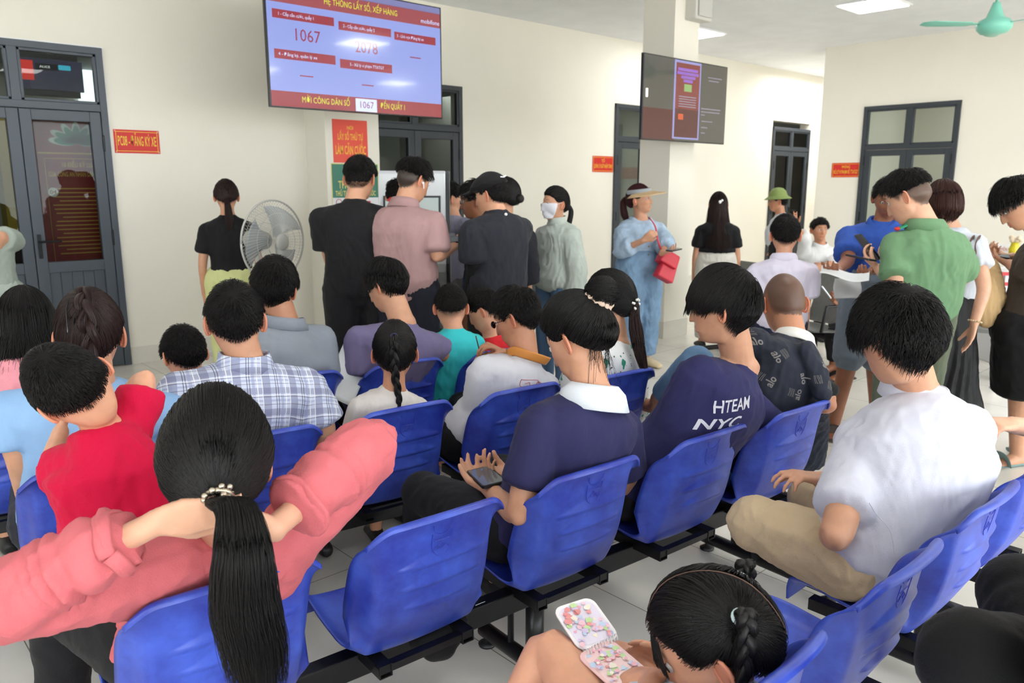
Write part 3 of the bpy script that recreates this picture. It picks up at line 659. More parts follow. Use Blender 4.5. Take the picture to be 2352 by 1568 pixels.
def folds(p, seed, freq=14, n=5, stretch=(1, 1, .45)):
    freq = freq*3.6
    """cloth relief between about -1 and 1"""
    rng = np.random.RandomState(seed); q = p*np.array(stretch)
    wx = sum(np.sin(q @ (rng.randn(3)*freq*.30)+rng.rand()*6.3) for _ in range(3))[:, None]
    q = q+.010*wx*rng.randn(3)
    out = np.zeros(len(p))
    for i in range(n):
        f = freq*(1+.45*i); d = rng.randn(3); d /= np.linalg.norm(d)
        s = np.sin(q @ (d*f)+rng.rand()*6.3+1.2*np.sin(q @ (rng.randn(3)*f*.4)))
        out += (1-np.abs(s)*1.6)/(1+.6*i)
    return np.clip(out/2.2, -1.2, 1.2)
# ---- head: star shaped radius along unit directions, x right, y face, z up
def headR(d, fem=0, child=0):
    d = np.asarray(d, float); x, y, z = d[..., 0], d[..., 1], d[..., 2]
    a = .076-.003*fem; b = np.where(y > 0, .090, .103); c = np.where(z > 0, .116, .118-.006*child)
    r = 1/np.sqrt((x/a)**2+(y/b)**2+(z/c)**2)
    low = np.clip(-z, 0, 1)
    r = r*(1-.30*srt((low-.15)/.8)*srt((-y+.05)/.6))           # nape cut in
    r = r*(1+.20*srt((low-.25)/.6)*srt((y-.05)/.6)*np.exp(-(x/.42)**2))   # chin forward
    r = r*(1-.05*srt((low-.2)/.5)*srt((abs(x)-.25)/.4))         # narrower jaw
    r = r*(1+.035*srt((z-.1)/.6)*srt((-y-.1)/.7))               # occiput/crown
    px, py, pz = r*x, r*y, r*z; f = (y > 0)*1.0
    cz = pz
    nose = np.exp(-(px/(.011+.10*np.clip(.008-cz, 0, .05)))**2)*np.where(cz > -.036, srt((.022-cz)/.058)**1.15, np.exp(-((cz+.036)/.006)**2))*(cz < .022)
    r = r+f*.024*(1-.12*fem-.3*child)*nose
    sock = np.exp(-((abs(px)-.031)/.015)**2-((cz-.004)/.011)**2); r = r-f*.0075*sock
    brow = np.exp(-((abs(px)-.026)/.022)**2-((cz-.026)/.009)**2); r = r+f*.003*(1-.6*fem)*brow
    cheek = np.exp(-((abs(px)-.045)/.018)**2-((cz+.022)/.02)**2); r = r+f*.003*cheek
    lip = np.exp(-(px/.022)**2)*(np.exp(-((cz+.060)/.0055)**2)+1.05*np.exp(-((cz+.072)/.006)**2)); r = r+f*.0055*lip
    r = r-f*.003*np.exp(-(px/.026)**2-((cz+.066)/.0025)**2)
    r = r-f*.003*np.exp(-(px/.03)**2-((cz+.086)/.007)**2)+f*.004*np.exp(-(px/.02)**2-((cz+.102)/.012)**2)
    return r
def sph(n, m):
    th = np.linspace(-math.pi/2, math.pi/2, n+1)[1:-1]; ph = np.linspace(-math.pi, math.pi, m, endpoint=False)
    T, Q = np.meshgrid(th, ph, indexing='ij')
    d = np.stack([np.cos(T)*np.sin(Q), np.cos(T)*np.cos(Q), np.sin(T)], -1).reshape(-1, 3)
    d = np.vstack([[0, 0, -1], d, [0, 0, 1]]); f = []
    R_ = n-1
    for k in range(m): f.append((0, 1+(k+1) % m, 1+k))
    for i in range(R_-1):
        for k in range(m): a = 1+i*m; f.append((a+k, a+(k+1) % m, a+m+(k+1) % m, a+m+k))
    a = 1+(R_-1)*m; t = len(d)-1
    for k in range(m): f.append((a+k, a+(k+1) % m, t))
    return d, f
class Head:
    def __init__(s, c, yaw=0, pitch=0, roll=0, size=1.0, fem=0, child=0):
        """yaw 0 looks straight away from the camera, + to the right; pitch + looks up"""
        s.c = Vector(c); y, p, r = R(yaw), R(pitch), R(roll)
        f = W(math.sin(y)*math.cos(p), math.cos(y)*math.cos(p), math.sin(p)); rt = W(math.cos(y), -math.sin(y), 0)
        up = rt.cross(f); rt2 = rt*math.cos(r)-up*math.sin(r); up2 = rt*math.sin(r)+up*math.cos(r)
        s.f, s.r, s.u = f, rt2, up2; s.size = size; s.fem = fem; s.child = child
        s.M = np.array([[rt2[i], f[i], up2[i]] for i in range(3)])
    def w(s, p): return np.asarray(p)*s.size @ s.M.T + np.array(s.c)       # local -> world
    def l(s, p): return (np.asarray(p)-np.array(s.c)) @ s.M/s.size
    def V(s, x, y, z): return Vector(s.w(np.array([x, y, z])))
    def surf(s, d, off=0): d = d/np.linalg.norm(d, axis=-1, keepdims=True); return d*(headR(d, s.fem, s.child)+off)[..., None]
# hairline elevation (deg) by azimuth (0 = face, 180 = nape)
HL = {'short': [(0, 36), (30, 37), (52, 30), (66, 8), (78, -2), (84, 8), (100, 12), (112, -10), (125, -32), (150, -47), (180, -53)],
      'tied': [(0, 38), (30, 37), (55, 28), (72, 8), (84, 6), (100, 8), (115, -12), (130, -30), (150, -42), (180, -46)],
      'fringe': [(0, 18), (30, 16), (52, 12), (66, 0), (78, -6), (84, 6), (100, 10), (112, -14), (125, -36), (150, -50), (180, -56)],
      'kid': [(0, 26), (30, 28), (52, 24), (66, 6), (78, 2), (84, 10), (100, 14), (112, 0), (125, -16), (150, -30), (180, -34)]}
def hmask(d, kind, soft=7, shift=0):
    d = d/np.linalg.norm(d, axis=-1, keepdims=True)
    el = np.degrees(np.arcsin(np.clip(d[..., 2], -1, 1))); az = np.degrees(np.abs(np.arctan2(d[..., 0], d[..., 1])))
    t = HL[kind]; h = np.interp(az, [q[0] for q in t], [q[1] for q in t])+shift
    return srt((el-h)/soft)
SKIN = {'fair': srgb(214, 164, 136), 'light': srgb(204, 152, 122), 'tan': srgb(188, 132, 102), 'dark': srgb(150, 98, 72), 'child': srgb(216, 160, 130)}
def skin_mat():
    m = mat('skin', (.5, .3, .2), .48, .45, attr='col', noise=.05, nscale=30, bump=.12, bscale=180)
    b = m.node_tree.nodes['Principled BSDF']; b.inputs['Subsurface Weight'].default_value = .12; b.inputs['Subsurface Radius'].default_value = (.012, .005, .003); b.inputs['Subsurface Scale'].default_value = .6
    return m
M_skin = skin_mat()
def hair_mat(name, col, rough=.42):
    m = mat(name, col, rough+.06, .28); b = m.node_tree.nodes['Principled BSDF']; b.inputs['Anisotropic'].default_value = 0; return m
M_hair = hair_mat('black_hair', (.0085, .0075, .0075)); M_hairb = hair_mat('brown_hair', (.045, .016, .012)); M_hairdb = hair_mat('dark_brown_hair', (.022, .010, .009))
M_cap = mat('scalp_hair', (.008, .007, .007), .85, .15); M_capb = mat('scalp_hair_brown', (.03, .012, .009), .85, .15)
M_eye = mat('eye_white', srgb(225, 220, 215), .15); M_iris = mat('iris', srgb(28, 16, 12), .1); M_brow = mat('eyebrow', srgb(34, 26, 24), .7)
def tubes_mesh(name, pts, rad, m, parent, sides=3):
    """pts [N,K,3], rad [K] or [N,K] : thin closed strands as one mesh"""
    N, K, _ = pts.shape; rad = np.broadcast_to(np.asarray(rad, float), (N, K))
    t = np.gradient(pts, axis=1); t /= np.linalg.norm(t, axis=2, keepdims=True)+1e-9
    ref = np.where(np.abs(t[..., 2:3]) > .9, np.array([1., 0, 0]), np.array([0, 0, 1.])); a = np.cross(t, ref); a /= np.linalg.norm(a, axis=2, keepdims=True)+1e-9; b = np.cross(t, a)
    vs = []
    for k in range(sides): th = 2*math.pi*k/sides; vs.append(pts+(a*math.cos(th)+b*math.sin(th))*rad[..., None])
    v = np.stack(vs, 2).reshape(-1, 3)
    i = np.arange(N)[:, None, None]*K*sides+np.arange(K-1)[None, :, None]*sides; k = np.arange(sides)[None, None, :]; k2 = (k+1) % sides
    f = np.stack([i+k, i+k2, i+sides+k2, i+sides+k], -1).reshape(-1, 4)
    me = bpy.data.meshes.new(name); me.vertices.add(len(v)); me.vertices.foreach_set('co', v.astype('f').ravel())
    me.loops.add(f.size); me.loops.foreach_set('vertex_index', f.astype('i').ravel()); me.polygons.add(len(f)); me.polygons.foreach_set('loop_start', np.arange(0, f.size, 4, dtype='i'))
    me.update(calc_edges=True); me.materials.append(m); return link(me, name, parent, True)
def hair_cap(H, m, parent, kind='short', top=.014, side=.007, nape=.006, front=0, shift=0, seed=1, rough=.0015, name='hair'):
    d, f = sph(56, 72); mk = hmask(d, kind, 6, shift); r = headR(d, H.fem, H.child)
    z = d[:, 2]; th = side+(top-side)*srt((z-.1)/.7)+(nape-side)*srt((-z)/.5)+front*srt((z-.1)/.5)*srt(d[:, 1]/.8)
    n = folds(d, seed, 16, 4, (1, 1, 1))*rough
    rr = r+(th+n)*mk-.006*(1-mk)
    p = H.w(d*rr[:, None]); mb = MB(); mb.v = [tuple(q) for q in p]; mb.f = f
    return mb.build(name, {M_hair.name: M_cap, M_hairb.name: M_capb}.get(m.name, M_cap), parent, smooth=True)
def roots(H, n, kind, shift, seed, front_bias=0):
    rng = np.random.RandomState(seed); d = rng.randn(n*3, 3); d /= np.linalg.norm(d, axis=1, keepdims=True)
    k = hmask(d, kind, 6, shift) > .35; return d[k][:n], rng
def short_hair(H, parent, n=1600, L=.035, Ls=.014, kind='short', lift=.45, seed=1, whorl=(0.02, -.62, .78), m=None, cap=(.012, .006, .004), rad=.0007, droop=.5, shift=0, messy=.3, front=0, comb=None):
    m = m or M_hair
    cp = hair_cap(H, m, parent, kind, cap[0], cap[1], cap[2], front, shift, seed)
    d, rng = roots(H, n, kind, shift, seed); K = 6
    if cap[1] < -.001: d = d[srt((d[:, 2]-.1)/.7) > -cap[1]/(cap[0]-cap[1])]
    w = np.array(whorl, float); w /= np.linalg.norm(w)
    t = d-w*np.sum(d*w, 1, keepdims=True)-0; t = t-d*np.sum(t*d, 1, keepdims=True)
    if comb is not None: c = np.array(comb, float)
    t += rng.randn(*t.shape)*messy*.6; t -= d*np.sum(t*d, 1, keepdims=True); t /= np.linalg.norm(t, axis=1, keepdims=True)+1e-6
    tw = srt((d[:, 2]-.0)/.6); Ln = (Ls+(L-Ls)*tw)*(.75+.5*rng.rand(len(d)))
    thick = cap[1]+(cap[0]-cap[1])*tw; sp = np.linspace(0, 1, K); q = np.empty((len(d), K, 3)); cur = d.copy(); j = rng.randn(len(d), 3)*messy*.6; lf = lift*(.5+rng.rand(len(d)))
    for i in range(K):
        q[:, i] = cur*(headR(cur, H.fem, H.child)+thick*min(1, .35+sp[i]*2)+.0015+lf*Ln*(sp[i]-droop*.5*sp[i]**2))[:, None]
        tt = cur-w-cur*np.sum((cur-w)*cur, 1, keepdims=True); tt /= np.linalg.norm(tt, axis=1, keepdims=True)+1e-6
        if comb is not None: tt = tt+(c-cur*np.sum(c*cur, 1, keepdims=True))*srt((cur[:, 2:3]-.2)/.5)*1.5
        tt = tt+j; tt[:, 2] -= .25*sp[i]; tt -= cur*np.sum(tt*cur, 1, keepdims=True); tt /= np.linalg.norm(tt, axis=1, keepdims=True)+1e-6
        cur = cur+tt*(Ln/(K-1)/.105)[:, None]; cur /= np.linalg.norm(cur, axis=1, keepdims=True)
    rd = rad*np.array([1.3, 1.3, 1.2, 1.0, .8, .4])
    tubes_mesh('hair_strands', H.w(q), rd/1.0, m, cp)
    return cp
def slerp(a, b, t):
    om = np.arccos(np.clip(np.sum(a*b, -1), -1, 1))[:, None, None]; so = np.sin(om)+1e-6
    return (np.sin((1-t)*om)*a[:, None]+np.sin(t*om)*b[:, None])/so
def tied_hair(H, parent, tie, n=1500, m=None, kind='tied', th=.009, seed=2, rad=.0008, loose=.0, shift=0, bulge=.006, parting=None):
    """hair pulled over the scalp to a tie direction"""
    m = m or M_hair; cp = hair_cap(H, m, parent, kind, th+.003, th, th*.5, 0, shift, seed, .0008)
    d, rng = roots(H, n, kind, shift, seed); K = 9; tie = np.array(tie, float); tie /= np.linalg.norm(tie)
    if parting is not None: k = parting(d); d = d[k]
    e = np.repeat(tie[None], len(d), 0)+rng.randn(len(d), 3)*.04; e /= np.linalg.norm(e, axis=1, keepdims=True)
    t = np.linspace(0, 1, K)[None, :, None]; q = slerp(d, e, t)
    q += (rng.randn(len(d), 1, 3)*loose)*np.sin(t*math.pi)
    q /= np.linalg.norm(q, axis=2, keepdims=True)
    off = th+.0035+.004*rng.rand(len(d))[:, None]+bulge*np.sin(t[..., 0]*math.pi)*.6+.004*t[..., 0]
    off = off*srt((hmask(q, kind, 10, shift)+.15))
    q = q*(headR(q, H.fem, H.child)+off)[..., None]
    tubes_mesh('hair_strands', H.w(q), rad*np.ones(K), m, cp); return cp
def bez(P_, n=24):
    P_ = [Vector(p) for p in P_]; K = len(P_)-1; out = []
    for i in range(n+1):
        x = i/n*K; j = min(int(x), K-1); f = x-j; a, b, c, d = P_[max(j-1, 0)], P_[j], P_[j+1], P_[min(j+2, K)]
        out.append(.5*((2*b)+(c-a)*f+(2*a-5*b+4*c-d)*f*f+(3*b-a-3*c+d)*f**3))
    return out
def bundle(name, path, rads, parent, m=None, n=420, rad=.0009, seed=3, flat=.8, wave=.004, core=True, taper=1.0, side=None):
    """ponytail / lock: many strands round a curve path, rads = bundle half width at path stations"""
    m = m or M_hair; K = 26; P_ = bez(path, K-1); rr = np.interp(np.linspace(0, 1, K), np.linspace(0, 1, len(rads)), rads)
    root = parent
    if core:
        mb = MB(); mb.tube(P_, [r*.82 for r in rr], [r*.82*flat for r in rr], side=side, n=12); root = mb.build(name, m, parent, smooth=True)
    rng = np.random.RandomState(seed); Pn = np.array([list(p) for p in P_]); t = np.gradient(Pn, axis=0); t /= np.linalg.norm(t, axis=1, keepdims=True)
    ref = np.array(side if side is not None else (1., .2, 0)); a = ref-t*(t @ ref)[:, None]; a /= np.linalg.norm(a, axis=1, keepdims=True); b = np.cross(t, a)
    th = rng.rand(n)*6.283; q = np.sqrt(.35+.65*rng.rand(n)); ph = rng.rand(n)*6.3
    s = np.linspace(0, 1, K)
    ang = th[:, None]+.25*np.sin(s[None]*4+ph[:, None])
    R_ = q[:, None]*rr[None]+wave*np.sin(s[None]*7+ph[:, None]*2)*s[None]
    pts = Pn[None]+a[None]*(R_*np.cos(ang))[..., None]+b[None]*(R_*np.sin(ang)*flat)[..., None]
    ln = (.76+.24*rng.rand(n)**.6); idx = s[None]*ln[:, None]*(K-1); i0 = np.minimum(idx.astype(int), K-2); f = (idx-i0)[..., None]
    pts = np.take_along_axis(pts, i0[..., None], 1)*(1-f)+np.take_along_axis(pts, (i0+1)[..., None], 1)*f
    rd = rad*np.interp(s, [0, .8, 1], [1, 1, .4]); tubes_mesh('hair_strands', pts, rd, m, root); return root
def braid(name, path, rads, parent, m=None, turns=7, seed=5):
    m = m or M_hair; K = turns*12; P_ = bez(path, K); rr = np.interp(np.linspace(0, 1, K+1), np.linspace(0, 1, len(rads)), rads)
    Pn = np.array([list(p) for p in P_]); t = np.gradient(Pn, axis=0); t /= np.linalg.norm(t, axis=1, keepdims=True)
    ref = np.array(W(1, 0, 0)); a = ref-t*(t @ ref)[:, None]; a /= np.linalg.norm(a, axis=1, keepdims=True); b = np.cross(t, a)
    mb = MB(); s = np.linspace(0, 1, K+1)*turns*2*math.pi
    strands = []
    rng = np.random.RandomState(seed)
    for k in range(3):
        ph = k*2*math.pi/3; x = np.sin(s*.5+ph*1.0)*rr*.62; y = np.sin(s+2*ph)*rr*.34
        q = Pn+a*x[:, None]+b*y[:, None]; mb.tube([Vector(v) for v in q], [r*.50 for r in rr], [r*.42 for r in rr], n=8)
        tq = np.gradient(q, axis=0); tq /= np.linalg.norm(tq, axis=1, keepdims=True); aa = a-tq*np.sum(a*tq, 1)[:, None]; bb = np.cross(tq, aa)
        for j in range(26):
            an = rng.rand()*6.28; strands.append(q+(aa*math.cos(an)*1.04*rr[:, None]*.5+bb*math.sin(an)*rr[:, None]*.45))
    o = mb.build(name, m, parent, smooth=True); tubes_mesh('hair_strands', np.array(strands), .0007, m, o); return o
def long_hair(H, parent, n=1300, L=.32, m=None, kind='tied', seed=7, th=.014, rad=.001, spread=.012, part=(0, .5, .86), flare=.0, inward=0, bodyc=None, cap_shift=0, len_fn=None):
    """loose hair falling from the parting down sides and back"""
    m = m or M_hair; cp = hair_cap(H, m, parent, kind, th, th, th*.8, 0, cap_shift, seed, .001)
    d, rng = roots(H, n, kind, cap_shift, seed); K = 16
    w = np.array(part, float); w /= np.linalg.norm(w)
    # aim: horizontal direction of root pushed to the equator
    az = np.arctan2(d[:, 0], d[:, 1]); azt = np.where(np.abs(az) < R(75), np.sign(az+1e-6)*(R(82)+rng.rand(len(d))*R(20)), az)
    el = np.arcsin(np.clip(d[:, 2], -1, 1)); out = np.empty((len(d), K, 3))
    upw = np.array([H.u.x, H.u.y, H.u.z])
    end = np.stack([np.sin(azt)*np.cos(R(-12)), np.cos(azt)*np.cos(R(-12)), np.full(len(d), math.sin(R(-12)))], 1)
    k1 = 9; t = np.linspace(0, 1, k1)[None, :, None]; low = (d[:, 2] < -.15); q = slerp(d, np.where(low[:, None], d*1.0+1e-4, end), t)
    q /= np.linalg.norm(q, axis=2, keepdims=True); lay = th*(.5+.6*rng.rand(len(d)))
    q = q*(headR(q, H.fem, H.child)+lay[:, None]+.004*t[..., 0])[..., None]; wq = H.w(q)
    last = wq[:, -1]; tot = L*(.85+.15*rng.rand(len(d)))
    cen = np.array(H.c); rv = last-cen; rv[:, 2] = 0; rl = np.linalg.norm(rv, axis=1, keepdims=True); rv /= rl+1e-6
    s = np.linspace(0, 1, K-k1+1)[1:]
    fall = last[:, None]+np.array([0, 0, -1.])*(tot[:, None]*s[None])[..., None]+rv[:, None]*((flare*s[None]-inward*s[None]**2)*(tot[:, None]))[..., None]
    fall += rng.randn(len(d), 1, 3)*spread*s[None, :, None]*np.array([1, 1, 0])
    if bodyc is not None: fall += np.array(bodyc)[None, None]*(s**1.5)[None, :, None]
    pts = np.concatenate([wq, fall], 1); rd = rad*np.interp(np.linspace(0, 1, K), [0, .8, 1], [1, 1, .4])
    tubes_mesh('hair_strands', pts, rd, m, cp); return cp
# ---- hands
def hand(mb, wr, dr, pn, s=1.0, curl=.5, thumb=1, spread=.12, curls=None, flex=0):
    """wr wrist, dr direction of the palm, pn normal pointing out of the palm side, thumb +1: thumb on dr x pn side"""
    dr = Vector(dr).normalized(); pn = Vector(pn); pn = (pn-dr*pn.dot(dr)).normalized(); sd = dr.cross(pn)*thumb
    wr = Vector(wr); k = s
    mb.tube([wr-dr*.01*k, wr+dr*.02*k, wr+dr*.055*k, wr+dr*.085*k], [.024*k, .033*k, .040*k, .037*k], [.018*k, .015*k, .014*k, .011*k], side=sd, n=14, sq=2.6)
    for i, (off, L, r) in enumerate(((.029, .070, .0083), (.010, .080, .0086), (-.010, .074, .0082), (-.028, .058, .0072))):
        c = curls[i] if curls else curl*(1+.12*i); a = (1.5-i)*spread; d0 = (dr*math.cos(a)+sd*math.sin(a)).normalized()
        p = wr+dr*(.083-.003*abs(i-1))*k+sd*off*k; pts = [p-d0*.012*k, p]; ang = flex
        for j, fr in enumerate((.45, .30, .25)):
            ang += c*(.75, 1.0, .7)[j]; dd = d0*math.cos(ang)+pn*math.sin(ang); p = p+dd*(L*fr*k); pts.append(p)
        mb.tube(pts, [r*k*1.1, r*k*1.1, r*k, r*k*.93, r*k*.8], n=9)
    p = wr+dr*.028*k+sd*.024*k; d0 = (dr*.62+sd*.70+pn*.35).normalized(); d1 = (dr*.85+sd*.25+pn*(.35+curl*.3)).normalized()
    mb.tube([p-d0*.014*k, p+d0*.032*k, p+d0*.032*k+d1*.030*k, p+d0*.032*k+(d1+pn*curl*.3).normalized()*.054*k], [.0145*k, .012*k, .0105*k, .0085*k], n=9)
# ---- body
def torso(mb, J, inf=0, t0=-.14, t1=1.06, fit=0.0, n=20, hem=0):
    """elliptical sections from the seat to the neck"""
    Hc, N = J['hip'], J['neck']; bow = J['bow']; sw = J['sw']; s = J['s']; g = J['g']
    st = [(-.14, .085, .075), (-.08, .140, .105), (0, .165, .118), (.15, .158*g, .112*g), (.32, .142*g, .102*g), (.5, .148*g, .106*g), (.68, .162*g, .112*g), (.78, (sw-.012)/s, .105*g), (.86, (sw-.022)/s, .092), (.915, (sw*.70)/s, .077), (.955, (sw*.40+.03)/s, .066), (.985, .066, .058), (1.06, .052, .052)]
    hs, cs = J['hs'], J['cs']; P_ = []; a = []; b = []; sd = []
    L = (N-Hc).length; up = (N-Hc).normalized()
    for (t, w, dd) in st:
        if t < t0-1e-6 or t > t1+1e-6: continue
        c = Hc+(N-Hc)*t+bow*(4*max(0, min(1, t))*(1-max(0, min(1, t))))
        if t < 0: w = w*(1-fit)+.165*fit
        if fit and .1 < t < .7: w = w*(1-fit*.6)+.170*g*fit*.6; dd = dd*(1-fit*.5)+.118*g*fit*.5
        P_.append(c); i2 = inf*(1 if t < .9 else max(.3, 1-(t-.9)*6)); a.append(w*s+i2); b.append(dd*s+i2); f = max(0, min(1, t)); sd.append((hs*(1-f)+cs*f).normalized())
    mb.tube(P_, a, b, side=sd, n=n, sq=2.35, cap=.5); return mb
def limb(mb, pts, rad, f0=0, f1=None, inf=0, n=14, cap=1, flare=0, ry=None):
    """limb through joints pts with radii; keep only path fraction f0..f1 (in joints units)"""
    Kj = len(pts)-1; f1 = Kj if f1 is None else f1; N_ = max(3, int((f1-f0)*6)+1); P_ = []; r = []
    for i in range(N_):
        x = f0+(f1-f0)*i/(N_-1); j = min(int(x), Kj-1); f = x-j; P_.append(pts[j].lerp(pts[j+1], f)); r.append(np.interp(x, range(len(rad)), rad)+inf+flare*(i/(N_-1)))
    # round the bend at inner joints
    Q = [P_[0]]+[(P_[i-1]*.25+P_[i]*.5+P_[i+1]*.25) for i in range(1, N_-1)]+[P_[-1]]
    mb.tube(Q, r, None, n=n, cap=cap); return mb
def foot(mb, an, dr, s=1, up=Vector((0, 0, 1)), inf=0, gz=None):
    dr = Vector(dr); dr.z = 0 if gz is None else dr.z; dr = dr.normalized(); sd = dr.cross(up)
    a = Vector(an); z = lambda v: up*v*s
    mb.tube([a-dr*.045*s-z(.045), a+dr*.0*s-z(.038), a+dr*.06*s-z(.045), a+dr*.12*s-z(.055), a+dr*.165*s-z(.062)], [(.030+inf)*s, (.036+inf)*s, (.040+inf)*s, (.045+inf)*s, (.034+inf)*s], [(.034+inf)*s, (.040+inf)*s, (.031+inf)*s, (.021+inf)*s, (.013+inf)*s], side=sd, n=14)
def J_make(kind, H, yaw=0, s=1.0, g=1.0, shw=.175, neck=None, hip=None, lean=.0, **k):
    """joint set; yaw of the body; local offsets given as (right, forward, up) from the hip"""
    y = R(yaw); rt = W(math.cos(y), -math.sin(y), 0); fw = W(math.sin(y), math.cos(y), 0); up = Vector((0, 0, 1)); J = {'s': s, 'g': g, 'rt': rt, 'fw': fw, 'kind': kind}
    hc = H.c; Hs = H.size
    N = neck if neck is not None else hc-H.u*(.155*Hs)-H.f*(.030*Hs)
    if hip is None:
        hz = (.53*s if kind == 'sit' else .93*s); dz = max(.30, N.z-hz); hip = Vector((N.x, N.y, hz))-fw*lean
    J['hip'] = hip; J['neck'] = N; J['bow'] = -fw*k.get('hunch', .02); J['head'] = hc
    ax = (N-hip).normalized(); J['hs'] = k.get('hipax', rt); c = k.get('shax', rt); J['cs'] = (c-ax*c.dot(ax)).normalized()
    J['sw'] = shw*s
    shz = .092*s; bw = J['bow']*.4
    for nm, sg in (('L', -1), ('R', 1)):
        J['sh'+nm] = k.get('sh'+nm) or N-ax*shz+J['cs']*(sg*(shw-.025)*s)+bw+fw*.0
    J['sw'] = max(.5*((J['shL']-J['shR']).length)+.025*s, .1)
    if k.get('shL') is not None and k.get('shR') is not None: J['cs'] = (J['shR']-J['shL']).normalized(); J['cs'] = (J['cs']-ax*J['cs'].dot(ax)).normalized()
    for nm, sg in (('L', -1), ('R', 1)):
        sh = J['sh'+nm]
        J['el'+nm] = k.get('el'+nm) or (sh+(rt*sg*.05-fw*(-.06)-up*.27)*s if kind == 'sit' else sh+(rt*sg*.05-fw*.02-up*.28)*s)
        e = J['el'+nm]
        J['wr'+nm] = k.get('wr'+nm) or (e+(fw*.20-rt*sg*.06-up*.02)*s if kind == 'sit' else e+(fw*.06+rt*sg*.0-up*.24)*s)
        h0 = hip+rt*(sg*.095*s); J['hp'+nm] = h0
        J['kn'+nm] = k.get('kn'+nm) or (h0+(fw*.42+rt*sg*.06-up*.01)*s if kind == 'sit' else h0+(fw*.02+rt*sg*.01-up*.42)*s)
        kn = J['kn'+nm]
        J['an'+nm] = k.get('an'+nm) or (Vector((kn.x, kn.y, .085*s))+fw*.02*s if kind == 'sit' else Vector((kn.x, kn.y, .085*s))-fw*.02*s)
        J['hd'+nm] = k.get('hd'+nm)      # (dir, palm normal, curl, spread)
        J['ft'+nm] = k.get('ft'+nm) or fw+rt*sg*.15
    J['ax'] = ax; return J
ARM = [.050, .038, .0255]; LEG = [.086, .058, .036]
def body(name, label, H, J, skin='light', voxel=.009, legs=True, ears=True, face=True, scalp=None, hands=True, cat='person', group=None, ear_out=0, lips=None, brows=True, eyes=True, smooth=3, detail=0):
    s, g = J['s'], J['g']; mb = MB(); torso(mb, J, 0)
    nk = J['neck']; hc = H.c; nr = .054*s*(.5+.5*g)
    mb.tube([nk-J['ax']*.05*s, nk+(hc-nk)*.0, nk.lerp(hc, .45)-H.f*.006, hc-H.f*.012], [nr*1.15, nr*1.05, nr, nr*.95], [nr*1.1, nr*1.0, nr, nr*.95], side=J['cs'], n=16)
    d, f = sph(60, 72); p = H.w(d*headR(d, H.fem, H.child)[:, None]); mb.add([tuple(q) for q in p], f)
    for nm, sg in (('L', -1), ('R', 1)):
        mb.ball(J['sh'+nm], .048*s*g)
        limb(mb, [J['sh'+nm], J['el'+nm], J['wr'+nm]], [r*s*g for r in ARM]); mb.ball(J['el'+nm], ARM[1]*s*g*.72)
        hd = J['hd'+nm]
        if hd:
            hand(mb, J['wr'+nm], hd[0], hd[1], s*(.92+.08*g), hd[2], hd[3] if len(hd) > 3 else 1, hd[4] if len(hd) > 4 else .12, hd[5] if len(hd) > 5 else None)
        elif hands:
            dr = (J['wr'+nm]-J['el'+nm]).normalized(); hand(mb, J['wr'+nm], dr, -J['rt']*sg+Vector((0, 0, -.2)), s*.95, .45, sg)
        if legs:
            limb(mb, [J['hp'+nm], J['kn'+nm], J['an'+nm]], [r*s*(.6+.4*g) for r in LEG]); foot(mb, J['an'+nm], J['ft'+nm], s)
    me = remesh(mb, voxel, smooth, name)
    co = getco(me)
    if face or detail:      # bring the face back to its exact relief after remeshing
        l = H.l(co); rr = np.linalg.norm(l, axis=1); dd = l/(rr[:, None]+1e-9); tr = headR(dd, H.fem, H.child)
        el = dd[:, 2]; k = (np.abs(rr-tr) < .012)*srt((dd[:, 1]+.05)/.2)*srt((el+.75)/.1)
        l = dd*(rr+(tr-rr)*k)[:, None]; co = np.where(k[:, None] > 0, H.w(l), co); setco(me, co)
    base = np.array(SKIN[skin][:3]) if isinstance(skin, str) else np.array(skin[:3]); col = np.repeat(base[None], len(co), 0)
    l = H.l(co); rr = np.linalg.norm(l, axis=1); dd = l/(rr[:, None]+1e-9); hd_ = (rr < headR(dd, H.fem, H.child)+.010)&(dd[:, 2] > -.98)
    fr = hd_*(dd[:, 1] > 0)
    x, y, z = l[:, 0], l[:, 1], l[:, 2]
    red = np.array([1.10, .80, .76])
    def blend(c, k): 
        nonlocal col
        col = col*(1-k[:, None])+np.asarray(c)[None]*k[:, None]
    ck = fr*np.exp(-((np.abs(x)-.043)/.018)**2-((z+.03)/.02)**2)*.35; blend(base*red, ck)
    lp = fr*(np.abs(x) < .026)*np.exp(-((z+.066)/.0085)**4)*srt((.027-np.abs(x))/.008)*.75; blend(lips if lips is not None else base*np.array([.92, .55, .52]), lp)
    if brows:
        bz = .027+.004*np.sin(np.clip((np.abs(x)-.010)/.036, 0, 1)*math.pi); bk = fr*np.exp(-((z-bz)/.0038)**4)*srt((np.abs(x)-.009)/.004)*srt((.048-np.abs(x))/.008)*.85*(1-.3*H.fem); blend((.02, .014, .012), bk)
    if eyes:
        ez = fr*np.exp(-((np.abs(x)-.031)/.014)**4-((z-.004)/.0042)**4)*.95; blend((.03, .018, .014), ez)
    if scalp:      # (hair kind, strength, shift)
        mk = hmask(dd, scalp[0], scalp[3] if len(scalp) > 3 else 22, scalp[2])*hd_*(rr > .05)*scalp[1]; blend((.02, .016, .015), mk)
    me2 = me
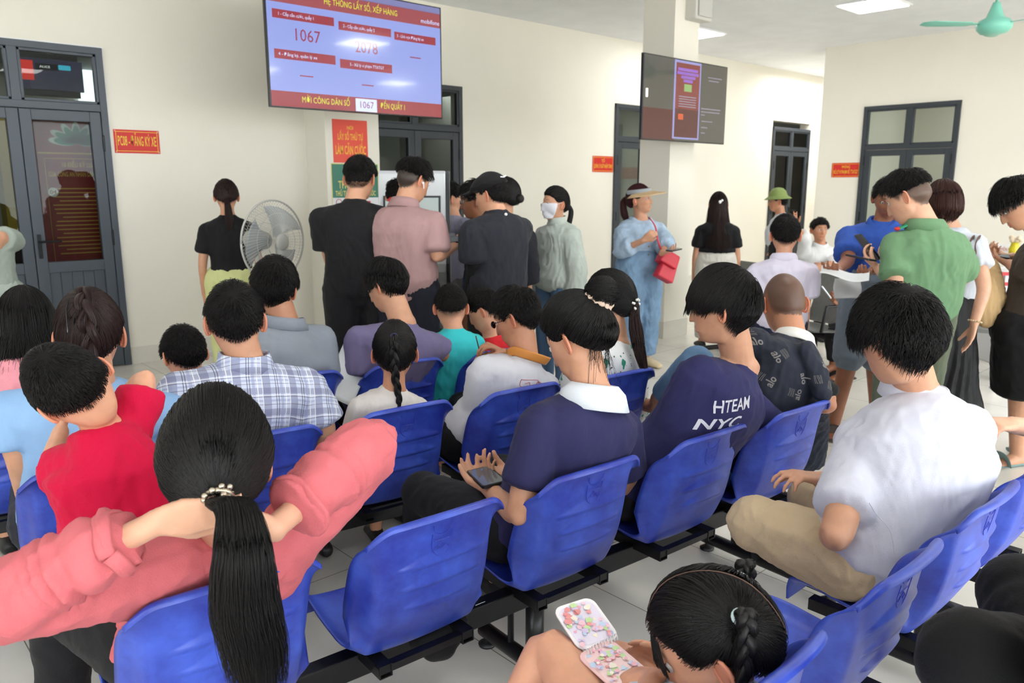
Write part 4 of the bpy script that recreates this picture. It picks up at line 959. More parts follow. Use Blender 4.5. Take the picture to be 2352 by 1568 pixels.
    # ears appended to the same surface
    if ears:
        eb = MB()
        for sg in (-1, 1):
            e = np.array([sg*.0745, -.006, -.008]); o = H.w(e); ex = H.r*sg; uy = H.u; fy = -H.f
            outw = (ex*(.50+ear_out)+fy*.75).normalized(); sz = H.size*(.92-.08*H.child)
            ring = []; 
            for k in range(15):
                a = R(-200+k*(290/14)); rad = .031; pz = math.sin(a)*rad*1.0; py = math.cos(a)*.0165
                ring.append(Vector(o)+uy*(pz+ (0 if pz > 0 else pz*.05))*sz+outw*((py+.013)*sz)+ex*.002)
            rr_ = [(.0035+.0012*math.sin(k/14*math.pi))*sz for k in range(15)]; eb.tube(ring, rr_, n=8)
            bowl = [Vector(o)+uy*v*sz+outw*w_*sz for v, w_ in ((-.027, .008), (-.012, .011), (.004, .014), (.018, .013), (.026, .009))]
            eb.tube(bowl, [.006*sz, .011*sz, .015*sz, .013*sz, .006*sz], [.003*sz, .0035*sz, .004*sz, .003*sz, .003*sz], side=outw, n=10)
            eb.ball(Vector(o)+uy*-.028*sz+outw*.008*sz, .0065*sz)
        ev = np.array(eb.v); nv = len(co)
        fl = [tuple(p.vertices) for p in me.polygons]; 
        allv = np.vstack([co, ev]); me2 = bpy.data.meshes.new(name)
        lv = np.empty(len(me.loops), 'i'); me.loops.foreach_get('vertex_index', lv); ls = np.empty(len(me.polygons), 'i'); me.polygons.foreach_get('loop_start', ls)
        ef = [tuple(i+nv for i in q) for q in eb.f]; ev_l = np.array([i for q in ef for i in q], 'i'); es = np.cumsum([0]+[len(q) for q in ef[:-1]])+len(lv)
        me2.vertices.add(len(allv)); me2.vertices.foreach_set('co', allv.astype('f').ravel()); me2.loops.add(len(lv)+len(ev_l)); me2.loops.foreach_set('vertex_index', np.concatenate([lv, ev_l]).astype('i'))
        me2.polygons.add(len(ls)+len(es)); me2.polygons.foreach_set('loop_start', np.concatenate([ls, es]).astype('i')); me2.update(calc_edges=True); bpy.data.meshes.remove(me)
        ecol = np.repeat((base*np.array([1.08, .82, .78]))[None], len(ev), 0); col = np.vstack([col, ecol])
    setcol(me2, 'col', col); o = finish(me2, name, M_skin, None); o['label'] = label; o['category'] = cat
    if group: o['group'] = group
    if eyes and detail:
        for sg in (-1, 1):
            c = H.V(sg*.031, .0725+.0, .004); e = MB().ball(c, .0105*H.size, nu=12, nv=8).build('eye', M_eye, o, smooth=True)
            MB().ball(H.V(sg*.031, .0795, .003), .0050*H.size, nu=10, nv=6).build('iris', M_iris, e, smooth=True)
            pts = [H.V(sg*(.031+a*.015), .0835-abs(a)*.008-(.004 if a > 0 else 0)*a*0, .004+.0055*(1-a*a)) for a in (-1, -.5, 0, .5, 1)]
            MB().tube(pts, .0014*H.size, n=6).build('eyelid', M_brow, e, smooth=True)
    return o
# ---- garments
def cloth(name, col, rough=.8, weave=260, bump=.25, noise=.04, sheen=.04):
    return mat('cloth_'+name, col, rough, .25, noise=noise, nscale=9, bump=bump, bscale=weave, sheen=sheen)
def tcoord(me, J):
    """cloth coordinates: across, depth, along the spine"""
    co = getco(me); N = np.array(J['neck']); ax = np.array(J['ax']); cs = np.array(J['cs']); l = co-N; z = l @ ax; x = l @ cs; y = l @ np.cross(ax, cs)
    setvec(me, 'tc', np.stack([x, y, z], 1)); return np.stack([x, y, z], 1)
def garment(name, J, parent, m, parts, voxel=.010, smooth=5, amp=.004, freq=16, seed=1, stretch=(1, 1, .5), extra=None, post=None, label=None):
    mb = MB()
    for p in parts: p(mb)
    me = remesh(mb, voxel, smooth, name); co = getco(me); no = getno(me)
    tc = tcoord(me, J); axn = np.array(J['ax']); no = no-axn*(no @ axn)[:, None]*.65; co = co+no*(folds(tc, seed, freq, 5, stretch)*amp*.95+folds(tc, seed+50, freq*.4, 3, (1.2, 1, .8))*amp*1.0+folds(tc+tc[:, ::-1]*.4, seed+70, freq*1.7, 3, (1, 1, .3))*amp*.25)[:, None]
    if extra: co = co+no*extra(co, tc)[:, None]
    setco(me, co)
    o = finish(me, name, m, parent)
    if label: o['label'] = label
    return o
def shirt(J, parent, m, sleeve=.62, inf=.012, hem=-.10, loose=.6, slinf=.016, slflare=.012, name='shirt', voxel=.010, amp=.0045, freq=15, seed=1, t1=.99, hood=None, extra=None, smooth=5, sleeves='LR', label=None, ring=None):
    s, g = J['s'], J['g']
    def t(mb): torso(mb, J, inf*s, t0=hem, t1=t1, fit=loose)
    def sl(mb):
        for nm in sleeves:
            n0 = J['neck']-J['ax']*.045*s; a0 = J['sh'+nm]; mb.tube([n0.lerp(a0, .15), n0.lerp(a0, .55)+Vector((0, 0, .004)), a0+Vector((0, 0, -.004))], [.040*s+inf*s*.7, .040*s+inf*s*.7, ARM[0]*s*g+inf*s*.6], n=12)
            P_ = [J['sh'+nm], J['el'+nm], J['wr'+nm]]; rd = [ARM[0]*s*g-.002, ARM[1]*s*g+.006, ARM[2]*s*g+.006]
            mb.ball(J['sh'+nm]+Vector((0, 0, -.008)), ARM[0]*s*g+inf*s*.8+.002); limb(mb, P_, rd, 0, sleeve, slinf*s, cap=.25, flare=slflare*s)
            if sleeve > 1: mb.ball(J['el'+nm], ARM[1]*s*g+.006+slinf*s)
    o = garment(name, J, parent, m, [t, sl], voxel, smooth, amp, freq, seed, extra=extra, label=label)
    return o
def pants(J, parent, m, f1=1.85, inf=.014, top=.12, name='trousers', voxel=.011, amp=.004, seed=3, flare=0, skirt=False, label=None):
    s, g = J['s'], J['g']
    def t(mb): torso(mb, J, (inf-.002)*s, t0=-.14, t1=top, fit=.2)
    def lg(mb):
        for nm in 'LR':
            limb(mb, [J['hp'+nm], J['kn'+nm], J['an'+nm]], [r*s*(.6+.4*g)+.004 for r in LEG], 0, f1, inf*s, cap=.3, flare=flare)
            if f1 > 1: mb.ball(J['kn'+nm], LEG[1]*s*(.6+.4*g)+.004+inf*s)
        a, b = J['hpL'], J['hpR']; mb.tube([a, a.lerp(b, .5), b], .09*s*(.6+.4*g)+inf*s)
    tt = max(top, .12)
    return garment(name, J, parent, m, [lambda mb: torso(mb, J, (inf-.002)*s, t0=-.14, t1=max(.15, top), fit=.2), lg], voxel, 5, amp, 18, seed, label=label)
def collar(J, H, parent, m, h=.035, r=.060, rl=.075, name='collar', tilt=.0, th=.003, drop=.012, open_=0, wide=0):
    """folded band: stand and fall round the neck base"""
    s = J['s']; N = J['neck']; ax = (H.c-N).normalized()*.5+J['ax']*.5; ax.normalize(); cs = J['cs']; fw = ax.cross(cs)*-1 if ax.cross(cs).dot(J['fw']) < 0 else ax.cross(cs)
    prof = [(r, -.012), (r+.002, h*.6), (r+.004, h), (r+.010, h*1.02), (rl, h*.45), (rl+.010, -drop), (rl+.006, -drop-.002), (rl-.004, h*.3), (r+.008, h*.85)]
    n = 40; vs = []; fs = []
    for i, (rr, z) in enumerate(prof):
        for k in range(n):
            a = 2*math.pi*k/n; fr = math.sin(a); zz = z-(.028+open_)*max(0, fr)**2-.004*(1-abs(fr)); q = rr*(1+wide*(z < h*.4)*max(0, -fr)*.3)
            vs.append(N+(cs*math.cos(a)*q*1.08+fw*fr*q*.98+ax*zz)*s)
    P_ = len(prof)
    for i in range(P_):
        for k in range(n):
            j = (i+1) % P_; fs.append((i*n+k, i*n+(k+1) % n, j*n+(k+1) % n, j*n+k))
    me = MB().add(vs, fs).mesh(name); tcoord(me, J); return finish(me, name, m, parent)
def neckband(J, H, parent, m, r=.064, w=.009, name='neckband', drop=.03):
    s = J['s']; N = J['neck']-J['ax']*.006*s; ax = J['ax']; cs = J['cs']; fw = J['fw']; fw = (fw-ax*fw.dot(ax)).normalized(); pts = []
    for k in range(33): a = 2*math.pi*k/32; pts.append(N+(cs*math.cos(a)*r*1.15+fw*math.sin(a)*r+ax*(-drop*max(0, math.sin(a))-.012*abs(math.cos(a)) + .004))*s)
    return MB().tube(pts, .004*s, w*s, side=None, n=8, cap=0).build(name, m, parent, smooth=True)
def shoes(J, parent, m, name='shoe', inf=.008):
    for nm in 'LR': mb = MB(); foot(mb, J['an'+nm]-Vector((0, 0, .002)), J['ft'+nm], J['s'], inf=inf); me = remesh(mb, .008, 2, name); finish(me, name, m, parent)
def sandals(J, parent, m, name='sandal'):
    for nm in 'LR':
        a = J['an'+nm]; d = Vector(J['ft'+nm]); d.z = 0; d.normalize(); sd = d.cross(Vector((0, 0, 1))); s = J['s']; z0 = max(a.z-.082*s, .0)
        mb = MB(); P_ = [Vector((a.x, a.y, z0+.010))+d*q*s for q in (-.085, -.05, .0, .07, .14, .185)]; mb.tube(P_, [.030*s, .038*s, .038*s, .046*s, .048*s, .03*s], .011, side=sd, n=14, cap=.3)
        o = mb.build(name, m, parent, smooth=True); mb = MB(); arc = [Vector((a.x, a.y, z0))+d*.10*s+sd*(.052*s*math.cos(R(t)))+Vector((0, 0, .012+.048*s*math.sin(R(t)))) for t in range(0, 181, 15)]
        mb.tube(arc, .003, .03*s, side=None, n=8, cap=0); mb.build('strap', m, o, smooth=True)
def phone(label, c, up, nrm, parent=None, case=None, glow=None, w=.075, h=.155, th=.009, name='phone'):
    """c centre, up long axis, nrm screen normal"""
    up = Vector(up).normalized(); nrm = Vector(nrm); nrm = (nrm-up*nrm.dot(up)).normalized(); x = up.cross(nrm)
    M = Matrix(((x.x, up.x, nrm.x, c[0]), (x.y, up.y, nrm.y, c[1]), (x.z, up.z, nrm.z, c[2]), (0, 0, 0, 1)))
    t = thing(name, label, 'phone', tuple(c)); mb = MB(); poly = []
    for cx, cy, a0 in ((w/2-.01, h/2-.01, 0), (-w/2+.01, h/2-.01, 90), (-w/2+.01, -h/2+.01, 180), (w/2-.01, -h/2+.01, 270)):
        for k in range(5): a = R(a0+k*22.5); poly.append((cx+.01*math.cos(a), cy+.01*math.sin(a)))
    mb.prism(poly, M @ Vector((0, 0, -th/2)), x, up, th); mb.build('case', case or M_black, t)
    rect('screen', glow or mat('dim_screen', srgb(52, 56, 60), .1, .6, emit=srgb(70, 76, 82), estr=.35), t, M, 0, 0, w-.008, h-.01, .0008, r=.008)
    return t, M
# ---------------------------------------------------------------- seated people
XA = (.585, 1.115, 1.645, 2.175, 2.685); YA_ = (1.50, 1.47, 1.43, 1.38, 1.33)
XBs = (.585, 1.075, 1.605, 2.115, 2.615, 3.125); YBs = (2.44, 2.38, 2.32, 2.23, 2.12, 2.06)
XC = (.005, .505, 1.025, 1.545, 2.035, 2.555); YC = (3.24, 3.18, 3.12, 3.04, 2.94, 2.84)
XD = (.585, 1.145, 1.715, 2.265, 2.815, 3.35); YD = (.59, .58, .58, .575, .57, .57)
def hipat(X, Y, i, fwd=.27, side=0, z=.535): return Vector((X[i]+side, Y[i]+fwd, z))
def project_text(name, s, m, target, parent, M, width, height, depth=.3, off=.0015, bold=0, shear=0, align='CENTER'):
    """lettering printed on cloth: laid on the surface of target along -z of M"""
    me0 = target.data; bv = BVHTree.FromPolygons([v.co.copy() for v in me0.vertices], [tuple(p.vertices) for p in me0.polygons])
    cu = bpy.data.curves.new(name, 'FONT'); cu.body = s; cu.size = 1; cu.align_x = align; cu.align_y = 'CENTER'; cu.resolution_u = 3; cu.offset = bold; cu.shear = shear
    t = bpy.data.objects.new('tmp', cu); C.objects.link(t); bpy.context.view_layer.update(); me = bpy.data.meshes.new_from_object(t.evaluated_get(bpy.context.evaluated_depsgraph_get())); bpy.data.objects.remove(t)
    bm = bmesh.new(); bm.from_mesh(me); bmesh.ops.triangulate(bm, faces=bm.faces)
    for _ in range(2):
        ed = [e for e in bm.edges if e.calc_length() > .12]
        if ed: bmesh.ops.subdivide_edges(bm, edges=ed, cuts=1)
        bmesh.ops.triangulate(bm, faces=[f for f in bm.faces if len(f.verts) > 3])
    xs = [v.co.x for v in bm.verts]; cx = (max(xs)+min(xs))/2 if align == 'CENTER' else 0; w = max(xs)-min(xs); dirn = -(M.to_3x3() @ Vector((0, 0, 1))).normalized()
    bad = []
    for v in bm.verts:
        p = M @ Vector(((v.co.x-cx)*width/w, v.co.y*height/.72, depth)); hit = bv.ray_cast(p, dirn)
        if hit[0] is None: bad.append(v)
        else: v.co = hit[0]+hit[1]*off
    if bad: bmesh.ops.delete(bm, geom=bad, context='VERTS')
    bm.to_mesh(me); bm.free(); me.materials.clear(); me.materials.append(m); return link(me, name, parent)
def bandn(n, l, val, period, off, width):
    a = mathn(n, l, 'ADD', val, off); a = mathn(n, l, 'DIVIDE', a, period); a = mathn(n, l, 'FRACT', a); a = mathn(n, l, 'SUBTRACT', a, .5); a = mathn(n, l, 'ABSOLUTE', a)
    return mathn(n, l, 'LESS_THAN', a, width/period/2)
def plaid():
    m = cloth('plaid', srgb(206, 214, 232), .8); n = m.node_tree.nodes; l = m.node_tree.links; b = n['Principled BSDF']
    for k in list(l):
        if k.to_socket == b.inputs['Base Color']: l.remove(k)
    at = n.new('ShaderNodeAttribute'); at.attribute_name = 'tc'; sx = n.new('ShaderNodeSeparateXYZ'); l.new(at.outputs['Vector'], sx.inputs[0])
    cur = None; col0 = srgb(204, 212, 232)
    zz = mathn(n, l, 'ADD', sx.outputs[2], mathn(n, l, 'MULTIPLY', sx.outputs[1], .9))
    for (ax, per, off, wd, c, f) in ((0, .094, 0, .026, srgb(104, 106, 146), .55), (2, .094, .02, .028, srgb(104, 106, 146), .5), (0, .094, .043, .010, srgb(150, 158, 196), .6), (2, .094, .065, .009, srgb(150, 158, 196), .6),
                                     (0, .094, .030, .003, srgb(245, 245, 245), .8), (0, .094, .055, .0028, srgb(70, 66, 96), .75), (0, .094, .063, .0028, srgb(70, 66, 96), .75), (2, .094, .048, .0028, srgb(70, 66, 96), .75), (2, .094, .041, .0028, srgb(245, 245, 245), .8), (2, .094, .082, .0026, srgb(90, 84, 110), .7), (0, .094, .014, .0025, srgb(245, 245, 245), .7)):
        mk = bandn(n, l, sx.outputs[0] if ax == 0 else zz, per, off, wd); mk = mathn(n, l, 'MULTIPLY', mk, f); mx = n.new('ShaderNodeMix'); mx.data_type = 'RGBA'; l.new(mk, mx.inputs['Factor'])
        if cur is None: mx.inputs['A'].default_value = col0
        else: l.new(cur, mx.inputs['A'])
        mx.inputs['B'].default_value = c; cur = mx.outputs['Result']
    l.new(cur, b.inputs['Base Color']); return m
def ellipse_band(name, c, ax, cs, fw, r1, r2, w, m, parent, n=10):
    pts = [Vector(c)+cs*math.cos(2*math.pi*k/24)*r1+fw*math.sin(2*math.pi*k/24)*r2 for k in range(25)]
    return MB().tube(pts, w, None, n=n, cap=0).build(name, m, parent, smooth=True)
def seam(name, pts, target, parent, m, r=.0012, off=.0005):
    """stitched seam laid on a garment: points are pushed to the nearest surface"""
    me0 = target.data; bv = BVHTree.FromPolygons([v.co.copy() for v in me0.vertices], [tuple(p.vertices) for p in me0.polygons]); Q = []
    for p in bez(pts, 26):
        h = bv.find_nearest(p); Q.append(h[0]+h[1]*off)
    for _ in range(4): Q = [Q[0]]+[(Q[i-1]+Q[i]*2+Q[i+1])/4 for i in range(1, len(Q)-1)]+[Q[-1]]
    return MB().tube(Q, r, n=6, cap=0).build(name, m, parent, smooth=True)

# --- man in plaid shirt
def plaid_man():
    H = Head(PY(540, 738, 2.54), -22, -14, 0, 1.06); J = J_make('sit', H, -30, 1.08, 1.08, .215, neck=PY(563, 830, 2.53), hip=hipat(XBs, YBs, 1, .29), hunch=.03, elR=PY(745, 985, 2.45), wrR=PY(742, 1060, 2.65), elL=PY(398, 1010, 2.6), wrL=P(430, 1080, 2.8))
    o = body('person', 'man in a blue and white plaid shirt, seen from behind on a blue seat', H, J, 'light', .008, scalp=('short', .75, -14))
    m = plaid(); sh = shirt(J, o, m, .86, .018, -.1, .8, .022, .010, 'plaid_shirt', .008, .004, 13, 11, 1.0)
    collar(J, H, sh, m, .034, .062, .076, drop=.02)
    pants(J, o, cloth('dark_trousers', srgb(36, 38, 46)))
    shoes(J, o, M_black)
    short_hair(H, o, 3000, .034, .012, 'short', .25, 21, (.0, -.72, .60), cap=(.012, .006, .003), rad=.0007, messy=.3)
plaid_man()
# --- young man with printed navy T-shirt
def navy_man():
    H = Head(PY(1660, 704, 1.47), -62, -6, 0, 1.08); J = J_make('sit', H, -34, 1.08, 1.0, .205, neck=PY(1700, 845, 1.45), hip=hipat(XA, YA_, 3), hunch=.02, elL=PY(1512, 1045, 1.60), wrL=PY(1478, 1110, 1.75), elR=PY(1770, 1000, 1.45), wrR=P(1700, 1050, 3.1))
    o = body('person', 'young man in a navy T-shirt with white gothic lettering, face turned left', H, J, 'light', .0065, scalp=('fringe', .8, -8), detail=1)
    m = cloth('navy_tee', srgb(44, 44, 88), .85); sh = shirt(J, o, m, .80, .018, -.1, .8, .024, .016, 't_shirt', .008, .0045, 12, 31, .985)
    neckband(J, H, sh, m)
    rt, fw = J['rt'], J['fw']; c = P(1695, 948, 2.2); M = frame(c, rt, -fw)
    W_ = mat('print_white', srgb(214, 214, 224), .7)
    project_text('lettering', 'HTEAM', W_, sh, sh, frame(PY(1695, 934, 1.35), rt, -fw), .15, .045, off=.0022, bold=.012)
    project_text('lettering', 'NYC', W_, sh, sh, frame(PY(1676, 980, 1.35), rt, -fw), .17, .036, off=.0022, bold=.02, shear=.3)
    pants(J, o, cloth('black_trousers', srgb(24, 24, 28)))
    shoes(J, o, M_black)
    short_hair(H, o, 6500, .060, .030, 'fringe', .04, 33, (.1, -.62, .78), cap=(.022, .016, .007), rad=.00075, messy=.10, droop=.9, front=.002, comb=None)
navy_man()
# --- girl in navy polo with bun
def bun_girl():
    H = Head(PY(1326, 778, 1.60), -52, -30, 0, 1.06, 1); J = J_make('sit', H, -34, 1.05, .98, .188, neck=PY(1362, 908, 1.53), hip=hipat(XA, YA_, 2), hunch=.035, elL=P(1190, 1185, 2.12), wrL=P(1122, 1120, 2.34), elR=P(1440, 1120, 2.55), wrR=P(1190, 1098, 2.46),
        hdL=(P(1096, 1098, 2.36)-P(1116, 1120, 2.30), Vector((0, 0, 1)), .5, -1), hdR=(P(1130, 1080, 2.44)-P(1190, 1098, 2.46), Vector((0, 0, 1)), .5, 1))
    o = body('person', 'young woman in a navy polo with white collar and black hair bun', H, J, 'light', .0065, scalp=('tied', .85, -4), detail=1)
    m = cloth('navy_polo', srgb(42, 42, 82), .8); sh = shirt(J, o, m, .66, .014, -.1, .6, .018, .010, 'polo_shirt', .008, .003, 12, 41, .985)
    cm = mat('collar_stripe', srgb(222, 228, 236), .8, .3, bump=.3, bscale=300); collar(J, H, sh, cm, .038, .060, .092, drop=.030, wide=.2)
    pants(J, o, cloth('black_trousers', srgb(24, 24, 28))); shoes(J, o, M_black)
    tied_hair(H, o, (.18, -.80, .55), 3400, th=.014, seed=44, rad=.0008, bulge=.012, shift=-2)
    b = H.V(.025, -.125, .088); r = H.r; mb = MB()
    pts = []
    for k in range(70):
        a = k/70*2*math.pi*1.3; q = .022; pts.append(b+H.r*(math.cos(a)*q)+(H.u*.6+H.f*.8)*(math.sin(a)*q)-H.f*.012*math.sin(a*.5)+H.u*(.012*math.cos(a*.31)))
    mb.ball(b, (.043, .043, .038)); bn = mb.build('hair_bun', M_hair, o, smooth=True)
    rng = np.random.RandomState(9); S = []
    for k in range(900):
        ax = rng.randn(3)*.45+np.array([.3, .5, .9]); ax /= np.linalg.norm(ax); a0 = rng.rand()*6.28; u = np.cross(ax, rng.randn(3)); u /= np.linalg.norm(u); v = np.cross(ax, u); th = a0+np.linspace(0, 2.2, 9); rr = .044+.007*rng.rand()
        S.append(np.array(b)+(u[None]*np.cos(th)[:, None]+v[None]*np.sin(th)[:, None])*rr*np.array([1, 1, .92])+ax*rng.uniform(-.022, .022))
    tubes_mesh('hair_strands', np.array(S), .0008, M_hair, bn)
    # scrunchie
    pts = []; ax = (b-H.c).normalized(); u = ax.cross(H.r).normalized(); v = ax.cross(u); c0 = b-ax*.028; rr = []
    for k in range(61): a = 2*math.pi*k/60; pts.append(c0+(u*math.cos(a)+v*math.sin(a))*.038+ax*.005*math.sin(a*9)); rr.append(.0115+.003*math.sin(a*14))
    MB().tube(pts, rr, n=9, cap=0).build('scrunchie', cloth('scrunchie', srgb(206, 182, 164), .6), o, smooth=True)
    # loose wisps on the nape
    S = []
    for k in range(60):
        p0 = H.surf(np.array([[rng.uniform(-.6, .5), -.75, -.55+.1*rng.rand()]]), .004)[0]; w = H.w(p0); L = .05+.09*rng.rand(); s = np.linspace(0, 1, 8)[:, None]; d = np.array([rng.uniform(-.25, .25), rng.uniform(-.2, .2), -1.]); S.append(w+d*L*s+np.array([rng.uniform(-.02, .02), rng.uniform(-.02, .02), 0])*s**2)
    tubes_mesh('loose_strands', np.array(S), .0005, M_hair, bn)
    c = P(1116, 1092, 2.36); phone('phone in a yellow rimmed case held by the young woman with the bun', c, P(1095, 1072, 2.45)-P(1135, 1108, 2.30), Vector((0, 0, 1))+W(.1, -.5, 0), mat('yellow_case', srgb(214, 178, 66), .4), w=.080, h=.160)
    t = thing('tissue_sheet', 'crumpled white plastic sheet beside the girl with the phone', 'paper', tuple(P(1165, 1090, 2.55)))
    me_paper(t, P(1165, 1092, 2.55), .13, .09, 5)
def me_paper(t, c, w, h, seed, m=None, curl=.02, nrm=None, up=None):
    nrm = (nrm or Vector((0, 0, 1))).normalized(); up = up or W(0, 1, 0); up = (up-nrm*up.dot(nrm)).normalized(); x = up.cross(nrm); n = 14; vs = []; rng = np.random.RandomState(seed)
    for i in range(n+1):
        for j in range(n+1):
            a, b = i/n-.5, j/n-.5; vs.append(c+x*(a*w)+up*(b*h)+nrm*(curl*(math.sin(a*5+seed)+.6*math.sin(b*7+a*4))*.5))
    fs = [(i*(n+1)+j, (i+1)*(n+1)+j, (i+1)*(n+1)+j+1, i*(n+1)+j+1) for i in range(n) for j in range(n)]
    o = MB().add(vs, fs).build('sheet', m or mat('white_sheet', srgb(225, 228, 230), .6, .3), t, smooth=True); s = o.modifiers.new('thick', 'SOLIDIFY'); s.thickness = .0008; return o
bun_girl()
# --- woman in coral pink with hands behind her neck
def pink_woman():
    H = Head(PY(498, 1056, 1.47), -16, 4, 2, 1.10, 1); nk = PY(515, 1238, 1.63)
    hipv = hipat(XA, YA_, 0, .29, .0)
    J = J_make('sit', H, -22, 1.0, .92, .18, neck=nk, hip=hipv, hunch=-.01, shL=PY(385, 1300, 1.60), shR=PY(628, 1270, 1.54), elL=P(-40, 1402, 1.26), elR=P(868, 1005, 1.66), wrL=P(360, 1200, 1.32), wrR=P(625, 1216, 1.38),
        hdL=(P(500, 1172, 1.33)-P(360, 1200, 1.32), W(.0, 1, .25), .12, -1, .03), hdR=(P(500, 1190, 1.36)-P(625, 1216, 1.38), W(0, 1, .2), .12, 1, .03),
        knL=hipv+W(-.40, .16, .02), knR=hipv+W(-.16, .42, .02), anL=hipv+W(-.46, .2, -.45))
    o = body('person', 'woman in coral pink with hands clasped behind her neck and long ponytail', H, J, 'fair', .006, scalp=('tied', .9, -4))
    m = cloth('coral_top', srgb(206, 106, 112), .85, 330, .35)
    def torso_(mb): torso(mb, J, .020, t0=-.1, t1=.985, fit=.8)
    def sl(mb):
        for nm in 'LR':
            P_ = [J['sh'+nm], J['el'+nm], J['wr'+nm]]; mb.ball(J['sh'+nm], .082); mb.ball(J['sh'+nm].lerp(J['neck'], .35)-Vector((0, 0, .02)), .07)
            limb(mb, P_, [.056, .052, .036], 0, 1.80, .022, cap=.3)
            # wide drape below the upper arm
            a, b = J['sh'+nm], J['el'+nm]; mb.tube([a-Vector((0, 0, .06)), a.lerp(b, .5)-Vector((0, 0, .028)), b], [.05, .05, .045])
    def ex(co, tc):
        out = np.zeros(len(co))
        for nm in 'LR':
            a = np.array(J['el'+nm]); b = np.array(J['wr'+nm]); d = (b-a)/np.linalg.norm(b-a); t = (co-a) @ d; dist = np.linalg.norm(co-a-t[:, None]*d, axis=1); L = np.linalg.norm(b-a)
            k = srt((t/L-.25)/.25)*(1-srt((t/L-.86)/.1))*(dist < .10); out += k*.0075*np.sin(t*170+4*np.sin(t*37+dist*30)+co[:, 0]*35)
        return out
    sh = garment('pink_top', J, o, m, [torso_, sl], .0075, 4, .007, 13, 52, (1, 1, .45), extra=ex)
    for nm in 'LR':
        a, b = J['el'+nm], J['wr'+nm]; d = (b-a).normalized(); c = a.lerp(b, .78); u = d.cross(Vector((0, 0, 1))).normalized(); v = d.cross(u)
        pts = [c+(u*math.cos(2*math.pi*k/24)+v*math.sin(2*math.pi*k/24))*.0565+d*.004*math.sin(k) for k in range(25)]; MB().tube(pts, .006, .016, n=8, cap=0).build('cuff', m, sh, smooth=True)
    pants(J, o, cloth('black_trousers', srgb(24, 24, 28)), inf=.02)
    shoes(J, o, M_black)
    tied_hair(H, o, (.08, -.97, -.14), 5200, th=.018, seed=55, rad=.0008, bulge=.006, shift=-3)
    tp = H.V(.010, -.128, -.018)
    pth = [tp+H.f*.02, tp-H.f*.016+H.u*.003, P(542, 1172, 1.27), P(558, 1270, 1.235), P(562, 1380, 1.235), P(580, 1480, 1.24), P(596, 1590, 1.24)]
    bundle('ponytail', pth, [.012, .018, .027, .040, .050, .056, .052, .036], o, n=1700, rad=.0007, seed=56, flat=.55, wave=.015, side=W(1, 0, 0))
    mt = mat('silver_band', srgb(190, 178, 160), .25, .5, .9); ax = (-H.f*.9-H.u*.5).normalized(); u = ax.cross(H.r).normalized(); v = ax.cross(u); mb = MB()
    for k in range(26):
        a = 2*math.pi*k/26*3; q = .026+.006*math.sin(k*2.3); c = tp-ax*.004+(u*math.cos(a)+v*math.sin(a))*q+ax*.008*math.sin(k*1.7); mb.ball(c, .0066, nu=8, nv=6)
    mb.tube([tp-ax*.004+(u*math.cos(2*math.pi*k/24)+v*math.sin(2*math.pi*k/24))*.026 for k in range(25)], .005, n=8, cap=0); mb.build('hair_tie', mt, o, smooth=True)
pink_woman()

SN = {}
def polo_col(name, rgb, **k): return cloth(name, srgb(*rgb), .8, **k)
def light_blue_woman():
    H = Head(PY(208, 768, 2.60), -22, 0, 0, 1.06, 1); J = J_make('sit', H, -26, 1.06, 1.0, .225, neck=PY(213, 876, 2.55), hip=hipat(XBs, YBs, 0, .28), hunch=.03, elL=PY(48, 1055, 2.62), wrL=PY(60, 1150, 2.8), elR=PY(372, 1050, 2.62))
    o = body('person', 'woman in a light blue T-shirt with a braid down the back of her head', H, J, 'light', .009, scalp=('tied', .85, -4))
    sh = shirt(J, o, polo_col('light_blue', (142, 180, 222)), .64, .014, -.1, .6, .018, .008, 't_shirt', .009, .004, 13, 61, .97); neckband(J, H, sh, polo_col('light_blue', (142, 180, 222)), r=.07)
    pants(J, o, cloth('dark_trousers', srgb(36, 38, 46))); shoes(J, o, M_black)
    tied_hair(H, o, (.02, -.55, .85), 2600, M_hairdb, th=.011, seed=62, rad=.0009, bulge=.006)
    a = lambda x, y, z: H.V(x, y, z)
    braid('braid', [a(0, -.035, .135), a(.003, -.085, .105), a(.012, -.118, .05), a(.014, -.125, -.01), a(.010, -.118, -.07), a(.006, -.105, -.12), a(.0, -.10, -.155)], [.018, .026, .027, .025, .020, .014, .006], o, M_hairdb, 4)
    mt = mat('steel_clip', srgb(60, 60, 64), .2, .5, .8); MB().tube([a(-.035, -.075, .115), a(-.042, -.09, .09), a(-.04, -.115, .06), a(-.04, -.122, .03)], .0022, n=6).build('hair_clip', mt, o, smooth=True)
light_blue_woman()
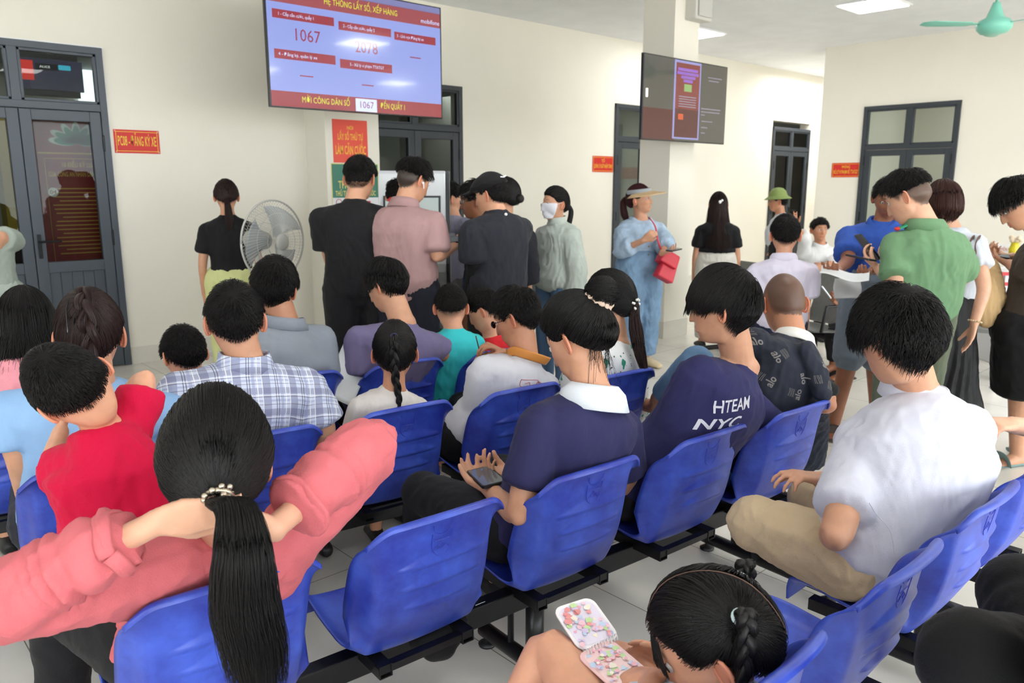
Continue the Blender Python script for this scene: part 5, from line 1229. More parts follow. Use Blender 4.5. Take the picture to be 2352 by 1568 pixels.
def red_boy():
    H = Head(P(170, 893, 1.80), -28, -28, -40, .98, 0, 1); nk = P(238, 985, 1.84)
    J = J_make('sit', H, -28, .80, 1.0, .19, neck=nk, hip=P(290, 1232, 1.84), hunch=.02, shR=P(300, 985, 1.90), shL=P(182, 1068, 1.80), elR=P(335, 868, 1.98), wrR=P(262, 938, 2.06), elL=P(112, 1082, 1.84), wrL=P(140, 990, 1.97),
               knL=P(250, 1300, 1.95)+Vector((0, .08, -.22)), knR=P(310, 1300, 1.95)+Vector((0, .08, -.22)))
    J['anL'] = J['knL']+Vector((0, -.12, -.02)); J['anR'] = J['knR']+Vector((0, -.12, -.02))
    o = body('person', 'small boy in a bright red T-shirt resting his head on his arms', H, J, 'child', .006, scalp=('short', .75, -8))
    m = polo_col('bright_red', (206, 12, 64)); sh = shirt(J, o, m, .70, .020, -.14, .9, .020, .012, 't_shirt', .008, .007, 15, 71, .97); neckband(J, H, sh, m, r=.075)
    pants(J, o, cloth('dark_trousers', srgb(36, 38, 46)), 1.2)
    short_hair(H, o, 4200, .022, .012, 'short', .15, 72, (.0, -.75, .62), cap=(.012, .009, .005), rad=.0006, messy=.15, shift=-2)
red_boy()
def hoodie_woman():
    H = Head(PY(60, 742, 3.36), -30, -6, 0, 1.06, 1); J = J_make('sit', H, -30, 1.05, 1.0, .20, neck=PY(62, 836, 3.32), hip=Vector((.60, 3.42, .535)), hunch=.02)
    o = body('person', 'woman with loose black hair in a pale pink hooded jacket at the left edge', H, J, 'light', .010)
    m = cloth('pale_pink', srgb(232, 152, 164), .9, bump=.5); sh = shirt(J, o, m, 1.9, .026, -.1, .8, .03, .0, 'hooded_jacket', .010, .006, 11, 81, .97)
    N = J['neck']; ax = J['ax']; cs = J['cs']; fw = J['fw']; mb = MB()
    pts = [N+cs*math.cos(R(a))*.105-fw*(-math.sin(R(a))*.10)+ax*(.03*math.sin(R(a))**2-.02) for a in range(170, 371, 10)]; mb.tube(pts, .034, .042, n=10)
    pts = [N+cs*math.cos(R(a))*.13+fw*(math.sin(R(a))*.13)+ax*(-.045) for a in range(190, 351, 10)]; mb.tube(pts, .035, .04, n=10)
    mb.ball(N-fw*.11-ax*.07, (.10, .06, .08))
    me = remesh(mb, .009, 3, 'hood'); co = getco(me); no = getno(me); setco(me, co+no*(folds(co, 82, 20)*.007)[:, None]); finish(me, 'hood', m, sh)
    pants(J, o, cloth('dark_trousers', srgb(36, 38, 46))); shoes(J, o, M_black)
    long_hair(H, o, 2200, .14, seed=83, th=.020, spread=.02, flare=.15)
hoodie_woman()
def little_boy():
    H = Head(PY(423, 815, 3.28), -42, -22, 0, 1.0, 0, 1); J = J_make('sit', H, -36, .82, 1.0, .18, neck=PY(432, 900, 3.26), hip=Vector((1.16, 3.36, .52)), hunch=.02)
    o = body('person', 'little boy with cropped hair in a light blue printed shirt', H, J, 'child', .008, scalp=('short', .8, -6))
    m = polo_col('baby_blue', (150, 188, 222)); sh = shirt(J, o, m, .6, .016, name='t_shirt', seed=91, voxel=.009, t1=.98); neckband(J, H, sh, m, r=.06)
    mr = polo_col('tiny_red', (190, 70, 90)); mg = polo_col('tiny_green', (80, 140, 110))
    for k, (px, py) in enumerate(((392, 898), (425, 890), (448, 872), (460, 893), (410, 912))):
        pts = [PY(px+q*6, py+(q % 2)*5, 3.10) for q in range(-1, 2)]; seam('print_motif', pts, sh, sh, (mr, mg)[k % 2], .0025)
    pants(J, o, cloth('dark_trousers', srgb(36, 38, 46))); shoes(J, o, M_black)
    short_hair(H, o, 2600, .018, .010, 'short', .5, 92, (.05, -.6, .8), cap=(.010, .007, .004), rad=.0008, messy=.35)
little_boy()
def grey_man():
    H = Head(PY(630, 660, 3.26), -6, -4, 8, 1.08); J = J_make('sit', H, -20, 1.08, 1.08, .21, neck=PY(655, 742, 3.22), hip=hipat(XC, YC, 3), hunch=.03, shR=PY(735, 778, 3.18), shL=PY(600, 800, 3.30), elR=PY(752, 900, 3.15))
    o = body('person', 'man with thick black hair in a plain grey polo shirt', H, J, 'tan', .010, scalp=('short', .8, -10))
    m = polo_col('grey_polo', (140, 146, 156)); sh = shirt(J, o, m, .7, .018, name='polo_shirt', seed=101); collar(J, H, sh, m, .034, .064, .080, drop=.014)
    pants(J, o, cloth('dark_trousers', srgb(36, 38, 46))); shoes(J, o, M_black)
    short_hair(H, o, 2600, .04, .016, 'short', .22, 102, (.1, -.45, .9), cap=(.016, .012, .005), rad=.0009, messy=.2)
grey_man()
def purple_man():
    H = Head(PY(886, 655, 3.12), -62, -24, 0, 1.02); J = J_make('sit', H, -28, 1.08, 1.02, .205, neck=PY(925, 743, 3.04), hip=hipat(XC, YC, 4), hunch=.04, elL=PY(826, 895, 3.1), wrL=PY(815, 975, 3.25), elR=PY(1015, 815, 3.02), wrR=PY(1085, 798, 3.15))
    o = body('person', 'man in a faded purple T-shirt looking down to the left', H, J, 'light', .008, scalp=('fringe', .7, 0), detail=1)
    m = polo_col('faded_purple', (112, 104, 140)); sh = shirt(J, o, m, .62, .018, name='t_shirt', seed=111, slflare=.014); neckband(J, H, sh, m)
    pants(J, o, cloth('black_trousers', srgb(24, 24, 28))); shoes(J, o, M_black)
    short_hair(H, o, 2600, .055, .022, 'fringe', .12, 112, (.1, -.5, .85), cap=(.018, .013, .006), rad=.001, messy=.18)
    t = thing('folder', 'white paper folder leaning beside the man in purple', 'paper', tuple(P(800, 835, 3.5))); me_paper(t, P(803, 850, 3.5), .15, .30, 3, nrm=W(.35, -.8, .4), up=W(.45, .1, .9), curl=.008)
purple_man()
def braid_girl():
    H = Head(PY(907, 810, 2.50), -8, 0, 0, .98, 1, 1); J = J_make('sit', H, -30, .80, .95, .175, neck=PY(905, 895, 2.46), hip=hipat(XBs, YBs, 2, .25, 0, .52), hunch=.02)
    o = body('person', 'girl with a single black braid in a cream white T-shirt', H, J, 'tan', .008, scalp=('tied', .9, -4))
    m = polo_col('cream_tee', (218, 212, 208)); sh = shirt(J, o, m, .6, .016, name='t_shirt', seed=121, voxel=.009); neckband(J, H, sh, m, r=.06)
    pants(J, o, cloth('black_trousers', srgb(24, 24, 28))); shoes(J, o, M_black)
    tied_hair(H, o, (.0, -.75, .60), 2200, th=.009, seed=122, rad=.0008)
    braid('braid', [H.V(0, -.09, .09), H.V(0, -.125, .06), H.V(0, -.13, 0), H.V(.0, -.125, -.06), H.V(.008, -.125, -.12), H.V(.012, -.13, -.17), H.V(.0, -.13, -.205)], [.010, .017, .018, .016, .013, .010, .003], o, None, 5)
    ax = H.V(0, -.10, .085); MB().tube([ax+H.r*.012*math.cos(k*.7)+H.u*.012*math.sin(k*.7) for k in range(10)], .003, n=6).build('hair_band', mat('navy_band', srgb(40, 40, 80), .6), o, smooth=True)
braid_girl()
def teal_boy():
    H = Head(PY(1036, 708, 3.1), -4, -24, 0, .98, 0, 1); J = J_make('sit', H, -26, .82, 1.0, .165, neck=PY(1042, 756, 3.06), hip=Vector((2.42, 3.14, .53)), hunch=.03)
    o = body('person', 'boy in a turquoise T-shirt with cropped hair and bare nape', H, J, 'child', .009, scalp=('short', .6, 0))
    m = polo_col('turquoise', (58, 196, 202)); sh = shirt(J, o, m, .6, .016, name='t_shirt', seed=131); neckband(J, H, sh, m, r=.06)
    pants(J, o, cloth('navy_shorts', srgb(30, 34, 60)), 1.0); shoes(J, o, M_black)
    short_hair(H, o, 1700, .02, .006, 'kid', .3, 132, (.05, -.6, .8), cap=(.010, .006, .001), rad=.0009, messy=.3, shift=4)
    H = Head(P(1112, 712, 4.05), -74, -26, 0, .95, 0, 1); J = J_make('sit', H, -40, .78, 1.0, .16, neck=P(1128, 775, 4.07), hip=P(1145, 850, 4.1)-Vector((0, 0, .15)), hunch=.03)
    o = body('person', 'small boy in a scarlet T-shirt facing left beside the man with glasses', H, J, 'child', .009, scalp=('short', .7, 0))
    m = polo_col('scarlet', (206, 34, 44)); sh = shirt(J, o, m, .6, .016, name='t_shirt', seed=133)
    pants(J, o, cloth('navy_shorts', srgb(30, 34, 60)), 1.0)
    short_hair(H, o, 1500, .02, .008, 'kid', .3, 134, (.05, -.6, .8), cap=(.010, .006, .002), rad=.0009, messy=.3)
teal_boy()
def glasses(H, parent, m, w=.032, lens=(.019, .014), th=.0016, full=True, ears=True):
    mb = MB()
    for sg in (-1, 1):
        c = (sg*.032, .098, .002); n = 18; pts = [H.V(c[0]+lens[0]*abs(math.cos(2*math.pi*k/n))**.8*math.copysign(1, math.cos(2*math.pi*k/n)), c[1]-abs(sg*.032+lens[0]*math.cos(2*math.pi*k/n))*.10, c[2]+lens[1]*math.sin(2*math.pi*k/n)) for k in range(n+1)]; mb.tube(pts, th, n=6, cap=0)
        mb.tube([H.V(sg*.051, .092, .006), H.V(sg*.070, .070, .006), H.V(sg*.080, .02, .004), H.V(sg*.083, -.006, .012), H.V(sg*.080, -.02, -.006)], th*.9, n=6)
    mb.tube([H.V(-.012, .098, .004), H.V(0, .101, .008), H.V(.012, .098, .004)], th, n=6)
    o = mb.build('glasses', m, parent, smooth=True)
    for sg in (-1, 1): MB().tube([H.V(sg*.032, .0965, .002), H.V(sg*.032, .0975, .002)], lens[0]*.95*H.size, lens[1]*.95*H.size, side=H.r, n=16, cap=0).build('lens', M_glass, o)
    return o
def glasses_man():
    H = Head(PY(1186, 728, 2.42), -66, -22, 0, 1.04); J = J_make('sit', H, -34, 1.06, 1.0, .20, neck=PY(1208, 826, 2.36), hip=hipat(XBs, YBs, 3), hunch=.02, elL=P(1098, 958, 3.20), wrL=P(1103, 868, 3.42), elR=P(1235, 900, 3.5), wrR=P(1158, 812, 3.5),
               hdL=(P(1103, 805, 3.46)-P(1103, 868, 3.42), W(.6, .6, 0), .9, -1), hdR=(P(1115, 788, 3.46)-P(1158, 812, 3.5), W(-.2, 0, -1), .7, 1))
    o = body('person', 'man in black glasses and pale shirt with an orange strap round his neck', H, J, 'tan', .0065, scalp=('short', .85, -12), detail=1)
    m = polo_col('pale_shirt', (202, 202, 210)); sh = shirt(J, o, m, 1.05, .018, name='shirt', seed=141, slinf=.024, slflare=.008)
    pants(J, o, cloth('black_trousers', srgb(24, 24, 28))); shoes(J, o, M_black)
    short_hair(H, o, 2400, .03, .008, 'short', .25, 142, (.1, -.5, .85), cap=(.014, .007, .002), rad=.0009, messy=.2)
    glasses(H, o, mat('black_frame', srgb(20, 20, 22), .25))
    N = J['neck']; ax = J['ax']; cs = J['cs']; fw = J['fw']; pts = [N+cs*math.cos(R(a))*.088+fw*math.sin(R(a))*.10+ax*(.022-.045*max(0, math.sin(R(a)))) for a in range(150, 401, 10)]
    tt = thing('bag_strap', 'orange leather strap hanging round the neck of the man with glasses', 'strap', tuple(N)); MB().tube(pts, .003, .020, side=None, n=8, cap=0).build('strap', mat('orange_leather', srgb(206, 134, 60), .5, noise=.08), tt, smooth=True)
    rm = mat('red_pen', srgb(190, 60, 80), .6)
    rect_pts = [PY(1215, 872, 2.2), PY(1262, 868, 2.2), PY(1262, 892, 2.2), PY(1213, 895, 2.2), PY(1215, 872, 2.2)]; seam('pen_drawing', rect_pts, sh, sh, rm, .0012); seam('pen_drawing', [PY(1225, 885, 2.2), PY(1238, 876, 2.2), PY(1246, 888, 2.2), PY(1256, 878, 2.2), PY(1275, 880, 2.2)], sh, sh, rm, .0012)
    tt = thing('cord', 'thin dark cord held up in the fingers of the man with glasses', 'cord', tuple(P(1100, 790, 3.46))); MB().tube([P(1093, 772, 3.46), P(1100, 800, 3.45), P(1118, 830, 3.45), P(1140, 860, 3.42)], .003, n=6).build('cord', mat('dark_cord', srgb(70, 36, 30), .6), tt, smooth=True)
glasses_man()
def ponytail_woman():
    H = Head(PY(1397, 692, 2.34), -56, -6, 0, 1.08, 1); J = J_make('sit', H, -36, 1.02, .92, .195, neck=PY(1418, 792, 2.26), hip=hipat(XBs, YBs, 4), hunch=.03)
    o = body('person', 'woman in a white blouse with green print, low ponytail tied with white pearls', H, J, 'light', .009, scalp=('tied', .9, -4))
    m = cloth('print_blouse', srgb(222, 224, 226), .7); n = m.node_tree.nodes; l = m.node_tree.links; b = n['Principled BSDF']
    for k in list(l):
        if k.to_socket == b.inputs['Base Color']: l.remove(k)
    at = n.new('ShaderNodeAttribute'); at.attribute_name = 'tc'; cur = None
    for sc, thr, c in ((17, .63, srgb(52, 138, 112)), (60, .70, srgb(36, 48, 44))):
        ns = n.new('ShaderNodeTexNoise'); ns.inputs['Scale'].default_value = sc; ns.inputs['Detail'].default_value = 1; l.new(at.outputs['Vector'], ns.inputs['Vector']); mk = mathn(n, l, 'GREATER_THAN', ns.outputs['Fac'], thr); mx = n.new('ShaderNodeMix'); mx.data_type = 'RGBA'; l.new(mk, mx.inputs['Factor'])
        if cur is None: mx.inputs['A'].default_value = srgb(224, 226, 228)
        else: l.new(cur, mx.inputs['A'])
        mx.inputs['B'].default_value = c; cur = mx.outputs['Result']
    l.new(cur, b.inputs['Base Color'])
    sh = shirt(J, o, m, .9, .022, name='blouse', seed=151, slinf=.03, slflare=.02); pants(J, o, cloth('black_trousers', srgb(24, 24, 28))); shoes(J, o, M_black)
    tied_hair(H, o, (.0, -.98, -.12), 2400, th=.014, seed=152, rad=.0009, bulge=.01)
    tp = H.V(0, -.125, -.018); pr = [P(1458, 735, 3.48), P(1466, 790, 3.42), P(1480, 850, 3.38)]
    bundle('ponytail', [tp+H.f*.02, tp, *pr], [.014, .020, .030, .040, .036, .02], o, M_hairdb, 600, .0012, 153, .6, .006)
    mb = MB(); ax = H.f
    for k in range(14): a = k*.9; mb.ball(tp+(H.r*math.cos(a)+H.u*math.sin(a))*(.024+.006*(k % 2))-ax*(.006*(k % 3)), .0062, nu=8, nv=6)
    mb.build('pearl_hair_tie', mat('pearl', srgb(236, 232, 226), .2), o, smooth=True)
ponytail_woman()
def jacket_man():
    H = Head(PY(1799, 695, 1.62), -6, -8, 0, 1.06); J = J_make('sit', H, -26, 1.06, 1.05, .205, neck=PY(1822, 792, 1.52), hip=hipat(XA, YA_, 4), hunch=.03, knL=P(1600, 835, 3.32), anL=P(1512, 915, 3.55), elL=PY(1730, 960, 1.62), elR=PY(1905, 930, 1.40))
    o = body('person', 'man with a shaved head and dark printed jacket with a white collar', H, J, 'tan', .0075, scalp=('short', .80, -10, 40))
    blk = cloth('black_polo', srgb(22, 22, 25)); pl = shirt(J, o, blk, .7, .012, name='polo_shirt', seed=161)
    wm = cloth('white_collar', srgb(216, 214, 208)); collar(J, H, pl, wm, .040, .062, .078, drop=.004)
    m = cloth('dark_print', srgb(36, 40, 52), .8, noise=.12)
    def t(mb):
        torso(mb, J, .024, t0=-.1, t1=.955, fit=.8)
    def dr(mb):
        a = J['shL']; mb.ball(a, .075); limb(mb, [a, J['elL'], J['wrL']], [.06, .055, .05], 0, .85, .014, flare=.01)
        b = J['shR']; tail = [PY(1850, 800, 1.42), PY(1880, 860, 1.36), PY(1888, 905, 1.33)]; mb.tube(tail, [.05, .055, .04], [.035, .035, .03], n=10)
    jk = garment('jacket', J, o, m, [t, dr], .008, 4, .006, 14, 162, (1, 1, .5))
    # loose part of the jacket hanging down beyond the seat
    mb = MB(); mb.tube([PY(1872, 930, 1.50), PY(1878, 980, 1.56), PY(1868, 1040, 1.60), PY(1862, 1072, 1.62)], [.05, .055, .07, .075], [.025, .03, .03, .025], side=W(1, .2, 0), n=14); me = remesh(mb, .009, 3); co = getco(me); no = getno(me); tcoord(me, J); setco(me, co+no*(folds(co, 163, 18)*.008)[:, None]); tail = finish(me, 'jacket_tail', m, jk)
    wm = mat('print_grey', srgb(126, 122, 120), .8); rng = random.Random(7); rt = J['rt']; fw = J['fw']
    for k, (px, py, rot) in enumerate(((1740, 822, 10), (1770, 850, 75), (1815, 828, -70), (1745, 880, 80), (1800, 885, 55), (1840, 868, -85), (1870, 880, 60), (1765, 920, 10), (1830, 905, 70), (1800, 800, 5), (1868, 832, -30), (1725, 850, -20))):
        c = PY(px, py, 1.40); a = R(rot); M = frame(c, rt*math.cos(a)+Vector((0, 0, 1))*math.sin(a), -fw)
        project_text('lettering', 'alo', wm, jk, jk, M, .042, .026, off=.0018, bold=.02)
        for j in range(3): project_text('lettering', '=======', wm, jk, jk, M @ Matrix.Translation((0, .024+.009*j, 0)), .030, .012, off=.0016)
    for (px, py, rot) in ((1872, 960, -80), (1880, 1040, -70), (1862, 1010, 20), (1850, 1060, 60)):
        a = R(rot); project_text('lettering', 'alo', wm, tail, jk, frame(PY(px, py, 1.45), rt*math.cos(a)+Vector((0, 0, 1))*math.sin(a), -fw), .05, .03, off=.002, bold=.02)
    pants(J, o, cloth('blue_jeans', srgb(94, 124, 158), .85, noise=.15, bump=.4), name='jeans')
    short_hair(H, o, 6500, .004, .003, 'short', .6, 165, (.0, -.6, .8), cap=(-.004, -.005, -.006), rad=.0004, messy=.4, shift=2)
jacket_man()
def polo_man():
    hp = Vector((2.235, .86, .54)); H = Head(PY(2060, 775, .86), -22, -18, -4, 1.10)
    J = J_make('sit', H, -30, 1.10, 1.06, .215, neck=PY(2105, 905, .84), hip=hp, hunch=.05, shL=PY(1985, 1010, .93), shR=PY(2215, 985, .72), elL=P(1918, 1236, 1.94), wrL=P(1915, 1210, 2.18), elR=P(2020, 1110, 2.45), wrR=P(1885, 1102, 2.36),
               hdR=(P(1840, 1092, 2.34)-P(1885, 1102, 2.36), Vector((0, 0, -1)), .5, -1, .16), knL=P(1738, 1202, 2.26), knR=P(1870, 1150, 2.50), anL=P(1965, 1285, 2.14), anR=P(1935, 1270, 2.26))
    J['ftL'] = W(.9, .1, 0); J['ftR'] = W(.2, .9, 0)
    o = body('person', 'man in a white polo shirt and khaki trousers sitting cross-legged on a blue seat', H, J, 'light', .0065, scalp=('short', .8, -10), smooth=6)
    m = cloth('white_polo', srgb(204, 205, 218), .75, 300, .2); sh = shirt(J, o, m, .73, .028, -.13, .6, .018, .012, 'polo_shirt', .0075, .005, 13, 171, .985)
    collar(J, H, sh, m, .040, .066, .084, drop=.018)
    se = mat('seam_white', srgb(212, 212, 224), .7)
    seam('seam', [P(2045, 1160, 1.9), P(2065, 1240, 1.9), P(2070, 1300, 1.9)], sh, sh, se, .0009)
    kh = cloth('khaki', srgb(196, 174, 142), .8, 200, .2, .05); pants(J, o, kh, 1.92, .018, .02, 'trousers', .009, .007, 172)
    foot_m = MB(); 
    short_hair(H, o, 7500, .050, .030, 'fringe', .30, 173, (-.05, -.55, .84), cap=(.020, .018, .009), rad=.00075, messy=.5, shift=-2, droop=.8)
polo_man()
def pigtail_girl():
    H = Head(PY(1640, 1478, .74), -74, -30, 0, 1.16, 1, 1); hp = hipat(XD, YD, 1, .25, -.02, .52)
    J = J_make('sit', H, -42, .86, .95, .17, hip=hp, neck=PY(1690, 1590, .74), hunch=.03, knL=P(1262, 1478, 1.58), knR=P(1400, 1500, 1.72), elL=P(1470, 1640, 1.25), wrL=P(1500, 1555, 1.40), elR=P(1700, 1600, 1.45), wrR=P(1560, 1530, 1.55),
               hdL=(P(1445, 1548, 1.45)-P(1500, 1555, 1.40), Vector((0, 0, -1)), .7, 1))
    J['anL'] = P(1180, 1610, 1.52); J['anR'] = J['knR']+W(-.05, .1, -.35)
    o = body('person', 'little girl with two braids reading a notebook on her bare knees', H, J, 'child', .0055, scalp=('tied', .5, -6), detail=1)
    sh = shirt(J, o, cloth('pale_dress', srgb(196, 206, 222)), .5, .02, -.12, 1.0, name='dress', seed=181)
    hm = M_hair; cp = hair_cap(H, hm, o, 'tied', .010, .010, .006, 0, -2, 182)
    d, rng = roots(H, 5200, 'tied', -2, 183); K = 9
    for sg in (-1, 1):
        k = (d[:, 0]*sg > .02+.03*np.sin(d[:, 1]*6)); dd = d[k]; tie = np.array([sg*.62, -.60, .48]); tie /= np.linalg.norm(tie); e = np.repeat(tie[None], len(dd), 0)+rng.randn(len(dd), 3)*.04; e /= np.linalg.norm(e, axis=1, keepdims=True)
        t = np.linspace(0, 1, K)[None, :, None]; q = slerp(dd, e, t); q = q*(headR(q, 1, 1)+.012+.004*rng.rand(len(dd))[:, None]+.006*np.sin(t[..., 0]*3.14))[..., None]; tubes_mesh('hair_strands', H.w(q), .0007*np.ones(K), hm, cp)
        tp = H.V(sg*.068, -.078, .062); u = (H.r*sg*.62-H.f*.6+H.u*.48).normalized(); a = u.cross(H.u).normalized(); b = u.cross(a)
        MB().tube([tp+(a*math.cos(2*math.pi*k/16)+b*math.sin(2*math.pi*k/16))*.0125 for k in range(17)], .0045, n=8, cap=0).build('hair_band', mat('pale_band', srgb(206, 226, 232), .4), o, smooth=True)
        dn = Vector((0, 0, -1)); p1 = tp+u*.035
        braid('braid', [tp-u*.005, tp+u*.02, p1+dn*.015, p1+dn*.07+u*.008, p1+dn*.13, p1+dn*.19], [.010, .016, .019, .017, .014, .008], o, hm, 5, 184+sg)
    S_ = [H.V(*(H.surf(np.array([[.0, math.cos(R(a)), math.sin(R(a))]]), .0145)[0])) for a in range(42, 200, 8)]; MB().tube(S_, .0009, n=6).build('hair_parting', mat('scalp_line', srgb(122, 92, 80), .7), o, smooth=True)
    # fringe
    S = []
    for k in range(120):
        p0 = H.surf(np.array([[rng.uniform(-.5, .5), .75, .62]]), .008)[0]; p1 = H.surf(np.array([[p0[0]*16, .95, .25+.1*rng.rand()]]), .012)[0]; p2 = H.surf(np.array([[p0[0]*18, .98, -.02+.12*rng.rand()]]), .016)[0]; t = np.linspace(0, 1, 7)[:, None]
        S.append(H.w((1-t)**2*p0+2*t*(1-t)*p1+t*t*p2))
    tubes_mesh('fringe', np.array(S), .0006, hm, o)
pigtail_girl()
# ---------------------------------------------------------------- standing people
def stand(label, hp, yaw, pitch, roll=0, size=1.0, fem=0, child=0, byaw=None, s=1.0, g=1.0, shw=.19, skin='light', voxel=.011, scalp=('short', .7, -6), detail=0, **k):
    H = Head(P(*hp), yaw, pitch, roll, size, fem, child); J = J_make('stand', H, yaw if byaw is None else byaw, s, g, shw, **k)
    o = body('person', label, H, J, skin, voxel, scalp=scalp, detail=detail); return H, J, o
def cs(name, *rgb): return cloth(name, srgb(*rgb))
def standing():
    BLK = cs('black_tee', 20, 20, 23); BLT = cs('black_trousers', 24, 24, 28); DN = cs('navy_trousers', 30, 32, 44)
    # woman in black by the wall
    H, J, o = stand('woman in black top and lime trousers facing the wall by the fan', (520, 452, 6.0), -20, -14, 0, 1.0, 1, s=.97, g=.88, shw=.185)
    shirt(J, o, BLK, .62, .014, -.02, .7, .018, .012, 't_shirt', .011, seed=201); pants(J, o, cs('lime_trousers', 208, 212, 150), 1.85, .03, .16)
    shoes(J, o, M_black); tied_hair(H, o, (0, -.9, -.35), 900, M_hairdb, th=.012, seed=202, rad=.0014)
    bundle('ponytail', [H.V(0, -.12, -.045), H.V(.005, -.135, -.10), H.V(.01, -.12, -.2), H.V(.01, -.11, -.29)], [.016, .026, .034, .02], o, M_hairdb, 260, .0014, 203, .6)
    # man in black
    H, J, o = stand('tall man in black T-shirt and trousers standing before the notice poster', (828, 410, 4.85), 12, -6, 0, 1.08, byaw=-10, s=1.06, g=1.05, shw=.215, neck=P(815, 462, 4.8), elL=P(758, 592, 4.78), wrL=P(775, 660, 4.95), elR=P(890, 590, 4.85), wrR=P(868, 650, 5.05), scalp=('short', .75, -10))
    sh = shirt(J, o, BLK, .72, .018, -.04, .7, .022, .016, 't_shirt', .010, seed=211); neckband(J, H, sh, BLK); pants(J, o, BLT, 1.9, .022, .14, seed=5); shoes(J, o, M_black)
    short_hair(H, o, 1800, .030, .005, 'short', .25, 212, (.1, -.5, .85), cap=(.014, .001, -.003), rad=.001, messy=.25)
    # man in mauve polo
    H, J, o = stand('man in a mauve polo shirt with a white earbud, looking down at a phone', (950, 415, 4.8), 46, -24, 0, 1.08, byaw=22, s=1.06, g=1.1, shw=.215, neck=P(928, 470, 4.75), elR=P(1003, 590, 4.62), wrR=P(1042, 566, 4.85), elL=P(915, 590, 4.95), wrL=P(990, 560, 5.05), scalp=('short', .96, -12, 16), detail=1,
                    hdR=(P(1068, 562, 4.92)-P(1042, 566, 4.85), Vector((0, 0, 1)), .6, -1), hdL=(P(1020, 560, 5.05)-P(990, 560, 5.05), Vector((0, 0, 1)), .5, 1))
    m = cs('mauve_polo', 168, 134, 134); sh = shirt(J, o, m, .80, .018, -.10, .9, .022, .014, 'polo_shirt', .010, .005, 14, 221); collar(J, H, sh, m, .034, .062, .08, drop=.02); pants(J, o, DN, 1.9, .02, .1); shoes(J, o, M_black)
    short_hair(H, o, 1800, .034, .005, 'short', .3, 222, (.1, -.45, .88), cap=(.016, -.0012, -.005), rad=.001, messy=.2)
    MB().ball(H.V(.086, .004, -.012), .008).tube([H.V(.087, .008, -.014), H.V(.088, .018, -.036)], .0035, n=6).build('earbud', M_white, o, smooth=True)
    c = P(1052, 548, 4.93); phone('dark phone held level by the man in the mauve polo', c, W(1, .5, .1), Vector((0, 0, 1))-W(.1, .5, 0), name='phone')
    phone('small grey phone held behind the forearm of the man in mauve', P(1020, 544, 5.02), W(1, .3, .15), Vector((0, 0, 1))-W(0, .4, 0), mat('grey_case', srgb(130, 124, 118), .4))
    # green uniform by the kiosk
    H, J, o = stand('person in dark green uniform half hidden behind the man in mauve', (918, 452, 5.35), 30, -30, 0, 1.0, byaw=10, s=1.0, shw=.20, neck=P(905, 505, 5.3))
    m = cs('police_green', 66, 104, 62); sh = shirt(J, o, m, .7, .016, name='uniform_shirt', seed=231); collar(J, H, sh, m); rect('collar_tab', mat('tab_red', srgb(200, 40, 36), .5), sh, frame(P(899, 462, 5.15), W(.7, .3, .5), W(0, -1, .3)), 0, 0, .03, .05, .004); pants(J, o, cs('police_green2', 58, 84, 56), 1.9); shoes(J, o, M_black)
    short_hair(H, o, 1000, .03, .006, seed=232, rad=.0013)
    # grey shirt leaving
    H, J, o = stand('person in a grey lavender shirt walking past behind the kiosk', (1033, 455, 6.3), 60, -6, 0, 1.0, byaw=40, s=1.0, shw=.20, neck=P(1042, 500, 6.3), elR=P(1070, 520, 6.1), wrR=P(1072, 560, 6.3))
    m = cs('lavender_grey', 134, 132, 152); shirt(J, o, m, 1.5, .03, -.14, 1, .03, name='shirt', seed=241); pants(J, o, cs('grey_trousers', 96, 92, 92), 1.9); shoes(J, o, M_black); short_hair(H, o, 900, .03, .008, seed=242, rad=.0014)
    # man with glasses behind the capped man
    H, J, o = stand('man with glasses and dark skin half hidden behind the man in the cap', (1092, 462, 5.5), -80, -6, 0, 1.02, byaw=-70, s=1.0, shw=.19, skin='dark', detail=1)
    shirt(J, o, cs('dark_shirt', 44, 46, 56), .7, name='shirt', seed=251); pants(J, o, cs('jeans_dark', 60, 76, 110), 1.9); shoes(J, o, M_black); short_hair(H, o, 1100, .04, .01, seed=252, rad=.0014, cap=(.02, .008, .004)); glasses(H, o, mat('silver_frame', srgb(150, 150, 150), .2, .5, .8), th=.0014)
    # capped man
    H, J, o = stand('man in a black cap, black T-shirt and black arm sleeves facing the kiosk', (1128, 448, 4.75), -62, -10, 0, 1.04, byaw=-42, s=1.04, g=1.02, shw=.215, neck=P(1140, 488, 4.72), elL=P(1092, 605, 4.6), wrL=P(1078, 690, 4.72), elR=P(1150, 590, 5.0), wrR=P(1090, 568, 5.12), detail=1, scalp=('short', .7, -8), hdR=(P(1066, 562, 5.1)-P(1090, 568, 5.12), Vector((0, 0, 1)), .6, 1))
    m = cs('charcoal_tee', 36, 38, 46); sh = shirt(J, o, m, .86, .022, -.14, .9, .03, .02, 't_shirt', .010, .006, 13, 261); neckband(J, H, sh, m); shirt(J, o, BLK, 1.9, .004, .3, 0, .006, 0, 'arm_sleeves', .010, seed=262); pants(J, o, BLT, 1.9); shoes(J, o, M_black)
    MB().ball(P(1162, 492, 4.58), .009, nu=8, nv=6).build('shirt_mark', M_white, sh)
    short_hair(H, o, 900, .02, .010, 'short', .2, 263, cap=(.006, .006, .003), rad=.001)
    d, f = sph(40, 60); mk = srt((np.degrees(np.arcsin(d[:, 2]))-20+8*d[:, 1])/5); r = headR(d, 0, 0)*1.0; rr = (np.maximum(r, .108)+.018)*mk+(r-.01)*(1-mk); mb = MB(); mb.v = [tuple(q) for q in H.w(d*rr[:, None])]; mb.f = f
    cap = mb.build('cap', BLK, o, smooth=True); mb = MB(); vs = []; n = 20
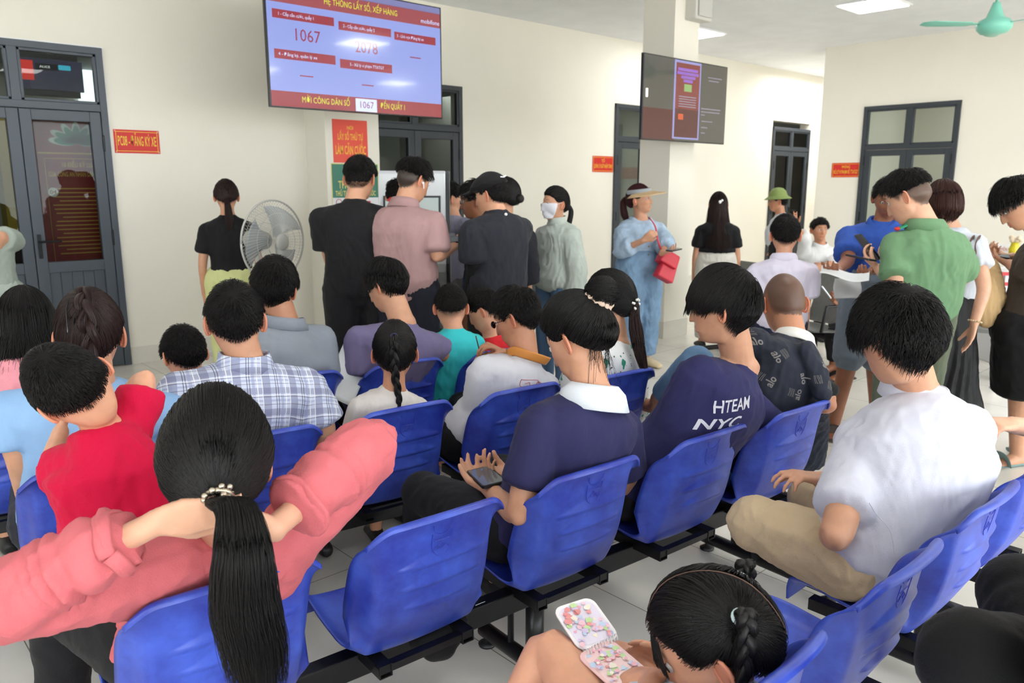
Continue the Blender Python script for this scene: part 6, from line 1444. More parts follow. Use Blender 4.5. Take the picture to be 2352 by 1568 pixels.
    for i in range(7):
        for k in range(n+1): a = R(-62+124*k/n); q = .098+.075*(i/6)*math.cos(a)**.5; vs.append(H.V(math.sin(a)*(.086+.006*i/6), .02+math.cos(a)*q, .052-.018*(i/6)-.012*abs(math.sin(a))))
    mb.add(vs, [(i*(n+1)+k, i*(n+1)+k+1, (i+1)*(n+1)+k+1, (i+1)*(n+1)+k) for i in range(6) for k in range(n)]); b = mb.build('cap_brim', BLK, cap, smooth=True); sd = b.modifiers.new('t', 'SOLIDIFY'); sd.thickness = .005
    MB().tube([H.V(-.05, -.108, .085), H.V(-.035, -.118, .082), H.V(-.02, -.124, .088)], .004, n=6).build('cap_logo', M_white, cap)
    phone('phone held up by the man in the black cap', P(1066, 552, 5.05), W(.4, .8, .4), W(.3, -.6, .7))
    # woman in blue with black cardigan
    H, J, o = stand('woman in a blue top with a black cardigan behind the man in the cap', (1160, 452, 5.5), -50, -4, 0, 1.0, 1, byaw=-35, s=1.0, g=.95, shw=.20, neck=P(1160, 512, 5.5), elR=P(1212, 600, 5.5), wrR=P(1215, 660, 5.5))
    sh = shirt(J, o, cs('royal_blue', 46, 74, 136), .5, .014, -.12, .8, name='top', seed=271); shirt(J, o, cs('black_knit', 26, 27, 36), 1.8, .024, -.14, .9, .03, .02, 'cardigan', .011, .006, 13, 272, .88, sleeves='R'); pants(J, o, BLT, 1.9); shoes(J, o, M_black)
    tied_hair(H, o, (.0, -1, -.1), 900, th=.012, seed=273, rad=.0014); MB().ball(H.V(0, -.135, -.02), (.03, .025, .03)).build('hair_bun', M_hair, o, smooth=True)
    # woman with face mask
    H, J, o = stand('woman in a white face mask, pale sage zip jacket and jeans', (1274, 468, 5.8), -118, 0, 0, .98, 1, byaw=-125, s=.98, g=.92, shw=.19, voxel=.009, scalp=('tied', .9, -4), detail=1, neck=P(1279, 512, 5.82))
    m = cs('sage_jacket', 186, 196, 188); sh = shirt(J, o, m, 1.85, .032, -.12, 1, .034, .012, 'jacket', .010, .008, 12, 281, .985); collar(J, H, sh, m, .05, .058, .066, drop=.0, open_=-.02); pants(J, o, cs('mid_jeans', 84, 112, 146), 1.9, .016); shoes(J, o, M_white)
    tied_hair(H, o, (0, -.95, -.1), 1200, th=.009, seed=282, rad=.0012); bundle('ponytail', [H.V(0, -.12, -.01), H.V(.0, -.145, -.06), H.V(0, -.13, -.14), H.V(0, -.11, -.2)], [.014, .02, .02, .01], o, None, 200, .0014, 283)
    mk = mat('mask_white', srgb(232, 232, 240), .7); d, f = sph(50, 60); r = headR(d, 1, 0); z = d[:, 2]; zz = r*z; k = srt((d[:, 1]-.25)/.12)*srt((.0-zz)/.012+.9)*srt((zz+.108)/.01); rr = r*(1-k)-.006*(1-k)+k*(np.maximum(r, .098*1.0)+.006+.006*np.exp(-(d[:, 0]/.3)**2)); mb = MB(); mb.v = [tuple(q) for q in H.w(d*rr[:, None])]; mb.f = f; mo = mb.build('face_mask', mk, o, smooth=True)
    for sg in (-1, 1): MB().tube([H.V(sg*.058, .062, -.018), H.V(sg*.076, .03, -.005), H.V(sg*.088, -.012, .012)], .0014, n=6).build('ear_loop', mk, mo)
    # woman in denim jacket
    H, J, o = stand('woman in a pale denim jacket, wide jeans and a straw sun visor', (1470, 458, 6.85), 118, 6, 4, 1.02, 1, byaw=150, s=1.0, g=.95, shw=.20, voxel=.008, skin='light', scalp=('tied', .9, -4), detail=1, neck=P(1472, 502, 6.87), elR=P(1428, 575, 6.75), wrR=P(1478, 552, 6.6), elL=P(1530, 560, 6.8), wrL=P(1520, 582, 6.6),
                    hdR=(P(1508, 530, 6.55)-P(1478, 552, 6.6), W(.2, 1, .2), .7, -1), hdL=(P(1550, 574, 6.55)-P(1520, 582, 6.6), Vector((0, 0, 1)), .5, -1))
    dn = cloth('pale_denim', srgb(166, 188, 210), .85, 200, .5, .22); dj = cloth('wide_jeans', srgb(122, 152, 182), .85, 200, .4, .16)
    shirt(J, o, BLK, .3, .006, name='inner_top', seed=290); sh = shirt(J, o, dn, 1.45, .026, -.02, .9, .034, .012, 'denim_jacket', .009, .009, 15, 291, .90); collar(J, H, sh, dn, .02, .075, .10, drop=.03, open_=.05)
    pants(J, o, dj, 1.92, .05, .12, 'wide_jeans', .011, .008, 292); shoes(J, o, cs('cream_shoe', 214, 196, 160))
    for k in range(4): MB().ball(J['neck']+J['fw']*.142-Vector((0, 0, .16+.07*k))+J['rt']*.02, .007, nu=8, nv=5).build('button', mat('brass', srgb(170, 130, 80), .3, .5, .8), sh)
    wine = hair_mat('wine_hair', (.05, .012, .014)); tied_hair(H, o, (0, -.95, .2), 1000, wine, th=.010, seed=293, rad=.0014); bundle('ponytail', [H.V(0, -.11, .03), H.V(.0, -.15, -.01), H.V(0, -.15, -.11), H.V(0, -.12, -.19)], [.016, .03, .035, .015], o, wine, 260, .0014, 294)
    st = mat('straw', srgb(206, 176, 134), .8, noise=.1, nscale=60, bump=.4, bscale=300); vs = []; n = 40
    for i in range(8):
        for k in range(n+1): a = R(-115+230*k/n); q = i/7; w = .135*max(0, math.cos(a*.62))**.7; rr = .094+w*q; vs.append(H.V(math.sin(a)*rr*.95, math.cos(a)*rr, .058+.006-.028*q+.022*math.sin(abs(a))*q*0-.02*(1-math.cos(a))*.3))
    mb = MB(); mb.add(vs, [(i*(n+1)+k, i*(n+1)+k+1, (i+1)*(n+1)+k+1, (i+1)*(n+1)+k) for i in range(7) for k in range(n)]); v = mb.build('sun_visor', st, o, smooth=True); sd = v.modifiers.new('t', 'SOLIDIFY'); sd.thickness = .004
    pts = [H.V(math.sin(R(a))*.090, math.cos(R(a))*.103-.004, .070) for a in range(-180, 181, 12)]; MB().tube(pts, .004, .016*1.2, n=8, cap=0).build('visor_band', mat('band_grey', srgb(150, 156, 160), .7), v, smooth=True)
    phone('phone lying in the open hand of the woman in denim', P(1548, 572, 6.55), W(.8, .6, .1), Vector((0, 0, 1))+W(-.2, -.2, 0), h=.13)
    red = mat('red_leather', srgb(208, 44, 64), .45); t = thing('handbag', 'small red handbag hanging at the hip of the woman in denim', 'handbag', tuple(P(1532, 610, 6.72)))
    Mx = Matrix.Rotation(R(30), 3, 'Y') @ Matrix.Rotation(R(-20), 3, 'Z'); MB().box(P(1533, 612, 6.70), (.17, .09, .25), M=Mx, taper=.8).build('bag_body', red, t, bevel=.012); MB().box(P(1533, 596, 6.68), (.18, .1, .11), M=Mx, taper=.9).build('flap', red, t, bevel=.012)
    MB().tube(bez([P(1528, 595, 6.68), P(1512, 555, 6.62), P(1505, 520, 6.68), P(1492, 500, 6.80)], 16), .004, .010, n=6, cap=0).build('strap', red, t, smooth=True)
    # long haired woman
    H, J, o = stand('woman with very long brown hair, black top and white trousers, facing away', (1650, 470, 7.7), 8, 0, 0, .98, 1, s=.96, g=.88, shw=.185)
    shirt(J, o, BLK, .6, .016, -.0, .6, .018, .012, 't_shirt', .011, seed=301); pants(J, o, cs('white_trousers', 214, 210, 200), 1.9, .035, .2); shoes(J, o, M_black); long_hair(H, o, 1300, .40, M_hairdb, seed=302, th=.016, rad=.0016, spread=.015, flare=.05, bodyc=W(0, -.07, 0))
    MB().ball(H.V(.0, -.128, .03), .016).ball(H.V(.02, -.125, .045), .011).build('hair_clip', M_white, o, smooth=True); p = [J['hip']+J['ax']*.09+J['rt']*math.cos(2*math.pi*k/24)*.185+J['fw']*math.sin(2*math.pi*k/24)*.135 for k in range(25)]; MB().tube(p, .006, .02, n=6, cap=0).build('belt', BLK, o)
    # man in green helmet
    H, J, o = stand('man in a green sun helmet and white shirt standing by the far door', (1786, 462, 9.2), -75, -4, 0, 1.0, byaw=-70, s=1.02, shw=.19, skin='tan', elL=P(1770, 530, 9.1), wrL=P(1772, 575, 9.2))
    m = cs('white_shirt', 206, 210, 220); shirt(J, o, m, 1.6, .02, -.12, .9, .02, name='shirt', seed=311); pants(J, o, BLT, 1.9); shoes(J, o, M_black); short_hair(H, o, 600, .02, .008, seed=312, rad=.0018)
    g = mat('helmet_green', srgb(124, 142, 78), .7, bump=.3); MB().lathe([(.0001, .135), (.02, .134), (.06, .122), (.09, .09), (.104, .05), (.108, .035), (.150, .008), (.154, .002), (.106, .025), (.09, .03)], M=Matrix(((H.r.x, H.f.x, H.u.x, H.c.x), (H.r.y, H.f.y, H.u.y, H.c.y), (H.r.z, H.f.z, H.u.z, H.c.z), (0, 0, 0, 1))) @ Matrix.Translation((0, -.005, .022)), n=40).build('sun_helmet', g, o, smooth=True)
    # seated man raising a hand
    H = Head(P(1882, 528, 8.6), 176, 0, 0, 1.0); J = J_make('sit', H, 176, 1.04, 1.0, .20, neck=P(1884, 562, 8.62), hip=P(1884, 562, 8.62)*1.0-Vector((0, 0, P(1884, 562, 8.62).z-.52)), elR=P(1850, 548, 8.5), wrR=P(1828, 520, 8.4), hdR=(P(1820, 492, 8.38)-P(1828, 520, 8.4), W(0, -1, 0), .05, 1, .2), elL=P(1920, 600, 8.5), wrL=P(1890, 612, 8.3))
    o = body('person', 'man in a white shirt on the far steel bench raising one open hand', H, J, 'tan', .008, scalp=('short', .8, -8), detail=1); m = cs('white_shirt2', 222, 222, 222); sh = shirt(J, o, m, 1.4, .02, name='shirt', seed=321); collar(J, H, sh, m); pants(J, o, BLT, 1.9); shoes(J, o, M_black); short_hair(H, o, 900, .03, .006, seed=322, rad=.0016, cap=(.018, .006, .002))
    # school boy
    H, J, o = stand('boy in a white school shirt with a blue collar line, seen from behind', (1803, 540, 4.75), 12, -6, 0, 1.0, 0, 1, byaw=8, s=.86, g=1, shw=.20, skin='child', voxel=.009, scalp=('short', .75, -4), neck=P(1800, 592, 4.72), elL=P(1732, 680, 4.7), elR=P(1850, 690, 4.7), wrL=P(1740, 745, 4.8), wrR=P(1850, 750, 4.8))
    m = cs('school_white', 214, 208, 226); sh = shirt(J, o, m, .8, .022, -.14, 1, .03, .02, 'school_shirt', .010, .006, 12, 331); collar(J, H, sh, m, .034, .062, .085, drop=.03); neckband(J, H, sh, mat('blue_trim', srgb(80, 104, 180), .7), r=.070, w=.004, drop=0); pants(J, o, cs('navy_trousers2', 34, 38, 60), 1.9); shoes(J, o, M_black)
    short_hair(H, o, 1600, .022, .008, 'kid', .25, 332, cap=(.012, .006, .003), rad=.001, messy=.2)
    # man in blue polo
    H, J, o = stand('man in a bright blue polo and denim shorts reading a sheet of paper', (2040, 455, 5.0), -158, -22, 0, 1.04, byaw=-150, s=1.06, g=1.05, shw=.215, skin='dark', voxel=.007, scalp=('short', .8, -8), detail=1, neck=P(2030, 508, 5.03), elR=P(1948, 600, 4.9), wrR=P(1925, 618, 4.65), elL=P(2052, 612, 4.75), wrL=P(2005, 620, 4.62),
                    hdR=(P(1905, 625, 4.55)-P(1925, 618, 4.65), Vector((0, 0, 1)), .6, 1), hdL=(P(1980, 634, 4.55)-P(2005, 620, 4.62), W(-.4, 0, .8), .8, -1), knR=P(1950, 822, 4.93), anR=P(1915, 972, 4.92), ftR=W(-.35, -.9, 0), knL=P(2010, 822, 5.05), anL=P(2012, 950, 5.1))
    m = cs('blue_polo', 52, 88, 176); sh = shirt(J, o, m, .75, .018, -.14, .9, .022, .016, 'polo_shirt', .010, .006, 13, 341); collar(J, H, sh, m, .03, .066, .085, drop=.02, open_=.03); pants(J, o, cloth('denim_shorts', srgb(122, 134, 148), .85, 200, .4, .1), 1.02, .026, .05, 'denim_shorts', flare=.012); sandals(J, o, mat('brown_sandal', srgb(76, 64, 58), .7))
    short_hair(H, o, 1400, .03, .006, seed=342, rad=.001)
    for nm, c, up, nr, lb in (('sheet', P(1940, 628, 4.5), W(.4, .9, -.1), W(-.05, -.15, 1), 'white form held open by the man in the blue polo'), ('sheet', P(1945, 662, 4.72), W(0, .1, 1), W(0, -1, .1), 'lower white sheet hanging below the form in the hands of the man in blue')):
        t = thing('paper', lb, 'paper', tuple(c)); me_paper(t, c, .26 if 'open' in lb else .17, .2 if 'open' in lb else .12, 4, nrm=nr, up=up, curl=.03)
    # officer in green shirt
    H, J, o = stand('officer in a light green uniform shirt with a fresh undercut, typing on a phone', (2085, 452, 3.95), -46, -28, 0, 1.08, byaw=-14, s=1.06, g=1.05, shw=.21, skin='fair', voxel=.0065, scalp=('short', .86, -14, 20), detail=1, neck=P(2128, 520, 3.9), shL=P(2060, 560, 3.92), shR=P(2185, 560, 3.85), elL=P(2062, 655, 3.80), wrL=P(2020, 618, 3.98), elR=P(2215, 640, 4.0), wrR=P(2060, 605, 4.15),
                    hdL=(P(1996, 598, 4.02)-P(2020, 618, 3.98), W(.3, .2, 1), .7, -1), hdR=(P(2020, 590, 4.15)-P(2060, 605, 4.15), W(0, -.6, .6), .7, 1))
    m = cs('officer_green', 104, 140, 104); sh = shirt(J, o, m, .78, .018, -.06, .85, .022, .014, 'uniform_shirt', .009, .006, 13, 351, .985); collar(J, H, sh, m, .036, .064, .082, drop=.02)
    ep = mat('epaulette', srgb(48, 150, 110), .6); a = J['shL']+Vector((0, 0, .075)); b = J['neck'].lerp(J['shL'], .35)+Vector((0, 0, .045)); MB().tube([a, a.lerp(b, .5)+Vector((0, 0, .008)), b], .022, .006, side=J['fw'], n=8).build('epaulette', ep, sh, smooth=True); MB().ball(a+W(-.01, -.01, 0), (.02, .014, .01)).build('epaulette_end', mat('tab_red', srgb(180, 50, 40), .5), sh)
    pants(J, o, cs('officer_trousers', 96, 104, 86), 1.9, .012, .02); shoes(J, o, M_black); p = [J['hip']+J['ax']*.04+J['rt']*math.cos(2*math.pi*k/24)*.195+J['fw']*math.sin(2*math.pi*k/24)*.145 for k in range(25)]; MB().tube(p, .006, .018, n=6, cap=0).build('belt', BLK, o)
    short_hair(H, o, 3600, .026, .003, 'short', .35, 352, (.0, -.35, .93), cap=(.015, -.0015, -.006), rad=.0008, messy=.2)
    phone('phone in a brown case held upright by the officer in green', P(1994, 566, 4.05), W(-.62, .1, .75), W(.85, .05, .6), mat('brown_case', srgb(120, 60, 52), .4), w=.08, h=.165)
    phone('dark phone held low in the near hand of the officer', P(1978, 590, 3.95), W(-.5, .85, .10), W(.1, .1, .97), h=.14)
    # woman with bob and tote bag
    H, J, o = stand('woman with a brown bob in a white T-shirt and long black skirt', (2164, 470, 4.35), 6, -10, 0, 1.06, 1, byaw=-6, s=1.02, g=.92, shw=.20, skin='fair', voxel=.007, scalp=('tied', .9, -4), neck=P(2180, 528, 4.33), shR=P(2238, 560, 4.22), elR=P(2262, 662, 4.08), wrR=P(2238, 742, 4.06), hdR=(P(2226, 790, 4.04)-P(2238, 742, 4.06), W(-1, .2, 0), .15, 1, .1))
    m = cs('white_top', 206, 212, 222); shirt(J, o, m, .52, .020, .12, .8, .020, .006, 't_shirt', .010, .007, 13, 361, .98)
    sk = cloth('black_skirt', srgb(22, 22, 24), .6, 100, .2); hp = J['hip']; ax = J['ax']
    def skirt(mb): mb.tube([hp+ax*.12, hp, hp-Vector((0, 0, .15)), hp-Vector((0, 0, .45)), hp-Vector((0, 0, .62))], [.15, .185, .20, .235, .29], [.12, .15, .16, .20, .25], side=J['rt'], n=32, cap=.1)
    def ex(co, tc): return .009*np.sin(np.arctan2(tc[:, 0], tc[:, 1])*22+3*np.sin(tc[:, 2]*8))*srt((-.45-tc[:, 2])/.3)
    garment('long_skirt', J, o, sk, [skirt], .010, 3, .003, 14, 362, extra=ex); shoes(J, o, M_black)
    long_hair(H, o, 2200, .045, M_hairb, seed=363, th=.018, rad=.0012, spread=.004, inward=.5)
    t = thing('tote_bag', 'slouchy beige tote bag on the shoulder of the woman with the bob', 'bag', tuple(P(2265, 660, 4.1)))
    mb = MB(); mb.tube([P(2266, 600, 4.34), P(2266, 640, 4.30), P(2268, 690, 4.28), P(2272, 735, 4.28)], [.07, .095, .105, .075], [.03, .06, .065, .04], side=W(1, .3, 0), n=18, sq=2.6); me = remesh(mb, .010, 3); co = getco(me); no = getno(me); setco(me, co+no*(folds(co, 364, 20)*.008)[:, None]); finish(me, 'bag_body', cloth('tote_canvas', srgb(200, 168, 122), .85, 150, .4), t)
    st = mat('brown_strap', srgb(84, 56, 48), .6)
    for dx in (0, 14): MB().tube(bez([P(2236+dx, 610, 4.25), P(2226+dx, 570, 4.1), P(2232+dx, 548, 4.12), P(2243+dx, 545, 4.26), P(2254+dx*.5, 560, 4.34), P(2262, 600, 4.34)], 20), .003, .012, side=None, n=6, cap=0).build('strap', st, t, smooth=True)
    br = J['wrR']; d = (J['elR']-J['wrR']).normalized(); u = d.cross(W(0, 1, 0)).normalized(); v = d.cross(u); mb = MB()
    for k in range(18): a = 2*math.pi*k/18; mb.ball(br+d*.01+(u*math.cos(a)+v*math.sin(a))*.031, .005, nu=6, nv=5)
    mb.build('bracelet', mat('cream_beads', srgb(216, 196, 160), .4), o, smooth=True)
    # youth at the right edge
    H, J, o = stand('youth in a dark ribbed top at the right edge looking at a phone', (2342, 468, 4.25), -72, -36, 0, 1.10, byaw=-52, s=1.04, g=1.0, shw=.20, skin='light', voxel=.007, scalp=('short', .8, -12, 24), detail=1, neck=P(2392, 548, 4.25), elL=P(2360, 640, 4.15), wrL=P(2318, 605, 4.35), elR=P(2380, 610, 4.5), wrR=P(2325, 590, 4.45),
                    hdL=(P(2290, 592, 4.4)-P(2318, 605, 4.35), Vector((0, 0, 1)), .7, -1), hdR=(P(2296, 584, 4.46)-P(2325, 590, 4.45), Vector((0, 0, 1)), .7, 1), hip=P(2352, 760, 4.28), anL=P(2335, 1040, 4.35), knL=P(2342, 905, 4.3), ftL=W(-1, -.25, 0), anR=P(2400, 1010, 4.5), knR=P(2380, 900, 4.4), ftR=W(-.8, .2, 0))
    m = cloth('ribbed_top', srgb(58, 50, 42), .85, 60, .6); shirt(J, o, m, .9, .018, -.10, .9, .022, .01, 'ribbed_top', .010, .005, 13, 371); pants(J, o, cs('black_shorts', 18, 18, 20), .86, .05, .1, 'shorts', flare=.03)
    st = mat('striped_sandal', srgb(120, 150, 150), .7); sandals(J, o, st); short_hair(H, o, 2400, .05, .004, 'fringe', .28, 372, (.1, -.45, .88), cap=(.024, -.003, -.005), rad=.001, messy=.2, shift=2)
    phone('phone held in both hands by the youth at the right edge', P(2284, 584, 4.42), W(-.8, .5, .1), W(0, -.2, 1))
    # person cut by the left edge
    H, J, o = stand('person in pale green clothes cut off by the left edge, one bare arm showing', (-62, 455, 4.7), -30, 0, 0, 1, byaw=-40, s=1.02, shw=.2, elR=P(-10, 545, 4.6), wrR=P(-2, 592, 4.7)); shirt(J, o, cs('sage_shirt', 150, 160, 150), .6, name='shirt', seed=381); pants(J, o, cs('sage_trousers', 160, 170, 160), 1.9, .03); shoes(J, o, M_black); short_hair(H, o, 500, seed=382)
    # person on the steel bench behind the man in blue: hand with a pen
    H = Head(P(1952, 560, 6.9), 160, -30, 0, 1.0); J = J_make('sit', H, -150, 1.0, 1.0, .2, neck=P(1952, 600, 6.95), hip=P(1960, 740, 7.0), elR=P(1945, 715, 6.5), wrR=P(1922, 698, 6.3), hdR=(P(1905, 684, 6.25)-P(1922, 698, 6.3), W(0, -.5, 1), .8, 1), knR=P(1915, 770, 6.4), anR=P(1915, 835, 6.4), knL=P(1950, 770, 6.5), anL=P(1945, 850, 6.3), ftR=W(-1, -.3, 0), ftL=W(-1, -.4, 0))
    o = body('person', 'person in dark clothes mostly hidden behind the man in blue polo', H, J, 'dark', .008); shirt(J, o, BLT, .7, name='shirt', seed=391); pants(J, o, BLK, 1.85); sandals(J, o, M_black); short_hair(H, o, 500, seed=392)
    t = thing('pen', 'silver pen held up by the hand left of the denim shorts', 'pen', tuple(P(1895, 665, 6.2))); MB().tube([P(1888, 658, 6.2), P(1908, 684, 6.22)], .008, n=8).build('barrel', mat('silver', srgb(200, 204, 212), .25, .5, .5), t, smooth=True)
    # seated neighbour beyond the right edge: forearm and hand reach in
    hp = Vector((3.78, .62, .535)); N = hp+Vector((0, 0, .5)); H = Head(N+Vector((0, .04, .17)), -42, -15, 0, 1.0)
    J = J_make('sit', H, -42, 1.05, 1.05, .2, neck=N, hip=hp, elL=P(2420, 992, 2.62), wrL=P(2322, 975, 2.46), elR=hp+W(.35, 0, .3), wrR=hp+W(.45, .1, .1), knL=hp+W(.40, .12, 0), knR=hp+W(.42, -.05, 0), hdL=(P(2262, 972, 2.40)-P(2322, 975, 2.46), W(0, .25, -1), .6, -1, .04))
    o = body('person', 'seated person beyond the right edge whose bare forearm and hand reach into view', H, J, 'fair', .0065); shirt(J, o, cs('navy_tee2', 40, 44, 70), .5, name='t_shirt', seed=401); pants(J, o, BLT, 1.9); shoes(J, o, M_black); short_hair(H, o, 600, seed=402)
    # black trousers knees bottom right
    N = P(2640, 1230, 1.12); H = Head(N+Vector((0, .03, .16)), -40, -10, 0, 1.0); J = J_make('sit', H, -40, 1.05, 1.1, .2, neck=N, hip=Vector((N.x, N.y, .56)), knL=P(2238, 1525, 1.22), anL=P(2440, 1520, 1.3), knR=P(2350, 1370, 1.62), anR=P(2400, 1640, 1.62), elL=P(2600, 1400, 1.1), wrL=P(2520, 1400, 1.2), elR=P(2700, 1400, 1.3), wrR=P(2560, 1380, 1.4))
    o = body('person', 'person in loose black trousers at the bottom right corner, one leg crossed', H, J, 'light', .010); shirt(J, o, cs('dark_shirt2', 34, 36, 44), .6, name='shirt', seed=411); pants(J, o, cs('jet_trousers', 12, 12, 14), 1.9, .028); shoes(J, o, M_black); short_hair(H, o, 600, seed=412)
standing()
# ---------------------------------------------------------------- props
def kiosk():
    t = thing('ticket_kiosk', 'white self-service ticket kiosk with a tilted touch screen', 'kiosk', tuple(P(955, 700, 5.7).xy.to_3d()))
    rt = W(1, .06, 0).normalized(); fw = Vector((0, 0, 1)).cross(rt)*-1   # faces the camera side
    o = P(955, 700, 5.72); o.z = 0; up = Vector((0, 0, 1)); wm = mat('kiosk_white', srgb(222, 226, 230), .3, .5, noise=.03); gm = mat('kiosk_grey', srgb(58, 62, 68), .3)
    fdir = rt.cross(up); 
    if fdir.dot(W(0, 1, 0)) > 0: fdir = -fdir
    # side profile extruded over the width, front towards the camera; (depth towards camera, height)
    prof = [(-.12, 0), (.20, 0), (.20, .10), (.14, .14), (.14, .92), (.24, 1.00), (.26, 1.06), (.08, 1.68), (.03, 1.70), (-.05, 1.70), (-.12, 1.0)]
    def ext(pr, x0, x1, m, nm, bev=.01, off=0):
        k = len(pr); vs = [o+rt*x+fdir*(a+off)+up*b for x in (x0, x1) for a, b in pr]; return MB().add(vs, [tuple(range(k))[::-1], tuple(range(k, 2*k))]+[(i, (i+1) % k, k+(i+1) % k, k+i) for i in range(k)]).build(nm, m, t, bevel=bev)
    ext(prof, -.235, .235, wm, 'cabinet'); ext([(a*1.0-.012, b) for a, b in prof], .236, .262, gm, 'side_panel', .004)
    a = Vector((.26, 1.06)); b = Vector((.08, 1.68)); up2 = (fdir*(b.x-a.x)+up*(b.y-a.y)).normalized(); n2 = rt.cross(up2); n2 = n2 if n2.dot(fdir) > 0 else -n2; c = o+fdir*.17+up*1.37
    M = Matrix(((rt.x, up2.x, n2.x, c.x), (rt.y, up2.y, n2.y, c.y), (rt.z, up2.z, n2.z, c.z), (0, 0, 0, 1)))
    rect('bezel', gm, t, M, 0, -.02, .40, .36, .012); rect('screen', mat('kiosk_screen', srgb(150, 160, 158), .1, .6, emit=srgb(150, 160, 158), estr=.5), t, M, 0, -.02, .37, .33, .014)
    M2 = frame(o+fdir*.141+up*.75, rt, fdir)
    rect('ticket_slot', gm, t, M2, .13, .02, .11, .05, .004); rect('slot_label', wm, t, M2, .15, .02, .03, .02, .006); rect('outlet', mat('kiosk_green', srgb(38, 120, 80), .4), t, M2, .13, -.19, .12, .04, .01); rect('outlet_hole', M_black, t, M2, .13, -.24, .12, .05, .006)
kiosk()
def pedestal_fan():
    c = P(628, 554, 5.3); t = thing('pedestal_fan', 'large grey pedestal fan with a round wire guard, turned to the right', 'fan', (c.x, c.y, 0))
    ax = W(.85, -.50, -.02).normalized(); gm = mat('fan_grey', srgb(178, 178, 172), .4); wr = mat('fan_wire', srgb(186, 186, 180), .35, .5, .4); bl = mat('fan_blade', srgb(176, 182, 186), .3, .5, alpha=.55)
    u = ax.cross(Vector((0, 0, 1))).normalized(); v = u.cross(ax).normalized()
    M = Matrix(((u.x, v.x, ax.x, c.x), (u.y, v.y, ax.y, c.y), (u.z, v.z, ax.z, c.z), (0, 0, 0, 1))); Rr = .272
    def circ(r, z, th, mb, n=48): return mb.tube([M @ Vector((r*math.cos(2*math.pi*k/n), r*math.sin(2*math.pi*k/n), z)) for k in range(n+1)], th, n=6, cap=0)
    mb = MB(); circ(Rr, 0, .007, mb); mb.build('rim', gm, t, smooth=True)
    for nm, sg in (('front_guard', 1), ('rear_guard', -1)):
        mb = MB(); 
        for k in range(72):
            a = 2*math.pi*k/72; mb.tube([M @ Vector((r*math.cos(a+.10*sg*(1-r/Rr)*4*(sg > 0)), r*math.sin(a+.10*sg*(1-r/Rr)*4*(sg > 0)), sg*.085*(1-(r/Rr)**3))) for r in (.05, .10, .15, .2, .25, Rr)], .0011, n=4, cap=0)
        for r in (.12, .19): circ(r, sg*.085*(1-(r/Rr)**3), .0016, mb)
        mb.build(nm, wr, t)
    MB().lathe([(.0001, .10), (.045, .098), (.055, .088), (.055, .078)], M=M, n=24).build('centre_badge', gm, t, smooth=True)
    MB().lathe([(.0001, -.26), (.04, -.255), (.065, -.22), (.07, -.12), (.055, -.07), (.0001, -.07)], M=M, n=24).build('motor', gm, t, smooth=True)
    for q in range(3):
        mb = MB(); vs = []; n = 10
        for i in range(n+1):
            for j in range(7): r = .03+.205*i/n; a = 2*math.pi*q/3+(j/6-.5)*(1.5*(.5+.5*i/n)); vs.append(M @ Vector((r*math.cos(a), r*math.sin(a), .02*math.sin((j/6-.5)*3)*(.4+i/n))))
        mb.add(vs, [(i*7+j, i*7+j+1, (i+1)*7+j+1, (i+1)*7+j) for i in range(n) for j in range(6)]); b = mb.build('blade', bl, t, smooth=True); s = b.modifiers.new('t', 'SOLIDIFY'); s.thickness = .002
    h = c-ax*.16; MB().tube([h-Vector((0, 0, .03)), Vector((h.x, h.y, .06))], .016, n=14, cap=0).build('pole', gm, t, smooth=True); MB().lathe([(.0001, .05), (.03, .05), (.06, .03), (.22, .015), (.225, 0), (.0001, 0)], Vector((h.x, h.y, 0)), n=32).build('base', gm, t, smooth=True)
pedestal_fan()
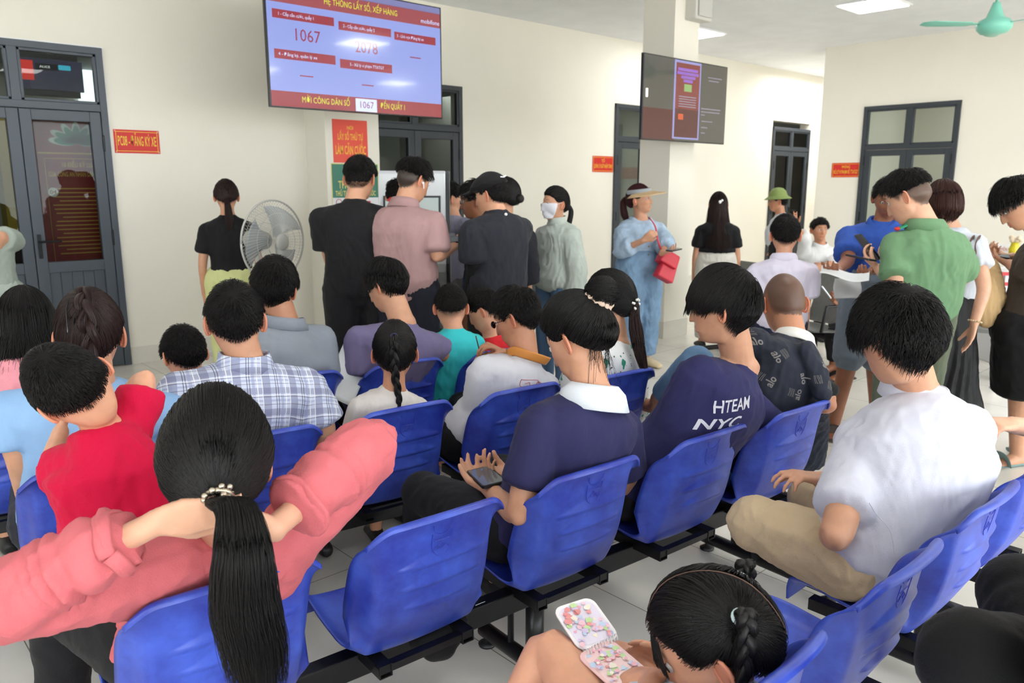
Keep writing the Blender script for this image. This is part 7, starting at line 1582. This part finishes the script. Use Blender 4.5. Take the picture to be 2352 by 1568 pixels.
def notebook():
    Wm = mat('cover_white', srgb(236, 232, 236), .25, coat=.5); pk = [mat('sticker_'+n, srgb(*[int(q*.75+225*.25) for q in c]), .3, coat=.5) for n, c in (('pink', (238, 178, 196)), ('blue', (168, 196, 232)), ('lilac', (202, 178, 226)), ('rose', (232, 140, 170)), ('cream', (240, 224, 200)), ('green', (168, 208, 120)), ('red', (222, 110, 110)))]
    t = thing('notebook', 'small ring-bound notebook with pastel sticker patterned pages on the knee of the girl', 'notebook', tuple(P(1380, 1480, 1.45)))
    def leaf(c, tl, tr, bl, br_, nm, base, seed, n=72):
        c0 = (tl+tr+bl+br_)/4; x = ((tr-tl)+(br_-bl)).normalized(); y = ((tl-bl)+(tr-br_)); y = (y-x*y.dot(x)).normalized(); nn = x.cross(y)
        if nn.dot(Vector((0, 0, 1))) < 0: x = -x; nn = -nn
        w = ((tr-tl).length+(br_-bl).length)/2; h = ((tl-bl).length+(tr-br_).length)/2
        M = Matrix(((x.x, y.x, nn.x, c0.x), (x.y, y.y, nn.y, c0.y), (x.z, y.z, nn.z, c0.z), (0, 0, 0, 1)))
        s = rect(nm, base, t, M, 0, 0, w, h, .003, r=.022); rng = random.Random(seed)
        rect('printed_panel', mat('page_tint_'+nm, srgb(222, 214, 232) if seed == 1 else srgb(236, 200, 200), .3, coat=.4), s, M, 0, 0, w*.86, h*.88, .0036, r=.02)
        for k in range(n):
            a = rng.uniform(-.40, .40)*w; b = rng.uniform(-.41, .41)*h; q = rng.uniform(.004, .010); th = rng.random()*3.14; kk = rng.choice((3, 4, 5, 6, 12)); mb = MB()
            poly = [(a+q*math.cos(th+2*math.pi*i/kk)*(1 if kk != 5 or i % 2 else .9), b+q*rng.uniform(.6, 1.1)*math.sin(th+2*math.pi*i/kk)) for i in range(kk)]
            z0 = .0038+.00006*k; vs = [M @ Vector((p, r_, z)) for z in (z0-.0001, z0) for p, r_ in poly]; mb.add(vs, [tuple(range(kk))[::-1], tuple(range(kk, 2*kk))]+[(i, (i+1) % kk, kk+(i+1) % kk, kk+i) for i in range(kk)]); mb.build('sticker_shape', rng.choice(pk), s)
        return M, w, h
    A = leaf(None, P(1275, 1398, 1.62), P(1375, 1368, 1.66), P(1325, 1500, 1.50), P(1405, 1468, 1.56), 'cover', Wm, 1)
    B = leaf(None, P(1352, 1500, 1.50), P(1420, 1462, 1.56), P(1385, 1600, 1.38), P(1478, 1555, 1.44), 'page_block', mat('page_pink', srgb(232, 186, 186), .3, coat=.4), 2)
    mb = MB(); a = P(1345, 1502, 1.495); b = P(1418, 1462, 1.555)
    for k in range(11):
        c = a.lerp(b, (k+.5)/11); d = (b-a).normalized(); u = (P(1352, 1480, 1.5)-P(1368, 1520, 1.46)).normalized(); v = d.cross(u)
        mb.tube([c+(u*math.cos(R(q))+v*math.sin(R(q)))*.008 for q in range(0, 361, 30)], .0011, n=5, cap=0)
    mb.build('ring_binding', mat('ring_white', srgb(236, 236, 240), .2, .5, .3), t)
notebook()
def bag_under():
    t = thing('shoulder_bag', 'soft black bag under the empty blue seat, its strap on the floor', 'bag', tuple(P(1000, 1500, 1.95)))
    bm_ = cloth('bag_black', srgb(20, 20, 24), .7); mb = MB(); mb.tube([P(1000, 1440, 2.06), P(1005, 1470, 2.03), P(1008, 1495, 2.01)], [.10, .085, .05], [.05, .05, .03], side=W(1, .2, 0), n=16, sq=3); me = remesh(mb, .009, 3); finish(me, 'bag_body', bm_, t)
    MB().tube(bez([P(975, 1500, 2.02), P(930, 1508, 2.04), P(880, 1502, 2.05), P(840, 1490, 2.06)], 12), .006, n=8).build('strap', bm_, t, smooth=True)
    t = thing('sticker_label', 'small pale blue label stuck on the black beam between two blue seats', 'label', tuple(P(1103, 1393, 2.1)))
    yb = 1.45+.24-.026; c = PY(1103, 1393, yb); M = frame(c, (math.cos(R(-4)), math.sin(R(-4)), 0), (-math.sin(R(4)), -1, 0)); rect('backing', mat('label_white', srgb(214, 226, 232), .4), t, M, 0, 0, .036, .024, .0012); rect('print', mat('label_blue', srgb(110, 190, 220), .4), t, M, .004, -.001, .022, .016, .0016)
bag_under()
def steel_bench():
    sm = mat('bench_steel', srgb(140, 142, 140), .35, .5, .6, noise=.08, nscale=40); t = thing('steel_bench', 'grey perforated steel waiting bench behind the man in blue', 'bench', tuple(PZ(1880, 800, 0)))
    o = P(1900, 790, 6.6); o.z = 0; ux = Vector((.3, .95, 0)).normalized(); uy = Vector((-.95, .3, 0))
    for k in range(3):
        c = o+ux*(k*.58); f = uy
        for (a0, z0, a1, z1, nm) in ((.0, .42, .42, .44, 'seat_panel'), (.0, .44, -.14, .86, 'back_panel')):
            p0 = c+f*a0+Vector((0, 0, z0)); p1 = c+f*a1+Vector((0, 0, z1)); mb = MB(); mb.tube([p0, p0.lerp(p1, .5)+Vector((0, 0, -.01)), p1], .25, .008, side=ux, n=12, sq=6, cap=0); mb.build(nm, sm, t)
        for e in (-.26, .26): mb = MB(); mb.tube([c+ux*e+f*.02+Vector((0, 0, .46)), c+ux*e+f*.05+Vector((0, 0, .64)), c+ux*e+f*.32+Vector((0, 0, .64)), c+ux*e+f*.36+Vector((0, 0, .44))], .014, n=8); mb.build('armrest', M_beam, t, smooth=True)
    MB().tube([o-ux*.3+uy*.15+Vector((0, 0, .36)), o+ux*1.5+uy*.15+Vector((0, 0, .36))], .03, n=10).build('beam', M_beam, t)
    for k in (0, 1.2): c = o+ux*k+uy*.15; MB().tube([c+Vector((0, 0, .36)), c+Vector((0, 0, .05))], .025, n=10).tube([c-uy*.28+Vector((0, 0, .03)), c+uy*.3+Vector((0, 0, .03))], .025, n=10).build('leg', M_beam, t)
    # bench by the right wall
    t = thing('steel_bench', 'steel bench by the right wall seen past the long black skirt', 'bench', tuple(PZ(2330, 900, 0))); c = P(2330, 850, 6.4); c.z = 0
    cr = mat('chrome', srgb(190, 192, 196), .2, .5, .8); MB().box(c+Vector((0, 0, .42)), (.5, 1.6, .03), M=Matrix.Rotation(R(10), 3, 'Z')).build('seat_panel', sm, t); 
    for q in (-.5, .5): MB().tube([c+Vector((-.2, q, .42)), c+Vector((.0, q, .03)), c+Vector((.25, q, .03))], .016, n=8).build('leg', cr, t, smooth=True)
    MB().tube([P(2275, 890, 5.6), P(2350, 850, 5.8)], .012, n=8).build('rail', cr, t, smooth=True)
steel_bench()
def right_props():
    t = thing('cane', 'silver walking stick leaning beside the long black skirt', 'cane', tuple(P(2295, 760, 5.3))); MB().tube([P(2283, 735, 5.9), PZ(2318, 905, 0)], .014, n=8).build('shaft', mat('silver', srgb(200, 204, 212), .25, .5, .5), t, smooth=True)
    c = P(2330, 650, 7.2); t = thing('stand_cabinet', 'white cabinet with red lettering behind the youth at the right edge', 'cabinet', (c.x, c.y, 0)); c2 = Vector((c.x, c.y, .42)); f = frame(c2+W(0, -.24, 0), W(1, 0, 0), W(0, -1, 0)); MB().box(c2, (.5, .5, .84), M=Matrix.Rotation(R(-42.5), 3, 'Z')).build('carcass', mat('cab_white', srgb(222, 222, 226), .5), t, bevel=.006)
    rd = mat('cab_red', srgb(190, 34, 40), .5); M = frame(P(2322, 652, 6.93), W(1, 0, 0), W(0, -1, .1)); 
    for y in (-.09, .0, .09): rect('red_bar', rd, t, M, 0, y, .22, .03, .003)
    rect('red_bar', rd, t, M, -.09, 0, .035, .2, .004)
    t = thing('leaflet_board', 'small white board with red lettering standing on the cabinet', 'sign', tuple(P(2305, 572, 7.1))); M = frame(P(2305, 573, 7.1), W(1, 0, 0), W(0, -1, .15)); rect('board', mat('cab_white', srgb(222, 222, 226), .5), t, M, 0, 0, .22, .10, .006); text('lettering', 'KHUYẾN MÃI', rd, t, M, .16, .03, thick=.008)
    c = P(2330, 572, 7.0); t = thing('vase', 'yellow vase with pale flowers beside the small white board', 'vase', tuple(c)); MB().lathe([(.0001, -.07), (.04, -.07), (.045, 0), (.03, .05), (.035, .06)], c, n=20).build('vase_body', mat('vase_yellow', srgb(214, 196, 40), .35), t, smooth=True); mb = MB()
    for k in range(7): mb.ball(c+Vector((math.cos(k)*.04, math.sin(k*1.7)*.04, .08+.02*(k % 2))), .022, nu=8, nv=6)
    mb.build('flowers', mat('flower_cream', srgb(226, 206, 180), .6), t, smooth=True)
    c = P(2290, 462, 7.3); 
    k0 = (XB-.05)/1; cw = None
    for sgn in range(200):
        v = 4+sgn*.05; p = P(2288, 462, v)
        if p.x > XB-.06: cw = p; break
    t = thing('wall_ornament', 'small ornament with an orange berry fixed to the right wall', 'ornament', tuple(cw)); MB().ball(cw+Vector((0, 0, -.03)), .035).build('berry', mat('berry_orange', srgb(206, 130, 70), .5), t, smooth=True); MB().ball(cw+Vector((0, -.01, .05)), (.03, .05, .03)).build('leaf_spray', mat('leaf_olive', srgb(130, 130, 90), .7), t, smooth=True)
    rm = mat('tissue_white', srgb(230, 230, 232), .8)
right_props()
bpy.context.view_layer.update()
